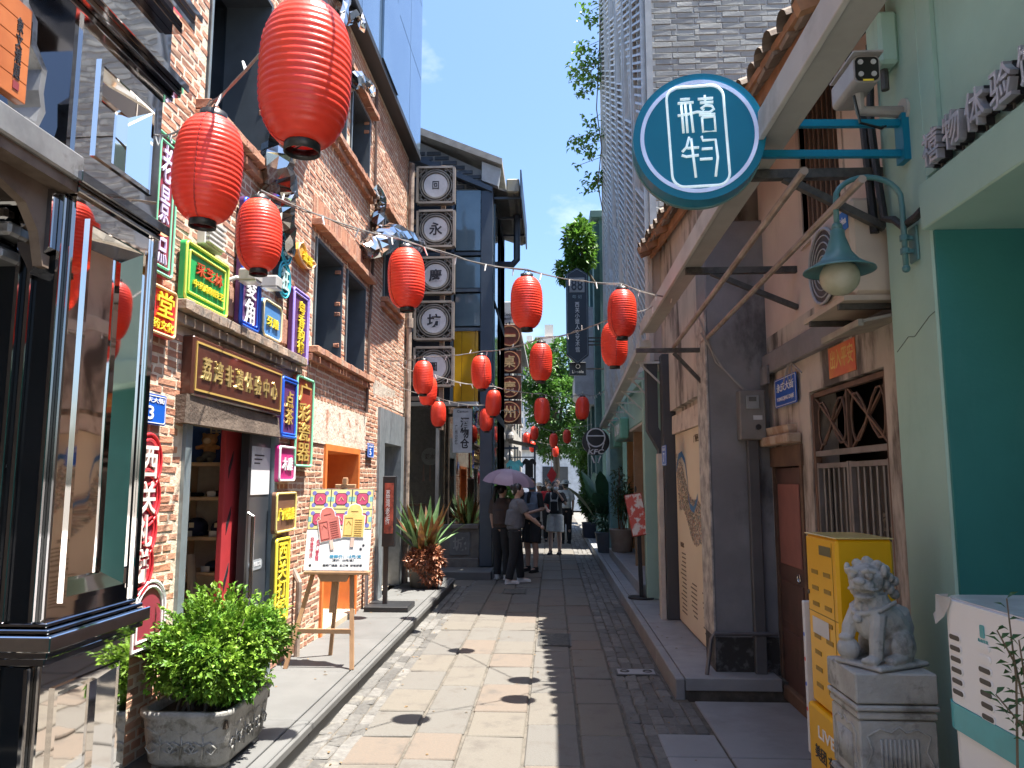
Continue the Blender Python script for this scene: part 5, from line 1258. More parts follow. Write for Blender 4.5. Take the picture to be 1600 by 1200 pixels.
# red door
RD = M('old_red_door', (.10, .05, .042), (.065, .035, .03), r=.6, ns=3, stain=(.05, .03, .025), sscale=4, slo=.5, shi=.65)
dx = GX + .012; dr_ = put('red_door', MB().box(dx, dx + .04, RDOOR[0] + .05, RDOOR[1] - .032, .02, RDOOR[3] - .16, c=.004), RD, oh)
for z0, z1, mt in ((.98, 1.58, M('faded_red', (.25, .10, .085), (.21, .085, .07), r=.65, ns=6)), (.56, .86, RD), (.08, .50, RD)):
    put('door_panel', MB().box(dx - .012, dx + .002, RDOOR[0] + .13, RDOOR[1] - .10, z0, z1, c=.006), mt, dr_)
put('door_pull', MB().tube([(dx - .03, 5.6 + .03 * math.cos(a), .92 + .03 * math.sin(a)) for a in [i * math.pi / 6 for i in range(12)]], .006, 6, closed=True), M('steel_handle', (.5, .5, .5)), dr_)
m = MB(); m.box(GX - .012, GX + .14, RDOOR[0], RDOOR[0] + .05, 0, RDOOR[3]).box(GX - .004, GX + .14, RDOOR[1] - .03, RDOOR[1], 0, RDOOR[3]); m.box(GX - .02, GX + .14, RDOOR[0] - .02, RDOOR[1], RDOOR[3] - .15, RDOOR[3]); put('door_frame', m, M('dark_timber', (.09, .05, .035), (.14, .08, .05), r=.8, ns=6), oh)
put('door_hood', MB().box(GX - .10, GX, 5.45, 6.19, 1.87, 1.94, c=.01).box(GX - .06, GX, 5.55, 6.15, 1.94, 2.0, jit=.012), M('hood_clay', (.32, .20, .13), (.45, .36, .28), r=.9, ns=8), oh)
put('threshold', MB().box(GX - .04, GX + .1, 5.3, 6.19, .0, .10, c=.01), M('dark_timber', (.09, .05, .035)), oh)
# iron gate
GT = M('gate_steel', (.26, .24, .23), (.19, .175, .165), r=.5, m=.4, ns=6); RST = M('rust_bar', (.16, .09, .06))
gt = thing('iron_gate', 'folding iron gate with scrolled transom in the old house', 'gate', (GX, 4.7, 0)); gx = GX + .03
y0, y1 = GATE[0] + .02, GATE[1] - .02
for yy in (y0, y1): put('stile', MB().bar((gx, yy, 0.02), (gx, yy, 2.18), .04), RST, gt)
put('rail', MB().bar((gx, y0, 1.78), (gx, y1, 1.78), .035), GT, gt); put('rail', MB().bar((gx, y0, 2.17), (gx, y1, 2.17), .03), RST, gt)
for s_, e in ((y0 + .03, (y0 + y1) / 2 - .02), ((y0 + y1) / 2 + .02, y1 - .03)):
    put('leaf_frame', MB().bar((gx, s_, .06), (gx, s_, 1.72), .03).bar((gx, e, .06), (gx, e, 1.72), .03).bar((gx, s_ + .015, 1.70), (gx, e - .015, 1.70), .03).bar((gx, s_ + .015, .08), (gx, e - .015, .08), .03), GT, gt)
    for i in range(5): yy = s_ + (e - s_) * (i + 1) / 6; put('bar', MB().tube([(gx, yy, .09), (gx, yy, 1.69)], .009, 6), GT, gt)
    q = s_ + (e - s_) * .5
    for sg in (-1, 1): put('brace', MB().bar((gx - .02, q, 1.25), (gx - .02, q + sg * (e - s_) * .42, .15), .018), GT, gt)
    for sg in (-1, 1):
        put('scroll', MB().tube([(gx, q + sg * (e - s_) * .45 * math.cos(t_), 1.975 + .16 * math.sin(2 * t_) * .9) for t_ in [i * math.pi / 10 for i in range(-5, 6)]], .008, 5), RST, gt)
    put('lattice_cross', MB().bar((gx, s_, 1.80), (gx, e, 2.15), .014).bar((gx + .012, s_, 2.15), (gx + .012, e, 1.80), .014), RST, gt)
put('transom_post', MB().bar((gx, (y0 + y1) / 2, 1.8), (gx, (y0 + y1) / 2, 2.15), .02), RST, gt)
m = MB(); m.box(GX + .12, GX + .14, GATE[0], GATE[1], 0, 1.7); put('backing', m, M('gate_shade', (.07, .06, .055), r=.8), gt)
pd = MB()
for i in range(60): y = U(4.12, 4.5); z = U(.9, 1.45); pd.leaf((GX + .09, y, z), (0, U(-1, 1), U(-1, 1)), (-1, 0, 0), .07, .03)
tag(put('dry_plants', pd, M('dry_plant', (.22, .19, .15), (.1, .09, .07), r=.9), None), 'bundle of dry plants behind the iron gate bars', 'plants')['kind'] = 'stuff'
# map panel
mp = thing('street_map_panel', 'tall beige panel with an illustrated district map', 'map', (1.35, 7.5, .14)); MX = 1.345
put('board', MB().box(MX, 1.36, 6.66, 8.4, .16, 2.10), M('map_beige', (.76, .66, .50), (.73, .63, .47), r=.5, ns=1.5), mp)
put('header', MB().box(MX - .03, 1.36, 6.63, 8.42, 2.105, 2.30, jit=.006), M('header_pale', (.62, .54, .46), (.5, .42, .36), r=.85, ns=6, stain=(.25, .2, .17), sscale=6, slo=.58, shi=.66), mp)
mcols = [M('map_ink_%d' % i, c, r=.6) for i, c in enumerate(((.55, .45, .33), (.30, .22, .17), (.45, .20, .14), (.16, .24, .16), (.34, .36, .40), (.62, .55, .45), (.12, .12, .13)))]
m = MB()
for _ in range(2600):
    u = R(); w_ = U(-1, 1)
    y = 8.30 - u * 1.5 + w_ * .08; z = 1.58 - u * .52 + w_ * (.30 - .14 * u) + .08 * math.sin(u * 9)
    if 6.75 < y < 8.36:
        m.m = random.randrange(7); a = U(.012, .035); b = U(.006, .02); m.quad((MX - .0015 - .00005 * _ / 100, y, z), (MX - .0015 - .00005 * _ / 100, y + a, z), (MX - .0015 - .00005 * _ / 100, y + a, z + b), (MX - .0015 - .00005 * _ / 100, y, z + b))
put('map_print', m, mcols, mp, fix=False, kind='stuff')
m = MB(); rv = [(8.36, 1.72), (8.2, 1.86), (8.0, 1.88), (7.82, 1.80), (7.72, 1.62), (7.68, 1.45), (7.6, 1.36), (7.42, 1.33), (7.28, 1.40), (7.2, 1.46)]
for (a, b), (c, d) in zip(rv, rv[1:]): m.quad((MX - .0035, a, b - .03), (MX - .0035, c, d - .03), (MX - .0035, c, d + .03), (MX - .0035, a, b + .03))
put('river_print', m, M('map_river', (.08, .22, .42), r=.6), mp, fix=False)
INKB = M('map_text', (.14, .10, .06), r=.6)
text('广州西关永庆坊', (MX - .001, 7.05, 2.0), .55, .075, '-x', INKB, mp, .002, .01); text('区图', (MX - .001, 6.95, 1.88), .16, .07, '-x', INKB, mp, .002)
text('老城记忆', (MX - .001, 8.13, .95), .22, .05, '-x', INKB, mp, .002)
for cx, zt, n in ((8.1, .86, 15), (7.55, .62, 8), (7.0, .60, 9)):
    m = MB()
    for i in range(n): m.box(MX - .002, MX - .0005, cx - .16, cx + .1 + U(-.08, .06), zt - i * .042, zt - i * .042 + .012)
    put('text_block', m, INKB, mp, kind='stuff')
# dark steel column with a dog-leg duct
dc = thing('dark_steel_column', 'dark steel column with a kinked duct left of the map panel', 'column', (1.3, 8.6, .14)); DK = M('anthracite', (.05, .055, .065), (.042, .046, .055), r=.5, ns=2)
put('column', MB().box(1.22, 1.44, 8.43, 8.62, .14, 3.0, c=.006), DK, dc); put('duct', MB().prism([(1.08, 2.95), (1.2, 2.95), (1.2, 2.2), (1.32, 1.98), (1.32, .14), (1.2, .14), (1.2, 1.95), (1.08, 2.17)], 'y', 8.64, 8.84), DK, dc); put('edge_trim', MB().box(1.16, 1.215, 8.45, 8.60, .14, 1.9, c=.004), M('pale_trim', (.5, .47, .43)), dc)
plate('house_number_plate', 'narrow blue number plate on the dark steel column', (1034, 697), (1041, 727), 1.155, '-x', [('永庆', 0, .3, .7, .16), ('7', 0, -.1, .3, .45)], PB)
# electricity meter, cables, street name plate
mt_ = thing('electricity_meter', 'grey electricity meter box on the dark pillar', 'meter', (1.54, 6.2, 2.1)); a = PY(1150, 612, 6.2); b = PY(1193, 688, 6.2)
put('box', MB().box(a.x, b.x, 6.10, 6.219, b.z, a.z, c=.008), M('meter_grey', (.22, .21, .20), (.17, .165, .155), r=.5, ns=5), mt_)
put('window', MB().box(a.x + .05, b.x - .05, 6.085, 6.099, a.z - .15, a.z - .04, c=.004), M('meter_window', (.30, .33, .33), r=.15), mt_); put('display', MB().box(a.x + .07, b.x - .075, 6.08, 6.084, a.z - .09, a.z - .055), M('lcd', (.12, .13, .12), r=.2), mt_)
put('label_card', MB().box(b.x - .10, b.x - .03, 6.094, 6.099, a.z - .235, a.z - .2), PAPER, mt_); put('keyhole', MB().tube([(a.x + .14, 6.09, b.z + .10), (a.x + .14, 6.099, b.z + .10)], .022, 10), INK, mt_)
CAB = M('grey_cable', (.32, .31, .30), r=.5)
for k, (pts, lb) in enumerate((([(1.2, 6.2, 2.95), (1.33, 6.17, 2.55), (1.52, 6.17, 2.36), (1.62, 6.17, 2.27), (1.68, 6.17, 2.3)], 'upper pale cable drooping to the electricity meter'), ([(1.22, 6.2, 2.8), (1.38, 6.16, 2.5), (1.55, 6.16, 2.31), (1.6, 6.16, 2.28)], 'lower pale cable drooping to the electricity meter'))):
    tag(put('cable', MB().tube(pts, .007, 6), CAB, None), lb, 'cable')
tag(put('cable_loop', MB().tube([(GX - .03, 5.75, 2.28), (GX - .03, 5.62, 2.42), (GX - .03, 5.5, 2.44), (GX - .03, 5.3, 2.34)], .006, 6).tube([(GX - .03, 5.56 + .05 * math.cos(a_), 2.38 + .07 * math.sin(a_)) for a_ in [i * math.pi / 6 for i in range(12)]], .005, 5, closed=True), CAB, None), 'pale cable loop above the blue street name plate', 'cable')
pc = plate('street_name_plate', 'blue street name plate on the old house wall', (1210, 595), (1245, 628), GX - .03, '-x', [('永庆大街', 0, .17, .8, .3), ('YONGQING DAJIE', 0, -.25, .8, .18)], PB)
tag(put('downpipe', MB().box(1.55, 1.64, 6.15, 6.215, 0.0, 1.93, c=.008), M('pipe_dark', (.10, .10, .105), r=.5), None), 'square dark downpipe on the grey pillar under the meter', 'pipe')
tag(put('handrail_pipe', MB().tube([(1.17, 6.12, .14), (1.215, 6.14, .40), (1.24, 6.14, .44), (1.72, 6.14, .44)], .016, 8), M('pipe_steel', (.14, .14, .15), r=.45, m=.4), None), 'bent pipe rail at the foot of the grey pillar', 'pipe')
rp_ = thing('red_blessing_paper', 'faded red paper blessing pasted above the iron gate', 'paper', (GX, 4.6, 2.36)); put('sheet', MB().box(GX - .006, GX - .001, 4.43, 4.85, 2.235, 2.425), M('red_paper', (.60, .13, .07), (.62, .22, .07), r=.8, ns=9), rp_); text('出入平安', (GX - .006, 4.64, 2.345), .36, .12, '-x', GOLD, rp_, .001)
# air conditioner on a bracket
ac = thing('air_conditioner', 'cream outdoor air conditioner with round grille on the old house', 'air conditioner', (1.6, 4.1, 2.6)); ACC = M('ac_cream', (.55, .46, .37), (.5, .42, .34), r=.5, ns=2)
put('case', MB().box(1.47, GX - .01, 3.70, 4.28, 2.50, 2.99, c=.02), ACC, ac)
m = MB(); m.tube([(1.455, 4.06, 2.74), (1.468, 4.06, 2.74)], .2, 26); put('grille_back', m, M('grille_dark', (.05, .05, .055)), ac)
for q in range(5):
    m = MB(); m.smooth = True; rr = .2 - q * .036; m.tube([(1.452, 4.06 + rr * math.cos(i * math.pi / 14), 2.74 + rr * math.sin(i * math.pi / 14)) for i in range(28)], .004 if q else .009, 5, closed=True); put('grille_ring', m, M('grille_grey', (.40, .40, .41)), ac)
bd = put('badge', MB().box(1.462, 1.4695, 3.72, 3.85, 2.84, 2.94, c=.002), M('badge_blue', (.02, .16, .55)), ac); text('Midea', (1.462, 3.785, 2.89), .11, .04, '-x', WHT, bd, .002)
put('shelf', MB().box(1.42, GX, 3.70, 4.3, 2.47, 2.496), M('cream_trim', (.5, .42, .34)), ac)
for y in (3.78, 4.2): put('bracket', MB().bar((1.42, y, 2.455), (GX, y, 2.455), .028), IRON, ac)
tag(put('tin_awning', MB().prism([(1.5, 2.36), (GX, 2.41), (GX, 2.425), (1.5, 2.375)], 'y', 3.7, 4.2).box(1.48, 1.505, 3.7, 4.21, 2.345, 2.377), M('tin', (.25, .23, .2), (.35, .33, .27), r=.6, ns=6), None), 'small tin awning under the air conditioner', 'awning')
# gutter and brackets, poles
gu = thing('eave_gutter', 'long pale box gutter running under the tiled eave', 'gutter', (.95, 4, 3.1)); GU = M('gutter_white', (.50, .50, .475), (.43, .43, .41), r=.6, ns=2, stain=(.33, .33, .31), sscale=2.5, slo=.5, shi=.7)
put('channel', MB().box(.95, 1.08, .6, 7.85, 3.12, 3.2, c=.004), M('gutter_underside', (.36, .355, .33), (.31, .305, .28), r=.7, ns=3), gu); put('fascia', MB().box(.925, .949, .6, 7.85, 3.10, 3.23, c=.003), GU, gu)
for y in (3.67, 5.4): put('bracket', MB().bar((.97, y, 3.095), (GX if y > 3.7 else 1.62, y, 3.095), .045), IRON, gu); put('brace', MB().bar((1.15, y, 3.08), (GX if y > 3.7 else 1.62, y, 2.82), .035), IRON, gu)
for k, (x, lb) in enumerate(((1.04, 'outer long metal pole running along the house front'), (1.27, 'inner long metal pole running along the house front'))):
    tag(put('long_pole', MB().tube([(x, 6.45, 2.73 + .02 * k), (x, 3.05, 2.86 - .04 * k)], .018, 8), M('pole_rust', (.26, .20, .16), (.38, .32, .28), r=.5, m=.4, ns=7), None), lb, 'pole', 'long poles on the house front')
fr_ = thing('pole_bracket', 'black triangular steel bracket carrying the two long poles', 'bracket', (1.2, 6.45, 2.7)); put('arm', MB().bar((.72, 6.45, 2.70), (1.33, 6.45, 2.70), .035), IRON, fr_); put('upright', MB().bar((1.31, 6.44, 2.72), (1.31, 6.44, 2.3), .035), IRON, fr_); put('brace', MB().bar((1.04, 6.46, 2.68), (1.31, 6.46, 2.38), .03), IRON, fr_)
# tiled eave
TIL = M('clay_tile', (.20, .155, .12), (.13, .10, .08), r=.9, ns=6, bump=.5, bs=25, rnd=.35, stain=(.30, .26, .22), sscale=4, slo=.56, shi=.7); TMB = M('eave_timber', (.34, .17, .085), (.22, .11, .055), r=.8, ns=5, bump=.5, bs=18, rnd=.2)
rf = thing('tiled_roof', 'ragged old clay tile roof edge with timber battens over the gutter', 'roof', (1.3, 5, 4))
def eave(y): u = (y - 1.0) / 7.95; return Vector((1.44 - .28 * u, y, 3.80 + .50 * u))
SLP = Vector((1, 0, .42)).normalized()
put('roof_deck', MB()._add([eave(.6) + Vector((.05, 0, .02)), eave(9.1) + Vector((.05, 0, .02)), eave(9.1) + SLP * 3, eave(.6) + SLP * 3, eave(.6) + Vector((.05, 0, .06)), eave(9.1) + Vector((.05, 0, .06)), eave(9.1) + SLP * 3 + Vector((0, 0, .04)), eave(.6) + SLP * 3 + Vector((0, 0, .04))], [(0, 1, 2, 3), (4, 5, 6, 7), (0, 1, 5, 4), (2, 3, 7, 6), (1, 2, 6, 5), (0, 3, 7, 4)]), TMB, rf)
put('eave_board', MB().bar(eave(.6) + Vector((.03, 0, -.03)), eave(9.0) + Vector((.03, 0, -.03)), .03, .10), TMB, rf)
put('eave_batten', MB().bar(eave(.6) + Vector((-.03, 0, .05)), eave(9.0) + Vector((-.03, 0, .05)), .05, .05), TMB, rf)
y = .7
while y < 9.05:
    e0 = eave(y) + SLP * (-.08 - U(0, .035)) + Vector((0, 0, .07)); m = MB(); n = 6; k = 5
    for r_ in range(k):
        a0 = e0 + SLP * (r_ * .30); b0 = e0 + SLP * (r_ * .30 + .33)
        for q in range(n):
            t0, t1 = math.pi * q / n, math.pi * (q + 1) / n; R0 = .085
            def arc(p, t_, lift): return p + Vector((-.42 * math.sin(t_) * R0 * .4, math.cos(t_) * R0, math.sin(t_) * R0 * .8 + lift))
            m.quad(arc(a0, t0, .02), arc(a0, t1, .02), arc(b0, t1, 0), arc(b0, t0, 0))
    put('tile_row', m, TIL, rf, fix=False); 
    m = MB(); m.bar(e0 + Vector((.04, .1, -.02)) + SLP * .0, e0 + Vector((.04, .1, -.02)) + SLP * 1.4, .15, .025); put('trough_tile', m, TIL, rf)
    if R() < .5: put('rafter_end', MB().bar(eave(y) + Vector((-.1 - U(0, .1), .05, -.06)), eave(y) + SLP * .8 + Vector((0, .05, -.04)), .06, .07), TMB, rf)
    y += .2
# ================================================================ RIGHT EDGE: green shop with lettering
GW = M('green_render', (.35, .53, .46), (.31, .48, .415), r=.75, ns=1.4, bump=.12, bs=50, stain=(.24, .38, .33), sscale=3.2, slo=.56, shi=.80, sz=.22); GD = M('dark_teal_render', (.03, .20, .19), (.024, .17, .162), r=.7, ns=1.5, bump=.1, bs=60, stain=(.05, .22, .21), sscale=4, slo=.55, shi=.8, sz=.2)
gs = thing('green_shop', 'sage green rendered shop with a dark teal recess at the right edge', 'shop', (1.7, 3, 0)); PXX = 1.62
put('pilaster', MB().box(PXX, 2.3, 3.24, 3.66, -.02, 4.7, c=.008), GW, gs)
put('upper_wall', MB().box(PXX + .02, 2.3, -1, 3.24, 2.86, 4.7), GW, gs); put('upper_frame', MB().box(PXX, PXX + .019, 3.12, 3.239, 2.9, 4.7), GW, gs)
put('beam', MB().box(PXX - .04, 2.3, -1, 3.24, 2.66, 2.86, c=.006), GW, gs)
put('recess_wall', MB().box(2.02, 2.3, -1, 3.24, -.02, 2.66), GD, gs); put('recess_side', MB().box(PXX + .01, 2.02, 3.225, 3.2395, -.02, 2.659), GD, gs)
put('return_wall', MB().box(PXX + .03, 2.2, 3.66, 3.68, -.02, 4.7), GW, gs)
put('wall_crack', MB().tube([(PXX - .001, 3.62, 2.20), (PXX - .001, 3.5, 2.25), (PXX - .001, 3.44, 2.24), (PXX - .001, 3.3, 2.30), (PXX - .001, 3.25, 2.31)], .0016, 4), M('crack', (.06, .09, .08)), gs)
SLV = M('letter_silver', (.62, .64, .70), r=.25, m=.5)
for i, ch in enumerate('禧物体验馆'):
    y = 3.08 - i * .165; t = thing('shop_letter', 'raised silver shop letter on the green wall, number %s from the corner' % ('one', 'two', 'three', 'four', 'five')[i], 'letter', (PXX - .02, y, 2.9), 'silver letters of the green shop'); text(ch, (PXX - .03, y, 2.965), .13, .145, '-x', SLV, t, .03, .012, name='face'); text(ch, (PXX + .0, y, 2.965), .135, .15, '-x', INK, t, .029, .018, name='shadow_body'); put('pin', MB().bar((PXX - .015, y, 2.86), (PXX - .015, y, 2.9), .008), IRON, t)
# pipes and junction box
jb = thing('junction_box', 'green junction box with bent pipe on the pilaster top', 'junction box', (PXX, 3.5, 3.7)); put('box', MB().box(PXX - .09, PXX, 3.4, 3.55, 3.52, 3.78, c=.015), GW, jb); put('pipe', MB().tube([(PXX - .045, 3.47, 3.78), (PXX - .045, 3.47, 3.88), (PXX - .045, 3.5, 3.93), (PXX - .045, 3.65, 3.93), (PXX - .1, 3.8, 3.9)], .022, 8), M('pipe_copper', (.30, .22, .18), r=.5), jb); put('gland', MB().tube([(PXX - .045, 3.47, 3.52), (PXX - .045, 3.47, 3.42)], .018, 8), IRON, jb)
HOSE = M('black_hose', (.012, .012, .014), r=.5, bump=.5, bs=150)
tag(put('black_hose', MB().tube([(PXX - .03, 3.64, 3.75), (PXX - .04, 3.66, 3.35), (PXX - .04, 3.62, 3.05), (PXX - .03, 3.60, 2.84), (PXX - .03, 3.5, 2.80), (PXX - .03, 3.42, 2.74), (PXX - .03, 3.3, 2.74), (PXX - .03, 3.24, 2.75)], .018, 8), HOSE, None), 'black corrugated hose snaking down the green pilaster', 'hose')
tag(put('black_hose', MB().tube([(PXX + .0, 3.7, 3.9), (PXX - .1, 3.75, 3.8), (PXX - .05, 3.72, 3.4), (PXX - .04, 3.69, 2.8)], .022, 8), HOSE, None), 'thick black hose in the corner behind the camera mount', 'hose')
# security camera
sc_ = thing('security_camera', 'security camera with four round lights on a grey arm', 'camera', (1.45, 3.3, 3.45)); q = PY(1354, 108, 3.25); CG = M('camera_grey', (.34, .32, .30), r=.4); CB = M('camera_black', (.012, .012, .012), r=.3)
put('body', local(MB().prism(rrect(.115, .125, .025), 'z', -.26, 0), q, '-y'), CG, sc_); put('face', local(MB().prism(rrect(.10, .108, .02), 'z', .0005, .006), q, '-y'), CB, sc_)
for a in (-.028, .028):
    for b in (-.026, .03): put('light', local(MB().tube([(a, b, .006), (a, b, .010)], .012, 12), q, '-y'), M('camera_led', (.45, .45, .43), r=.2), sc_)
put('hood', MB().box(q.x - .065, q.x + .065, q.y - .03, q.y + .26, q.z + .064, q.z + .072), CG, sc_); put('yellow_tag', local(MB().box(-.02, .025, -.058, -.05, .006, .008), q, '-y'), YEL, sc_)
put('neck', MB().tube([(q.x + .0, q.y + .1, q.z - .06), (q.x + .01, q.y + .12, q.z - .13)], .022, 8), CG, sc_); put('arm', MB().tube([(q.x + .0, q.y + .12, q.z - .135), (PXX, q.y + .15, q.z - .13)], [.02, .028], 10), CG, sc_); put('wall_plate', MB().tube([(PXX - .012, q.y + .15, q.z - .13), (PXX, q.y + .15, q.z - .13)], .06, 16), M('camera_plate', (.5, .5, .48)), sc_)
put('lead', MB().tube([(q.x - .02, q.y + .1, q.z - .07), (q.x + .0, q.y + .1, q.z - .2), (q.x + .1, q.y + .12, q.z - .22), (PXX, q.y + .2, q.z - .14)], .007, 6), CB, sc_)
# round blue projecting sign
rs = thing('round_blue_sign', 'large round teal blue projecting sign with white outline characters', 'sign', (.75, 3.3, 3.1)); c = PY(1092, 213, 3.3); r0 = .291
SB = M('sign_teal_blue', (.005, .19, .31), (.004, .17, .28), r=.38, ns=2, spec=.3); LP_ = M('sign_light_blue', (.55, .66, .95), r=.3, emit=.06); LP2 = M('sign_cyan_added_glow', (.75, .92, .97), r=.3, emit=.09)  # slight glow added to the line colours so they stay white in shade
nrm = Vector((-.10, -1, -.05)).normalized(); rt_ = nrm.cross(Vector((0, 0, 1))).normalized() * -1; rt_ = Vector((0, 0, 1)).cross(nrm).normalized(); FC = (rt_, nrm)
def disc_face(m, r_, z0, z1, n=56): m.smooth = False; m.prism([(r_ * math.cos(2 * math.pi * i / n), r_ * math.sin(2 * math.pi * i / n)) for i in range(n)], 'z', z0, z1); return m
put('drum', local(disc_face(MB(), r0, -.13, 0), c, FC), SB, rs); put('rim', local(disc_face(MB(), r0 + .006, -.135, -.115), c, FC), M('rim_steel', (.16, .30, .30), r=.4, m=.4), rs)
def flat_ring(m, r_, w_, z0, z1, n=64):
    for i in range(n):
        a, b = 2 * math.pi * i / n, 2 * math.pi * (i + 1) / n
        m._add([(rr * math.cos(t_), rr * math.sin(t_), zz) for zz in (z0, z1) for t_ in (a, b) for rr in (r_ - w_, r_)], [(4, 5, 7, 6), (1, 3, 7, 5), (0, 4, 6, 2)])
    return m
put('pale_ring', local(flat_ring(MB(), r0 * .89, .017, .0005, .006), c, FC), LP_, rs)
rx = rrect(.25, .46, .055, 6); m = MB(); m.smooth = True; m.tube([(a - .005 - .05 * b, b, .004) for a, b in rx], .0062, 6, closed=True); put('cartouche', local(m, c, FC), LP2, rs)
def strokes(lst, dx, dy, s_):
    m = MB(); m.smooth = True
    for st_ in lst: m.tube([((x * s_ + dx) - .05 * (y * s_ + dy), y * s_ + dy, .004) for x, y in st_], .0062, 6)
    return m
X1 = [[(-.9, 1.0), (-.35, 1.0)], [(-1.05, .78), (-.15, .78)], [(-.85, .7), (-.85, -1.0)], [(-.62, .78), (-.62, -1.0)], [(-.35, .7), (-.3, -1.0)], [(.1, .95), (.95, .95)], [(.2, .72), (.95, .72)], [(.5, 1.15), (.5, .72)], [(-1.1, .05), (-.5, .1), (.0, .2), (.3, .15), (.7, .12), (.95, .3), (.85, .5), (.5, .55), (.25, .4), (.4, .28)], [(.25, -.15), (.95, -.15), (.95, -1.0), (.25, -1.0), (.25, -.15)], [(.1, .0), (1.0, .0)]]
X2 = [[(-.55, 1.1), (-.75, .5), (-1.0, .25)], [(-.7, .45), (-.05, .45)], [(-1.05, .05), (-.8, -.05), (-.1, -.0)], [(-.45, 1.0), (-.35, -1.3)], [(.15, 1.1), (.2, .85), (.9, .85), (.95, -.2), (.75, -1.3)], [(.1, .35), (.7, .35)], [(-.05, -.25), (.65, -.25)]]
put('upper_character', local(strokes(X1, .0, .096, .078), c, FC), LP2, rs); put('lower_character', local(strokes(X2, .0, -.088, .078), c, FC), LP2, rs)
for dz in (.075, -.07): put('bracket_bar', MB().bar(c + Vector((r0 * .93, .07, dz + .01)), (PXX, 3.40, c.z + dz + .01), .026, .032), SB, rs)
put('bracket_plate', MB().box(PXX - .03, PXX, 3.36, 3.44, c.z - .1, c.z + .12), SB, rs)
# gooseneck wall lamp
lm = thing('gooseneck_lamp', 'blue green gooseneck wall lamp with bell shade and glass globe', 'lamp', (PXX, 3.4, 2.7)); LG = M('lamp_teal', (.085, .22, .235), (.07, .19, .205), r=.35, ns=4)
q = PY(1311, 415, 3.35); sx_ = q.x; sy_ = 3.35; sz_ = q.z
m = MB(); m.smooth = True; m.lathe([(.022, .165), (.03, .16), (.032, .13), (.042, .10), (.055, .06), (.085, .02), (.12, -.005), (.15, -.02), (.152, -.027), (.14, -.022), (.11, -.012), (.07, .005), (.03, .03)], 30, (sx_, sy_, sz_)); put('shade', m, LG, lm)
m = MB(); m.smooth = True; m.ell((sx_, sy_, sz_ - .055), (.084, .084, .08), 24, 14); put('globe', m, M('frosted_globe', (.50, .50, .36), (.6, .6, .48), r=.25, ns=9, trl=.3), lm)
m = MB(); m.smooth = True; m.ell((sx_, sy_, sz_ + .175), .024); put('finial', m, LG, lm)
ax = PY(1408, 400, 3.42).x; ax = min(ax, PXX - .04)
path = [(sx_, sy_, sz_ + .18), (sx_, sy_, sz_ + .27)] + [((sx_ + ax) / 2 - (ax - sx_) / 2 * math.cos(t_), sy_ + .03 * t_ / math.pi, sz_ + .30 + .11 * math.sin(t_)) for t_ in [i * math.pi / 12 for i in range(1, 12)]] + [(ax, sy_ + .03, sz_ + .27), (ax, sy_ + .03, sz_ + .0)]
m = MB(); m.smooth = True; m.tube(path, .0125, 10); put('arm', m, LG, lm)
for dz in (.13, .07): put('collar', MB().tube([(ax, sy_ + .03, sz_ + dz - .012), (ax, sy_ + .03, sz_ + dz + .012)], .02, 10).bar((ax, sy_ + .03, sz_ + dz), (PXX, sy_ + .03, sz_ + dz), .018), LG, lm)
m = MB(); m.ell((ax, sy_ + .03, sz_ - .01), .018); put('end_knob', m, LG, lm); put('wall_plate', MB().box(PXX - .012, PXX, sy_ - .01, sy_ + .07, sz_ + .02, sz_ + .18, c=.005), LG, lm)

# ================================================================ PROPS ON THE LEFT PAVEMENT
# planter with clipped bush
CER = M('carved_ceramic', (.27, .265, .25), (.20, .195, .18), r=.45, ns=9, bump=.9, bs=26, stain=(.12, .115, .10), sscale=12, slo=.5, shi=.62, rvar=.15)
pb = thing('bush_planter', 'grey carved ceramic planter with a dense green bush by the shop door', 'planter', (-1.86, 4.25, .14)); pc_ = Vector((-1.865, 4.26, .14))
m = MB(); rings_ = [(.20, .27, .02, .06), (.225, .30, .05, .06), (.24, .32, .16, .07), (.25, .335, .27, .07), (.262, .347, .285, .07), (.262, .347, .31, .07), (.235, .32, .31, .06), (.225, .31, .24, .06)]
n = None
for a, b, z, r_ in rings_:
    ring_ = rrect(2 * a * .92, 2 * b, r_ + .02, 6); n = len(ring_); m.v += [(pc_.x + x, pc_.y + y, pc_.z + z) for x, y in ring_]
for i in range(len(rings_) - 1):
    for q in range(n): m.f.append([i * n + q, i * n + (q + 1) % n, (i + 1) * n + (q + 1) % n, (i + 1) * n + q]); m.mi.append(0); m.sm.append(True)
m.f.append(list(range(n))[::-1]); m.mi.append(0); m.sm.append(False)
put('pot', m, CER, pb)
for sx in (-1, 1):
    for sy in (-1, 1): put('foot', MB().box(pc_.x + sx * .15 - .04, pc_.x + sx * .15 + .04, pc_.y + sy * .2 - .04, pc_.y + sy * .2 + .04, .14, .165, c=.006), CER, pb)
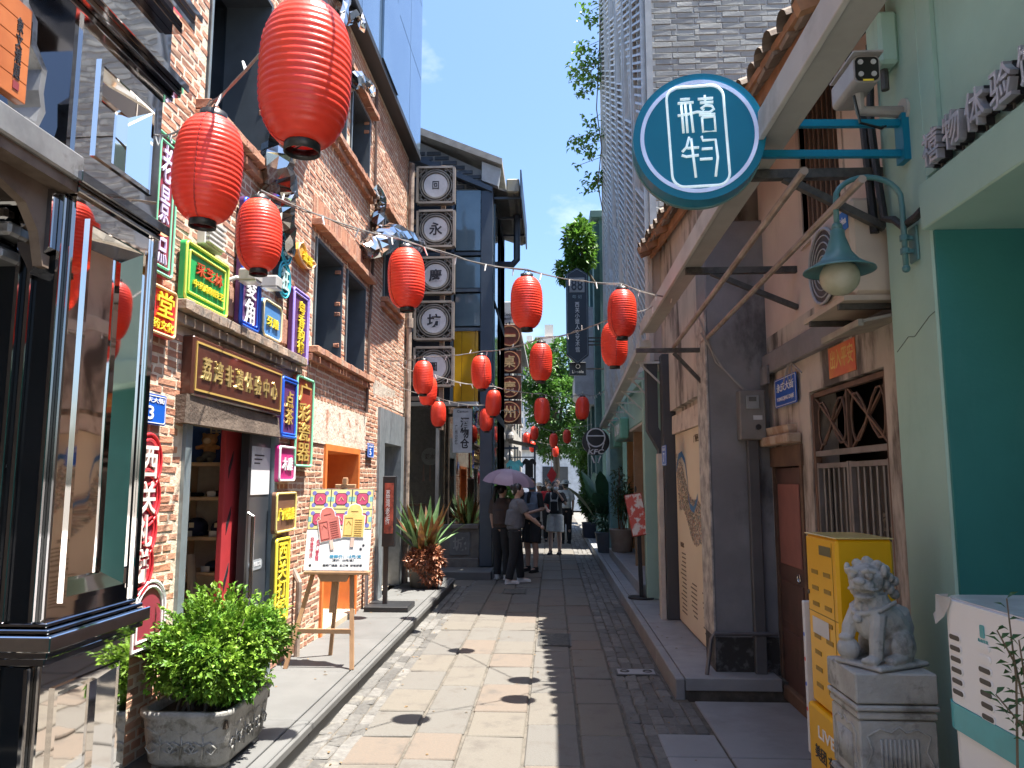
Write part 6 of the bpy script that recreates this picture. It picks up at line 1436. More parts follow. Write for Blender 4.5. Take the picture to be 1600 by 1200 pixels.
# raised lotus relief
rl_ = MB(); rl_.smooth = True
def lotus(o, rt, s_):
    up = Vector((0, 0, 1)); 
    P_ = lambda a, b: o + rt * a * s_ + up * b * s_
    for a in (-.75, -.4, 0, .4, .75): rl_.tube([P_(0, .25), P_(a * .7, .5), P_(a, .85 - abs(a) * .3)], [.006, .007, .003], 5)
    rl_.tube([P_(0, .25), P_(.05, -.2), P_(-.03, -.9)], .005, 5)
    for sg in (-1, 1): rl_.tube([P_(0, -.3), P_(sg * .4, -.1), P_(sg * .7, -.35), P_(sg * .5, -.65), P_(sg * .2, -.5)], .005, 5)
for k in range(3): lotus(Vector((pc_.x - .11 + k * .11, pc_.y - .322, .31)), Vector((1, 0, -.0)), .1)
for k in range(4): lotus(Vector((pc_.x + .222, pc_.y - .18 + k * .12, .31)), Vector((0, 1, 0)), .1)
put('relief', rl_, CER, pb, kind='stuff')
put('soil', MB().box(pc_.x - .22, pc_.x + .22, pc_.y - .3, pc_.y + .3, .36, .40), M('soil', (.05, .035, .022), r=.95, bump=.8, bs=30), pb)
LB = M('bush_leaf', (.085, .20, .022), (.19, .32, .035), r=.48, ns=6, trl=.25, spec=.3, rnd=.45)
m = MB(); cb = Vector((-1.84, 4.29, .69))
for (dx, dy, dz, rx, ry, rz, n_) in ((0, 0, .0, .29, .40, .20, 4000), (-.12, -.10, .03, .2, .25, .18, 1200), (.14, .1, .05, .2, .3, .17, 1500), (.05, -.25, -.06, .21, .17, .17, 1100), (-.1, .22, .06, .2, .22, .16, 900), (.1, -.1, -.14, .22, .3, .13, 1100), (-.16, -.22, -.06, .12, .16, .15, 500), (.18, .3, -.02, .13, .14, .13, 400)):
    foliage(m, cb + Vector((dx, dy, dz)), (rx, ry, rz), n_, .040, .024, .38, .5)
for _ in range(150):
    a = U(0, 6.28); el = U(-.2, 1.4); d = Vector((math.cos(a) * math.cos(el) * .34, math.sin(a) * math.cos(el) * .44, math.sin(el) * .25)); p0 = cb + d * .85; dn = (d + Vector((U(-.1, .1), U(-.1, .1), U(0, .15)))).normalized(); l_ = U(.05, .13)
    for i in range(9): q = p0 + dn * l_ * i / 8; m.leaf(q, dn + Vector((U(-1, 1), U(-1, 1), U(-.6, .8))), (U(-.5, .5), U(-.5, .5), 1), U(.028, .048), U(.018, .027))
put('foliage', m, LB, pb, fix=False, kind='stuff')
m = MB()
for i in range(26):
    a = Vector((U(-2.0, -1.72), U(4.05, 4.45), .39)); b = cb + Vector((U(-.3, .3), U(-.35, .35), U(-.1, .2))); m.tube([a, a.lerp(b, .5) + Vector((U(-.03, .03), U(-.03, .03), 0)), b], [.009, .006, .003], 5)
put('stems', m, M('bush_stem', (.16, .12, .08), r=.9), pb, kind='stuff')

# easel with ice cream poster
EW = M('easel_wood', (.40, .235, .125), (.33, .19, .10), r=.55, ns=6); ez = thing('easel', 'wooden easel carrying a colourful ice cream poster', 'easel', (-1.75, 6.2, .14))
fl, fr2, rr = Vector((-2.10, 6.14, .14)), Vector((-1.57, 6.14, .14)), Vector((-1.88, 6.62, .14)); topv = Vector((-1.735, 6.40, 1.60))
put('front_leg', MB().bar(fl, Vector((-1.80, 6.39, 1.50)), .032, .022, up=(0, 1, 0)), EW, ez); put('front_leg', MB().bar(fr2, Vector((-1.67, 6.39, 1.50)), .032, .022, up=(0, 1, 0)), EW, ez)
put('rear_leg', MB().bar(rr, topv + Vector((0, .05, -.1)), .03, .022, up=(0, 1, 0)), EW, ez); put('mast', MB().bar((-1.775, 6.255, .55), topv + Vector((.01, -.02, .02)), .045, .02, up=(0, 1, 0)), EW, ez)
put('cross_bar', MB().bar((-2.02, 6.185, .42), (-1.595, 6.185, .42), .022, .035), EW, ez); put('tray', MB().box(-2.0, -1.47, 6.20, 6.27, .855, .88, c=.004), EW, ez); put('tray_block', MB().prism([(-1.86, .80), (-1.66, .80), (-1.63, .853), (-1.89, .853)], 'y', 6.21, 6.26), EW, ez)
put('top_clamp', MB().box(-1.80, -1.63, 6.335, 6.375, 1.545, 1.575, c=.004).box(-1.735, -1.70, 6.33, 6.37, 1.57, 1.63, c=.004), EW, ez)
po = thing('ice_cream_poster', 'white poster with stained glass tiles and two ice lollies on the easel', 'poster', (-1.74, 6.25, .88))
un = Vector((0, .19, 1)).normalized(); nf = Vector((0, -1, .19)).normalized(); FE = (Vector((1, 0, 0)), nf); pe = Vector((-1.738, 6.272, 1.213)); PW, PH = .53, .66
def pq(name, mb, mt, par=None): return put(name, local(mb, pe, FE), mt, par or po)
pq('board', MB().box(-PW / 2, PW / 2, -PH / 2, PH / 2, -.012, 0), M('poster_white', (.78, .78, .78), r=.5))
tcol = {'y': M('pr_yellow', (.72, .66, .30), r=.5), 'b': M('pr_blue', (.20, .20, .55), r=.5), 'r': M('pr_rose', (.55, .08, .17), r=.5), 'k': M('pr_black', (.03, .03, .035), r=.5), 't': M('pr_teal', (.22, .50, .50), r=.5)}
cw_ = PW / 3
for j in range(2):
    for i in range(3):
        x = -PW / 2 + cw_ * (i + .5); y = PH / 2 - .085 - j * .166; hw = cw_ / 2 - .004; hh = .079
        tl_ = pq('tile', MB().box(x - hw - .004, x + hw + .004, y - hh - .004, y + hh + .004, .0002, .0008), tcol['k'])
        pq('tile_field', MB().box(x - hw, x + hw, y - hh, y + hh, .001, .0016), tcol['y'], tl_)
        s_ = .052
        for sx in (-1, 1):
            for sy in (-1, 1): pq('tile_corner', MB().prism([(x + sx * s_ + .018 * math.cos(a), y + sy * s_ * .95 + .018 * math.sin(a)) for a in [k * math.pi / 5 for k in range(10)]], 'z', .0018, .0024), tcol['b'], tl_)
        pq('tile_side', MB().box(x - hw, x - s_ - .008, y - .02, y + .02, .0018, .0023), tcol['t'], tl_); pq('tile_side', MB().box(x + s_ + .008, x + hw, y - .02, y + .02, .0018, .0023), tcol['t'], tl_)
        pq('tile_ring', MB().prism([(x + a, y + b) for a, b in ((-.05, -.03), (-.03, -.05), (.03, -.05), (.05, -.03), (.05, .03), (.03, .05), (-.03, .05), (-.05, .03))], 'z', .0025, .003), tcol['k'], tl_)
        pq('tile_centre', MB().prism([(x + a * .9, y + b * .9) for a, b in ((-.05, -.03), (-.03, -.05), (.03, -.05), (.05, -.03), (.05, .03), (.03, .05), (-.03, .05), (-.05, .03))], 'z', .0031, .0036), tcol['r'], tl_)
        m = MB(); m.tube([(x - .02, y - .015, .0038), (x, y + .018, .0038), (x + .018, y - .01, .0038)], .003, 4); pq('tile_motif', m, tcol['y'], tl_)
def lolly(x, y, rot, mt, mt2, lb):
    k = [(-.085, -.12), (.085, -.12), (.085, .055), (.06, .06), (.058, .10), (.04, .135), (0, .148), (-.04, .135), (-.058, .10), (-.06, .06), (-.085, .055)]
    ca, sa = math.cos(rot), math.sin(rot)
    T_ = lambda a, b: (x + a * ca - b * sa, y + a * sa + b * ca)
    o = pq(lb, MB().prism([T_(a * 1.08, b * 1.05) for a, b in k], 'z', .004, .0048), M('poster_white', (.78, .78, .78)))
    pq('lolly_face', MB().prism([T_(a, b) for a, b in k], 'z', .005, .006), mt, o)
    m = MB()
    for i in range(8): p0, p1 = T_(.008, -.105 + i * .018), T_(.07, -.105 + i * .018); m.tube([(*p0, .0065), (*p1, .0065)], .0022, 4)
    for a, b in (((-.075, -.105), (-.01, -.105)), ((-.01, -.105), (-.01, .035)), ((-.01, .035), (-.075, .035)), ((-.075, .035), (-.075, -.105)), ((-.06, -.02), (-.043, .01)), ((-.043, .01), (-.02, -.02)), ((-.03, .09), (.03, .09))): m.tube([(*T_(*a), .0065), (*T_(*b), .0065)], .0022, 4)
    pq('lolly_lines', m, mt2, o)
    pq('stick', MB().prism([T_(a, b) for a, b in ((-.015, -.2), (.015, -.2), (.015, -.127), (-.015, -.127))], 'z', .004, .005), M('pr_stick', (.70, .50, .42)), o)
lolly(-.085, .03, .22, M('pr_lolly_red', (.55, .17, .14)), M('pr_red_dark', (.35, .07, .06)), 'red_lolly'); lolly(.12, .055, -.02, M('pr_lolly_gold', (.78, .56, .18)), M('pr_gold_dark', (.55, .33, .08)), 'yellow_lolly')
PR = M('pr_text_red', (.55, .05, .10)); PC = M('pr_text_blue', (.03, .33, .55))
def ptext(b, x, y, w_, h_, mt): text(b, pe + Vector((x, 0, 0)) + un * y + nf * .0005, w_, h_, FE, mt, po, .001, .012)
ptext('非\n遗\n传\n承', -.215, -.15, .03, .17, PR); ptext('名\n门\n雪\n糕', -.165, -.17, .03, .17, PR); ptext('尝鲜价：15元/支', .07, -.22, .26, .028, PC); ptext('（原价：20元/支）', .05, -.25, .18, .02, INK); ptext('醒狮门造型  五口味  好吃好看', .05, -.29, .32, .018, INK); ptext('❀', -.215, -.29, .022, .022, INK); ptext('❀', .19, -.16, .022, .022, INK); ptext('❀', .21, -.13, .02, .02, INK)
# black information stand
ist = thing('information_stand', 'black metal information stand on a flat base near the grey doorway', 'stand', (-1.9, 9.0, .14)); BKM = M('black_metal', (.02, .021, .024), r=.4, ns=3)
put('base', MB().box(-2.12, -1.62, 8.75, 9.2, .14, .20, c=.006), BKM, ist); put('post', MB().box(-1.955, -1.905, 8.96, 9.0, .2, .95), BKM, ist); put('head', MB().box(-1.97, -1.82, 8.92, 9.0, .85, 1.66, c=.006), BKM, ist); put('screen', MB().box(-1.945, -1.84, 8.912, 8.919, 1.0, 1.58), M('screen_red', (.42, .10, .07), (.12, .04, .035), r=.25, ns=9), ist)
text('荔\n湾\n老\n街', (-1.905, 8.911, 1.3), .05, .4, '-y', PAPER, ist, .002)
# flower tub with bronze and green leaves
tub = thing('flower_tub', 'dark tub with bronze and green tall leaves on the left pavement', 'planter', (-1.78, 10.9, .14)); tc = Vector((-1.78, 10.85, .14))
m = MB(); m.smooth = True; m.lathe([(.16, 0), (.2, .01), (.235, .32), (.245, .34), (.245, .37), (.22, .37), (.2, .3)], 22, tc); m.quad(*[(tc.x + .2 * math.cos(a), tc.y + .2 * math.sin(a), tc.z + .31) for a in [i * math.pi / 8 for i in range(16)]]); put('tub', m, M('tub_grey', (.13, .13, .125), (.09, .09, .088), r=.55, ns=4), tub)
m = MB()
for i in range(64):
    a = U(0, 6.28); el = U(.6, 1.45); ln = U(.5, .9); d = Vector((math.cos(a) * math.cos(el), math.sin(a) * math.cos(el), math.sin(el))); p0 = tc + Vector((U(-.1, .1), U(-.1, .1), .45)); k = m.mark()
    m.m = 0 if R() < .6 else 1; sd = d.cross(Vector((0, 0, 1))).normalized(); w_ = U(.035, .06); pr = None
    vs = []
    for j in range(6):
        u = j / 5; q = p0 + d * ln * u - Vector((0, 0, 1)) * (.16 * u * u * (1.4 - el)); ww = w_ * math.sin(math.pi * min(1, .12 + u * .88)); vs += [q - sd * ww, q + Vector((0, 0, -.012)), q + sd * ww]
    m._add(vs, [(3 * j + e, 3 * j + e + 1, 3 * j + e + 4, 3 * j + e + 3) for j in range(5) for e in (0, 1)])
put('tall_leaves', m, [M('leaf_green', (.12, .24, .09), (.22, .34, .16), r=.35, ns=9, trl=.2), M('leaf_bronze', (.17, .085, .02), (.10, .04, .02), r=.4, ns=9, trl=.2)], tub, fix=False, kind='stuff')
m = MB(); foliage(m, tc + Vector((.02, -.08, .38)), (.29, .27, .22), 1300, .085, .045, .45); foliage(m, tc + Vector((.12, -.18, .16)), (.17, .12, .12), 350, .07, .04); put('low_leaves', m, M('leaf_copper', (.32, .12, .06), (.42, .20, .12), r=.5, ns=8, trl=.2, rnd=.4), tub, fix=False, kind='stuff')

# ================================================================ PROPS ON THE RIGHT
def pot(lb, c, r0, r1, h, mat_, sides=24): 
    t = thing('plant_pot', lb, 'potted plant', c); m = MB(); m.smooth = True; m.lathe([(r0 * .9, 0), (r0, .01), (r1, h - .03), (r1 + .006, h - .02), (r1 + .006, h), (r1 - .02, h), (r1 - .03, h - .06)], sides, c); m.quad(*[(c[0] + (r1 - .025) * math.cos(a), c[1] + (r1 - .025) * math.sin(a), c[2] + h - .05) for a in [i * math.pi / 8 for i in range(16)]]); put('pot', m, mat_, t); return t
DKL = M('leaf_dark_green', (.03, .085, .025), (.05, .12, .03), r=.4, ns=7, trl=.2, rnd=.3)
c = (1.38, 15.6, .14); c = (1.30, 14.6, .30); t = pot('tall thin leafed plant in a round sand coloured pot by the green shop', c, .19, .225, .42, M('pot_sand', (.34, .31, .27), r=.7)); m = MB(); st = MB()
for i in range(9):
    a = Vector(c) + Vector((U(-.1, .1), U(-.1, .1), .38)); b = Vector(c) + Vector((U(-.28, .2), U(-.3, .3), U(1.0, 1.65))); st.tube([a, a.lerp(b, .5) + Vector((U(-.05, .05), 0, 0)), b], .008, 5)
    for _ in range(60): u = U(.35, 1); q = a.lerp(b, u); m.leaf(q + Vector((U(-.1, .1), U(-.1, .1), U(-.06, .06))), (U(-1, 1), U(-1, 1), U(-.6, .5)), (0, 0, 1), U(.1, .18), U(.025, .045))
put('stems', st, M('bush_stem', (.16, .12, .08)), t, kind='stuff'); put('foliage', m, DKL, t, fix=False, kind='stuff')
c = (1.12, 16.2, .14); t = pot('banana leaved plant in a rounded grey pot under the bucket logo', c, .17, .23, .42, M('pot_grey', (.16, .17, .19), r=.5)); m = MB()
for i in range(13):
    a = U(0, 6.28); el = U(.9, 1.45); ln = U(.9, 1.7); d = Vector((math.cos(a) * math.cos(el), math.sin(a) * math.cos(el), math.sin(el))); p0 = Vector(c) + Vector((U(-.05, .05), U(-.05, .05), .4)); sd = Vector((math.sin(a), -math.cos(a), 0)); vs = []
    for j in range(8):
        u = j / 7; q = p0 + d * ln * u - Vector((0, 0, 1)) * .25 * u ** 3; ww = .15 * math.sin(math.pi * max(0, min(1, (u - .3) / .7))) + .012; vs += [q - sd * ww + Vector((0, 0, ww * .3)), q, q + sd * ww + Vector((0, 0, ww * .3))]
    m._add(vs, [(3 * j + e, 3 * j + e + 1, 3 * j + e + 4, 3 * j + e + 3) for j in range(7) for e in (0, 1)])
foliage(m, (c[0], c[1], .9), (.25, .25, .4), 400, .12, .05); put('leaves', m, M('banana_leaf', (.045, .13, .06), (.035, .10, .05), r=.35, ns=5, trl=.25), t, fix=False, kind='stuff')
c = (1.05, 20.4, .14); t = pot('small shrub in a squat blue grey pot further up the pavement', c, .24, .27, .40, M('pot_blue', (.06, .07, .11), r=.45)); m = MB(); foliage(m, (c[0], c[1], 1.0), (.28, .28, .5), 1100, .12, .05); put('foliage', m, DKL, t, fix=False, kind='stuff'); put('stem', MB().tube([(c[0], c[1], .5), (c[0], c[1], 1.0)], .025, 6), M('bark', (.12, .09, .06)), t)
# tilted menu stand
ms_ = thing('menu_stand', 'red and white tilted menu board on a black pole', 'menu stand', (1.14, 10.1, .14)); x, y = 1.12, 9.95
put('foot', MB().tube([(x, y, .141), (x, y, .16)], .17, 22), BKM, ms_); put('pole', MB().bar((x, y, .16), (x - .02, y, .98), .05), BKM, ms_); T_ = Matrix.Translation((x - .04, y - .02, 1.18)) @ Matrix.Rotation(-.16, 4, 'Y') @ Matrix.Rotation(-.22, 4, 'X')
put('board', MB().box(-.11, .11, -.01, .01, -.27, .27, c=.004).tf(T_), M('menu_edge', (.35, .05, .03)), ms_); put('print', MB().box(-.10, .10, -.0145, -.0115, -.26, .26).tf(T_), M('menu_print', (.72, .66, .60), (.60, .10, .06), r=.4, ns=9, lo=.44, hi=.54), ms_); put('knob', MB().ell((x - .05, y, 1.5), (.015, .015, .04)), BKM, ms_)
# stone lion on its pedestal
STN = M('carved_stone', (.44, .44, .42), (.33, .33, .315), r=.85, ns=5, bump=.55, bs=50, stain=(.19, .19, .18), sscale=7, slo=.5, shi=.66)
X0, X1_, Y0, Y1 = 1.08, 1.36, 2.90, 3.18; xm, ym = (X0 + X1_) / 2, (Y0 + Y1) / 2
pd_ = thing('stone_pedestal', 'carved grey stone pedestal under the lion', 'pedestal', (xm, ym, 0))
for z0, z1, e in ((0, .5, .0), (.505, .53, .006), (.535, .755, -.004), (.76, .785, .0), (.79, .81, .007), (.815, .92, .004)): put('block', MB().box(X0 - e, X1_ + e, Y0 - e, Y1 + e, z0, z1, c=.006), STN, pd_)
m = MB(); m.smooth = True
def relief(P_):
    m.tube([P_(-.42, .3), P_(-.25, .42), P_(-.1, .36), P_(0, .46), P_(.1, .36), P_(.25, .42), P_(.42, .3), P_(.36, .05), P_(.46, -.25), P_(.36, -.34), P_(.34, -.22)], .004, 5); m.tube([P_(-.42, .3), P_(-.36, .05), P_(-.46, -.25), P_(-.36, -.34), P_(-.34, -.22)], .004, 5)
    for i in range(9): a = -.24 + i * .06; m.tube([P_(a, .25), P_(a, -.36)], .0055, 5)
relief(lambda a, b: (xm + a * .26, Y0 + .003, .645 + b * .2)); relief(lambda a, b: (X0 + .003, ym + a * .26, .645 + b * .2)); put('carving', m, STN, pd_, kind='stuff')
ln_ = thing('stone_lion', 'small grey stone guardian lion sitting on the pedestal with a ball', 'statue', (xm, ym, .92))
LM = Matrix.Translation((xm + .012, ym, .922)) @ Matrix.Rotation(math.radians(180 + 28), 4, 'Z')
HM = Matrix.Translation((.055, 0, .295)) @ Matrix.Rotation(math.radians(22), 4, 'Z') @ Matrix.Rotation(math.radians(8), 4, 'Y')
b_ = MB()
b_.box(-.125, .135, -.105, .105, 0, .018, c=.006)
b_.ell((-.055, 0, .085), (.082, .08, .085)).tube([(-.06, 0, .11), (-.01, 0, .16), (.035, 0, .20), (.04, 0, .26)], [.075, .078, .07, .055], 14).ell((.055, 0, .165), (.05, .062, .075))
for s_ in (-1, 1):
    b_.ell((-.03, s_ * .07, .07), (.062, .03, .062)).ell((.015, s_ * .08, .033), (.055, .024, .02)).ell((.05, s_ * .08, .03), (.022, .026, .018))
b_.tube([(.065, .045, .19), (.085, .052, .10), (.09, .052, .03)], [.032, .027, .024], 10).ell((.112, .052, .032), (.03, .026, .018))
b_.tube([(.065, -.045, .19), (.095, -.06, .13), (.105, -.058, .10)], [.032, .027, .024], 10).ell((.115, -.058, .098), (.028, .026, .016)).ell((.105, -.058, .055), .042)
for i in range(4): b_.ell((.132 - .004 * i, .052 + (i - 1.5) * .013, .03), (.014, .0065, .012), 8, 6)
b_.tube([(-.13, 0, .06), (-.145, 0, .12), (-.12, 0, .18), (-.09, 0, .20)], [.02, .028, .03, .016], 8)
k = b_.mark()
b_.ell((0, 0, .02), (.062, .064, .058)).ell((.055, 0, .012), (.036, .046, .024)).ell((.05, 0, -.032), (.034, .038, .013)).ell((.083, 0, .03), (.017, .024, .014)).ell((.02, 0, -.03), (.04, .045, .03))
for s_ in (-1, 1):
    b_.ell((.058, s_ * .03, .046), .0155, 10, 8).tube([(.062, s_ * .008, .058), (.068, s_ * .03, .070), (.05, s_ * .052, .06)], .0085, 7).ell((.005, s_ * .066, .055), (.014, .012, .024)).tube([(.085, s_ * .02, .005), (.07, s_ * .044, -.004), (.045, s_ * .05, -.006)], .006, 6)
b_.tf(HM, k)
for i in range(3):
    for j in range(9):
        a = math.radians(-150 + j * 37.5); rr_ = .060 + i * .008; k2 = b_.mark(); b_.ell((-.018 - i * .024, math.sin(a) * rr_ * 1.02, .022 + math.cos(a) * rr_ - i * .02), (.018, .02, .02), 8, 6); b_.tf(HM, k2)
for j in range(5): b_.ell((.10 - abs(j - 2) * .012, (j - 2) * .024, .218 - .008 * abs(j - 2)), (.012, .014, .016), 8, 6)
b_.tube([(.0, -.075, .235), (.07, -.066, .21), (.105, -.03, .195), (.112, 0, .19), (.105, .03, .195), (.07, .066, .21), (.0, .075, .235)], .009, 7).ell((.118, 0, .172), .017)
b_.tf(LM)
grow('body', b_, STN, .0036, ln_, 0)
# yellow power bank machine
YB = M('machine_yellow', (.80, .43, .004), (.76, .40, .004), r=.35, ns=3); ym_ = thing('yellow_charging_machine', 'bright yellow power bank vending machine behind the stone lion', 'vending machine', (1.34, 3.45, 0))
put('upper_cabinet', MB().box(1.175, 1.41, 3.30, 3.68, .62, 1.36, c=.012), YB, ym_); put('lower_cabinet', MB().box(1.155, 1.41, 3.24, 3.69, 0, .615, c=.01), YB, ym_); put('top_cover', MB().box(1.172, 1.413, 3.297, 3.683, 1.3605, 1.366, c=.002), M('film', (.72, .55, .2), r=.2), ym_)
SLT_ = M('slot_dark', (.30, .17, .003), r=.5)
for j in range(2):
    for i in range(8): put('slot', MB().box(1.1725, 1.1745, 3.38 + j * .15, 3.46 + j * .15, .70 + i * .07, .718 + i * .07), SLT_, ym_)
put('label', MB().box(1.1725, 1.1745, 3.36, 3.5, .86 + .42, .86 + .46), M('label_dark', (.12, .10, .04)), ym_); put('notice', MB().box(1.171, 1.1725, 3.42, 3.62, .93, 1.0), PAPER, ym_)
put('door_seam', MB().box(1.1735, 1.1745, 3.345, 3.349, .66, 1.34), SLT_, ym_); put('door_seam', MB().box(1.1735, 1.1745, 3.31, 3.67, 1.02, 1.024), SLT_, ym_); put('lock', MB().tube([(1.170, 3.66, 1.1), (1.175, 3.66, 1.1)], .01, 10), IRON, ym_)
text('美团 充电', (1.154, 3.46, .43), .3, .06, '-x', INK, ym_, .002); text('LIVE', (1.154, 3.46, .52), .2, .05, '-x', WHT, ym_, .002)
for yy in (3.37, 3.55): m = MB(); m.tube([(1.1545, yy + .04 * math.cos(a), .28 + .04 * math.sin(a)) for a in [i * math.pi / 9 for i in range(18)]], .004, 5, closed=True); put('icon', m, INK, ym_)
text('¥', (1.154, 3.55, .28), .03, .045, '-x', INK, ym_, .002); text('扫码租借\n随借随还', (1.154, 3.46, .16), .2, .08, '-x', INK, ym_, .002)
wc = thing('card_display', 'narrow white display card with coloured dots beside the yellow machine', 'display', (1.25, 3.72, 0)); put('card', MB().box(1.16, 1.39, 3.70, 3.73, .38, 1.05, c=.003), PAPER, wc)
for i, cc in enumerate(('blue', 'red', 'blue', 'red')): put('dot', MB().tube([(1.159, 3.715, .90 - i * .11), (1.1595, 3.715, .90 - i * .11)], .01, 8), M('sign_' + cc, (.5, .05, .05)), wc)
# white power bank cabinet
WC = M('cabinet_white', (.78, .79, .80), (.72, .73, .74), r=.35, ns=2); cab = thing('white_power_bank_cabinet', 'white power bank cabinet with slots and a teal band at the right edge', 'vending machine', (1.5, 2.2, 0))
def rbox(m, x0, x1, y0, y1, z0, z1, r_): m.prism([(a + (x0 + x1) / 2, b + (y0 + y1) / 2) for a, b in rrect(x1 - x0, y1 - y0, r_, 6)], 'z', z0, z1); return m
m = MB(); rbox(m, 1.18, 1.68, 1.75, 2.48, .955, 1.25, .07); put('upper_body', m, WC, cab); m = MB(); rbox(m, 1.185, 1.675, 1.755, 2.475, 0, .88, .07); put('lower_body', m, WC, cab); m = MB(); rbox(m, 1.176, 1.684, 1.746, 2.484, .881, .954, .07); put('teal_band', m, M('cabinet_teal', (.03, .36, .40), r=.3), cab)
m = MB(); rbox(m, 1.192, 1.668, 1.762, 2.468, 1.2505, 1.256, .06); put('clear_film', m, M('film_grey', (.62, .64, .66), r=.15), cab)
m = MB(); m.quad((1.172, 2.47, 1.257), (1.176, 2.38, 1.258), (1.170, 2.42, 1.20), (1.160, 2.455, 1.17)); m.quad((1.22, 2.487, 1.257), (1.172, 2.47, 1.257), (1.160, 2.455, 1.17), (1.185, 2.52, 1.19)); put('torn_wrap', m, M('torn_paper', (.62, .62, .60), r=.4, trl=.4), cab, fix=False)
SD = M('slot_black', (.02, .02, .022), r=.4)
for j in range(2):
    for i in range(6 if j == 0 else 7):
        y_ = 2.385 - j * .15; z_ = 1.145 - i * .031 + j * .004
        mt2 = WC if (j == 1 and i < 2) else SD
        fr_o = put('slot_frame', local(MB().prism(rrect(.066, .022, .011), 'z', 0, .002), (1.1795, y_, z_), '-x'), WC, cab); put('slot', local(MB().prism(rrect(.056, .014, .007), 'z', .002, .003), (1.1795, y_, z_), '-x'), mt2, fr_o)
put('logo', local(MB().prism(rrect(.022, .035, .006), 'z', 0, .002), (1.1795, 2.235, 1.19), '-x'), M('cabinet_teal', (.03, .36, .40)), cab); text('街电共享', (1.1795, 2.235, 1.163), .05, .012, '-x', M('cabinet_teal', (.03, .36, .4)), cab, .001)
# sprig at the right edge
tw = thing('potted_sprig', 'thin leafy sprigs reaching in front of the white cabinet', 'plant', (1.22, 1.86, 0)); st = MB(); m = MB()
for a, b in (((1590, 1200), (1573, 935)), ((1600, 1100), (1558, 985)), ((1620, 1190), (1556, 1085)), ((1600, 1150), (1592, 1000))):
    p0, p1 = PY(*a, 1.9), PY(*b, 1.84); st.tube([p0, p0.lerp(p1, .5) + Vector((.01, 0, .01)), p1], [.003, .0025, .0015], 5)
    for i in range(13):
        u = .25 + .75 * i / 12; q = p0.lerp(p1, u); m.leaf(q, ((-1) ** i * U(.5, 1), U(-.5, .5), U(.0, .6)), (0, -.4, 1), U(.028, .042), U(.010, .014))
st.tube([(1.32, 1.9, 0.2), (1.30, 1.9, .9)], .006, 6); put('stems', st, M('bush_stem', (.16, .12, .08)), tw); put('leaves', m, DKL, tw, fix=False, kind='stuff'); put('pot', MB().lathe([(.10, 0), (.14, .25), (.12, .25), (.11, .2)], 18, (1.32, 1.9, .008)), M('pot_grey', (.16, .17, .19)), tw)
# red diamond paper hung across the far street
tag(put('red_diamond_banner', MB().prism([(.0, 2.05), (.16, 1.82), (.02, 1.52), (-.15, 1.78)], 'y', 23.9, 23.93).bar((.0, 23.92, 2.05), (.0, 23.92, 2.9), .012), M('banner_red', (.45, .02, .03), r=.6), None), 'red diamond banner hanging over the far pedestrians', 'banner')

# scattered fallen leaves and scraps along the kerbs
m = MB()
for _ in range(170):
    x = random.choice([U(-2.1, -1.6), U(-1.46, -1.2), U(.5, .9), U(.5, .9), U(-1.2, .5), U(1.0, 1.6)]); y = U(4, 12) if x < 1 else U(6.2, 12); z = .142 if (x < -1.5 or x > .95) else .003
    a = U(0, 6.28); m.leaf((x, y, z), (math.cos(a), math.sin(a), .05), (U(-.3, .3), U(-.3, .3), 1), U(.02, .045), U(.012, .022), .1, .1)
o = put('fallen_leaves', m, M('dead_leaf', (.20, .12, .05), (.10, .07, .035), r=.9, rnd=.4), None, fix=False); o['kind'] = 'stuff'; o['label'] = 'small dry fallen leaves scattered along the kerbs'; o['category'] = 'leaves'

# ================================================================ PEOPLE
SK = M('skin', (.52, .33, .25), (.48, .30, .22), r=.5, ns=8)
HAIR = M('black_hair', (.012, .010, .010), r=.4, ns=30)
def fingers(m, w_, d, s_=1, curl=.3):
    d = Vector(d).normalized(); sd = d.cross(Vector((0, 0, 1))); sd = sd.normalized() if sd.length > .1 else Vector((1, 0, 0)); dn = sd.cross(d)
    m.ell(w_ + d * .045, (.036, .036, .032)); m.ell(w_ + d * .06, (.034, .03, .03))
    for i, ln in enumerate((.062, .07, .066, .052)):
        b = w_ + d * .075 + sd * (i - 1.5) * .0195; k1 = b + d * ln * .5 - dn * ln * curl * .4; m.tube([b, k1, k1 + d * ln * .35 - dn * ln * curl], [.009, .0085, .007], 7)
    b = w_ + d * .03 + sd * -.03 * s_; m.tube([b, b + d * .03 - sd * .022 * s_, b + d * .055 - sd * .026 * s_ - dn * .01], [.011, .010, .008], 7)
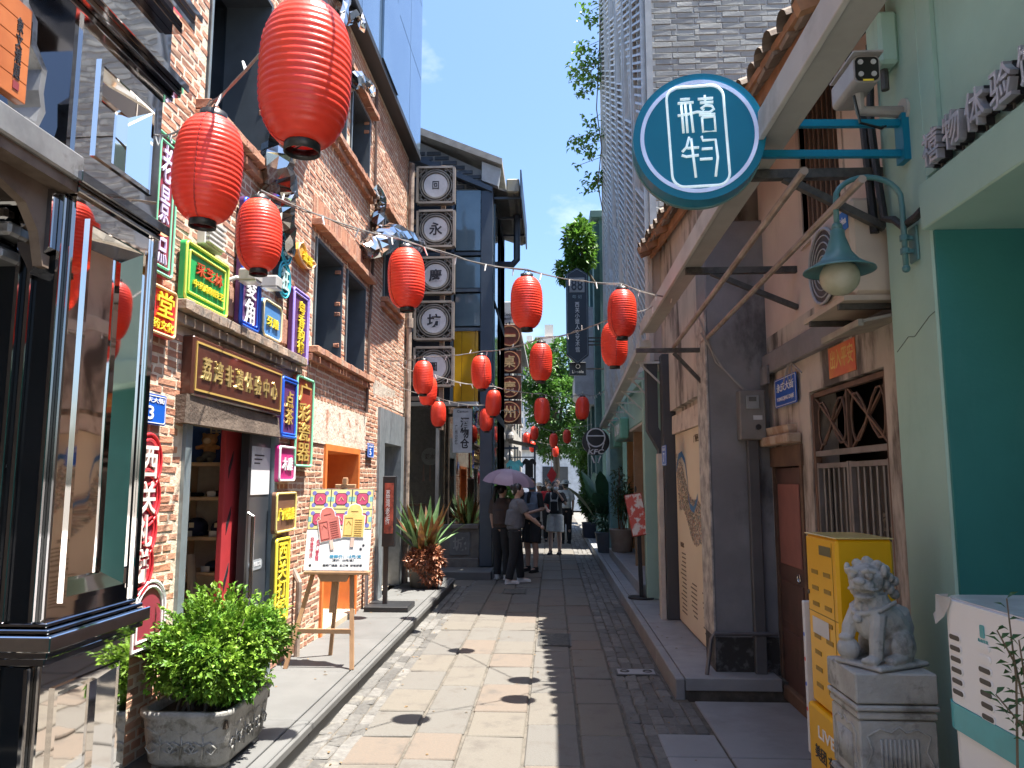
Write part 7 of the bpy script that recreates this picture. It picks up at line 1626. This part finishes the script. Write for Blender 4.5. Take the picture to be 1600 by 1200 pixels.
def person(lb, x, y, h, face, top, bottom, shoe, arms=None, legs=None, bot='trousers', slv=.5, lean=0, headturn=0, hair='short', mask=None, hat=None, vox=.009, extra=None, bag=None, topc2=None, z0=0.0, loose=1.0):
    """standing figure, local frame: x right, y forward; face = heading in degrees, 0 looks away from the camera (+Y)"""
    t = thing('person', lb, 'person', (x, y, z0), 'people walking in the street'); s = h / 1.66
    T_ = Matrix.Translation((x, y, z0)) @ Matrix.Rotation(math.radians(face), 4, 'Z') @ Matrix.Scale(s, 4)
    V = Vector
    A = {'rs': V((.165, 0, 1.35)), 're': V((.20, -.01, 1.08)), 'rw': V((.20, .06, .86)), 'ls': V((-.165, 0, 1.35)), 'le': V((-.20, -.01, 1.08)), 'lw': V((-.20, .06, .86)),
         'rh': V((.085, 0, .88)), 'rk': V((.09, .02, .48)), 'ra': V((.09, 0, .085)), 'lh': V((-.085, 0, .88)), 'lk': V((-.09, .02, .48)), 'la': V((-.09, 0, .085))}
    for d in (arms or {}, legs or {}):
        for k, v in d.items(): A[k] = V(v)
    ln = V((0, lean, 0))
    for k in ('rs', 'ls'): A[k] = A[k] + ln
    m = MB()
    m.ell((0, 0, .92), (.155, .11, .12)).ell(V((0, .0, 1.08)) + ln * .5, (.128, .092, .15)).ell(V((0, .0, 1.25)) + ln * .9, (.155, .105, .16)).ell(V((0, 0, 1.36)) + ln, (.15, .07, .05))
    m.tube([V((0, -.005, 1.34)) + ln, V((0, .015, 1.50)) + ln], [.055, .048], 12)
    for q in 'rl':
        m.tube([A[q + 's'], A[q + 'e'], A[q + 'w']], [.048, .038, .026], 12); m.ell(A[q + 's'], .05)
        fingers(m, A[q + 'w'], A[q + 'w'] - A[q + 'e'], 1 if q == 'r' else -1)
        m.tube([A[q + 'h'], A[q + 'h'].lerp(A[q + 'k'], .5) + V((0, .012, 0)), A[q + 'k'], A[q + 'k'].lerp(A[q + 'a'], .35) + V((0, -.02, 0)), A[q + 'a']], [.088, .078, .055, .054, .036], 12)
        m.ell(A[q + 'a'] + V((0, .06, -.045)), (.038, .11, .035))
    HT = Matrix.Translation(V((0, .02, 1.545)) + ln * 1.05) @ Matrix.Rotation(math.radians(headturn), 4, 'Z'); k = m.mark()
    m.ell((0, 0, 0), (.074, .09, .112), 18, 12).ell((0, .02, -.055), (.055, .065, .055)).ell((0, .09, -.015), (.012, .018, .022), 8, 6).ell((0, .076, -.062), (.024, .014, .008), 8, 6)
    for sg in (-1, 1): m.ell((sg * .075, -.005, -.01), (.012, .022, .03), 8, 6).ell((sg * .03, .074, .028), (.022, .014, .008), 8, 6)
    m.tf(HT, k); m.tf(T_); grow('body', m, SK, vox, t, 3)
    for sg in (-1, 1):
        m = MB(); m.smooth = True; m.ell((sg * .03, .083, .01), (.012, .008, .006), 8, 6); m.tf(T_ @ HT); put('eye', m, M('eye_dark', (.03, .02, .02), r=.2), t)
    # clothing
    e = .016
    m = MB(); m.ell((0, 0, .93), (.162 * loose, .118 * loose, .07)).ell(V((0, 0, 1.06)) + ln * .5, (.148 * loose, .112 * loose, .15)).ell(V((0, 0, 1.25)) + ln * .9, (.172 * loose, .122 * loose, .165)).ell(V((0, 0, 1.365)) + ln, (.165, .083, .055)).tube([V((0, .0, .95)), V((0, .0, 1.2)) + ln * .8], [.15 * loose, .15 * loose], 16, sq=1)
    for q in 'rl':
        a, b, c_ = A[q + 's'], A[q + 'e'], A[q + 'w']
        if slv > 0:
            m.ell(a, .063)
            if slv <= .5: m.tube([a, a.lerp(b, slv * 1.6)], [.064 * loose, .066 * loose], 12)
            else: m.tube([a, b, b.lerp(c_, .85)], [.06, .05, .04], 12)
    m.tf(T_); grow('shirt', m, top, vox * 1.1, t, 4)
    if bot == 'skirt':
        m = MB(); m.smooth = True; m.lathe([(.12, 1.02), (.155, .95), (.18, .8), (.22, .52)], 20, (0, 0, 0), 1, .8); m.tf(T_); put('skirt', m, bottom, t)
    else:
        m = MB(); m.ell((0, 0, .93), (.166, .122, .11))
        for q in 'rl':
            a, b, c_ = A[q + 'h'], A[q + 'k'], A[q + 'a']
            if bot == 'shorts': m.tube([a, a.lerp(b, .55), a.lerp(b, .93)], [.105 * loose, .105 * loose, .108 * loose], 14)
            else: m.tube([a, a.lerp(b, .5), b, b.lerp(c_, .5), c_ + V((0, 0, .0))], [.10 * loose, .092 * loose, .074 * loose, .066 * loose, .06 * loose], 14)
        m.tf(T_); grow(bot, m, bottom, vox * 1.1, t, 3)
    for q in 'rl':
        m = MB(); a = A[q + 'a']; m.ell(a + V((0, .055, -.05)), (.046, .13, .036)).ell(a + V((0, -.01, -.02)), (.046, .055, .055)).box(a.x - .044, a.x + .044, a.y - .07, a.y + .18, a.z - .085, a.z - .062, c=.01); m.tf(T_); grow('shoe', m, shoe, vox, t, 2)
    # hair, mask, hat
    m = MB(); m.ell((0, -.02, .025), (.085, .096, .105), 18, 12)
    if hair == 'long': m.ell((0, -.075, -.09), (.075, .04, .13)).tube([(0, -.06, .03), (0, -.095, -.1), (0, -.09, -.26)], [.06, .055, .03], 10)
    if hair == 'bun': m.ell((0, -.10, .06), .05).ell((0, -.06, -.03), (.06, .05, .06))
    if hair == 'pony': m.tube([(0, -.08, .06), (0, -.17, .03), (0, -.2, -.1), (0, -.19, -.22)], [.045, .05, .045, .02], 10)
    if hair == 'short': m.ell((0, -.05, -.03), (.075, .06, .07))
    hm_ = MB(); 
    m.tf(T_ @ HT)
    def trim(me, inv=(T_ @ HT).inverted()):
        bm = bmesh.new(); bm.from_mesh(me)
        dl = [v for v in bm.verts if (inv @ v.co).y > .055 and (inv @ v.co).z < .065]
        bmesh.ops.delete(bm, geom=dl, context='VERTS'); bm.to_mesh(me); bm.free()
    grow('hair', m, HAIR, vox, t, 2, trim)
    if mask:
        m = MB(); m.smooth = True; m.ell((0, .055, -.045), (.06, .055, .05), 14, 9); m.tf(T_ @ HT); put('mask', m, mask, t)
    if hat:
        m = MB(); m.smooth = True; m.lathe([(.001, .135), (.06, .132), (.095, .10), (.102, .06), (.155, .035), (.158, .03), (.1, .05)], 22); m.tf(T_ @ HT); put('hat', m, hat, t)
    return t, T_, HT
def CL(n, c, **k): return M('wear_' + n, c, tuple(v * .8 for v in c), r=.85, ns=12, bump=.25, bs=14, **k)
WSH = CL('white', (.62, .62, .60)); BLKC = CL('black', (.018, .018, .02)); 
t, T_, HT = person('woman in a grey T-shirt and black trousers reaching out, white sneakers', -.60, 12.35, 1.56, -72, CL('grey', (.14, .14, .15)), BLKC, WSH, arms={'rs': (.165, .02, 1.35), 're': (.22, .16, 1.14), 'rw': (.20, .40, .96), 'le': (-.2, .12, 1.12), 'lw': (-.12, .34, 1.06)}, legs={'ra': (.09, -.12, .085), 'rk': (.09, -.03, .48), 'la': (-.10, .14, .085), 'lk': (-.09, .10, .48)}, slv=.5, hair='bun', lean=.05, headturn=-15, vox=.0085, loose=1.12)
m = MB(); m.box(.18, .24, .46, .475, .86, .98, c=.006); m.tf(T_); put('phone', m, M('phone_black', (.015, .015, .018), r=.2), t)
m = MB(); m.tube([(.03, -.11, .0), (.05, -.10, -.03), (.03, -.09, -.05)], .012, 6); m.tf(T_ @ HT); put('hair_clip', m, M('clip_cream', (.65, .58, .42)), t)
t, T_, HT = person('woman in a brown top with a ponytail behind the grey T-shirt woman', -.83, 12.85, 1.56, -25, CL('brown', (.075, .05, .042)), BLKC, WSH, arms={'re': (.24, .10, 1.12), 'rw': (.13, .26, 1.28)}, hair='pony', headturn=-20, slv=.5, vox=.0085, loose=1.1)
uh = T_ @ Vector((.13, .33, 1.31))
person('man in a denim vest over black with a blue face mask', -.36, 14.0, 1.66, 148, CL('denim', (.16, .20, .26)), BLKC, BLKC, arms={'re': (.24, .03, 1.10), 'rw': (.10, .24, 1.06), 'le': (-.22, .02, 1.10), 'lw': (-.08, .24, 1.04)}, legs={'la': (-.14, .10, .085), 'lk': (-.12, .08, .48)}, bot='shorts', slv=.0, hair='short', headturn=40, mask=M('mask_blue', (.10, .38, .62), r=.8), vox=.0085)
o = [q for q in bpy.data.objects if q.get('label', '').startswith('man in a denim')][0]
Tm = Matrix.Translation((-.36, 14.0, 0)) @ Matrix.Rotation(math.radians(148), 4, 'Z') @ Matrix.Scale(1.66 / 1.66, 4)
m = MB()
for q, sg in (('r', 1), ('l', -1)): a = Vector((sg * .165, 0, 1.35)); b = Vector((.24, .03, 1.10)) if sg > 0 else Vector((-.22, .02, 1.10)); m.ell(a, .056).tube([a, a.lerp(b, .85)], [.056, .06], 12)
m.ell((0, .075, 1.25), (.06, .055, .17)); m.tf(Tm); grow('black_tee', m, BLKC, .01, o, 3)
person('woman in white dungaree shorts over a black top touching her face', .08, 17.25, 1.60, 165, BLKC, CL('offwhite', (.58, .56, .52)), BLKC, arms={'le': (-.26, .06, 1.14), 'lw': (-.12, .13, 1.36), 're': (.24, .02, 1.10), 'rw': (.14, .20, 1.02)}, legs={'ra': (.10, .10, .085), 'rk': (.1, .07, .48)}, bot='shorts', slv=.5, hair='long', headturn=35, mask=M('mask_white', (.72, .74, .74), r=.8), vox=.010, loose=1.05)
o = [q for q in bpy.data.objects if q.get('label', '').startswith('woman in white dungaree')][0]; Tm = Matrix.Translation((.08, 17.25, 0)) @ Matrix.Rotation(math.radians(165), 4, 'Z') @ Matrix.Scale(1.6 / 1.66, 4)
m = MB(); m.prism([(-.10, 1.0), (.10, 1.0), (.085, 1.24), (-.085, 1.24)], 'y', .108, .132).bar((.07, .12, 1.24), (.09, .06, 1.405), .03, .012).bar((-.07, .12, 1.24), (-.09, .06, 1.405), .03, .012); m.tf(Tm); put('dungaree_bib', m, CL('offwhite', (.58, .56, .52)), o)
person('woman in a red top with a white face mask further back', -.08, 21.0, 1.58, 185, CL('red', (.42, .015, .025)), BLKC, BLKC, arms={'re': (.25, .05, 1.12), 'rw': (.2, .22, .98)}, slv=.5, hair='long', mask=M('mask_white', (.72, .74, .74)), vox=.014, loose=1.15)
person('woman in a white sun hat and pale pink top', -.36, 22.0, 1.55, 170, CL('pink', (.62, .42, .40)), WSH, WSH, slv=.8, hair='short', hat=M('hat_white', (.78, .76, .68), r=.9), vox=.014)
person('person in a pale bucket hat and white shirt walking away', .36, 20.2, 1.62, 10, WSH, BLKC, BLKC, slv=.5, hair='short', hat=M('hat_grey', (.42, .44, .40), r=.9), vox=.014)
person('person in dark clothes and cap at the far back', -.15, 26.0, 1.68, 175, BLKC, BLKC, BLKC, slv=.5, hair='short', hat=M('cap_black', (.03, .03, .03)), vox=.014)
person('distant person in black by the far gate house', .22, 29.0, 1.7, 180, BLKC, CL('navy', (.03, .035, .06)), BLKC, slv=.5, hair='short', vox=.016)
# parasol held by the woman in brown
um = thing('sun_umbrella', 'mauve sun umbrella tilted over the group of three', 'umbrella', uh); top_ = Vector((-.68, 12.75, 1.80)); axis = Vector((.13, -.06, 1)).normalized(); q_ = Vector((0, 0, 1)).rotation_difference(axis)
UM = M('umbrella_mauve', (.42, .30, .36), (.38, .27, .33), r=.45, ns=6, trl=.12); UD = M('umbrella_lining', (.03, .022, .028), r=.6); N8 = 8; RU = .44
def up_(i, u):
    a = 2 * math.pi * i / N8 + .2; return top_ + q_ @ Vector((math.cos(a) * RU * math.sin(u * 1.35) / math.sin(1.35), math.sin(a) * RU * math.sin(u * 1.35) / math.sin(1.35), -.24 * (1 - math.cos(u * 1.35)) / (1 - math.cos(1.35))))
for i in range(N8):
    for off, mt2, nm in ((0, UM, 'panel'), (-.006, UD, 'lining')):
        m = MB(); m.smooth = True; vs = []; ns_ = 6
        for j in range(ns_ + 1):
            for k in range(4): u = j / ns_; a, b = up_(i, u), up_(i + 1, u); v = k / 3; vs.append(a.lerp(b, v) + axis * (off + .012 * u * -math.sin(math.pi * v)))
        m._add(vs, [(j * 4 + k, j * 4 + k + 1, (j + 1) * 4 + k + 1, (j + 1) * 4 + k) for j in range(ns_) for k in range(3)]); put(nm, m, mt2, um, fix=False)
    put('rib', MB().tube([up_(i, u / 5) - axis * .01 for u in range(1, 6)], .003, 5), IRON, um)
put('shaft', MB().tube([top_ + axis * .05, uh - axis * .02], .007, 8), M('steel_handle', (.5, .5, .5)), um); put('handle', MB().tube([uh + axis * .04, uh - axis * .06], .014, 8), BLKC, um)

flush_grow()
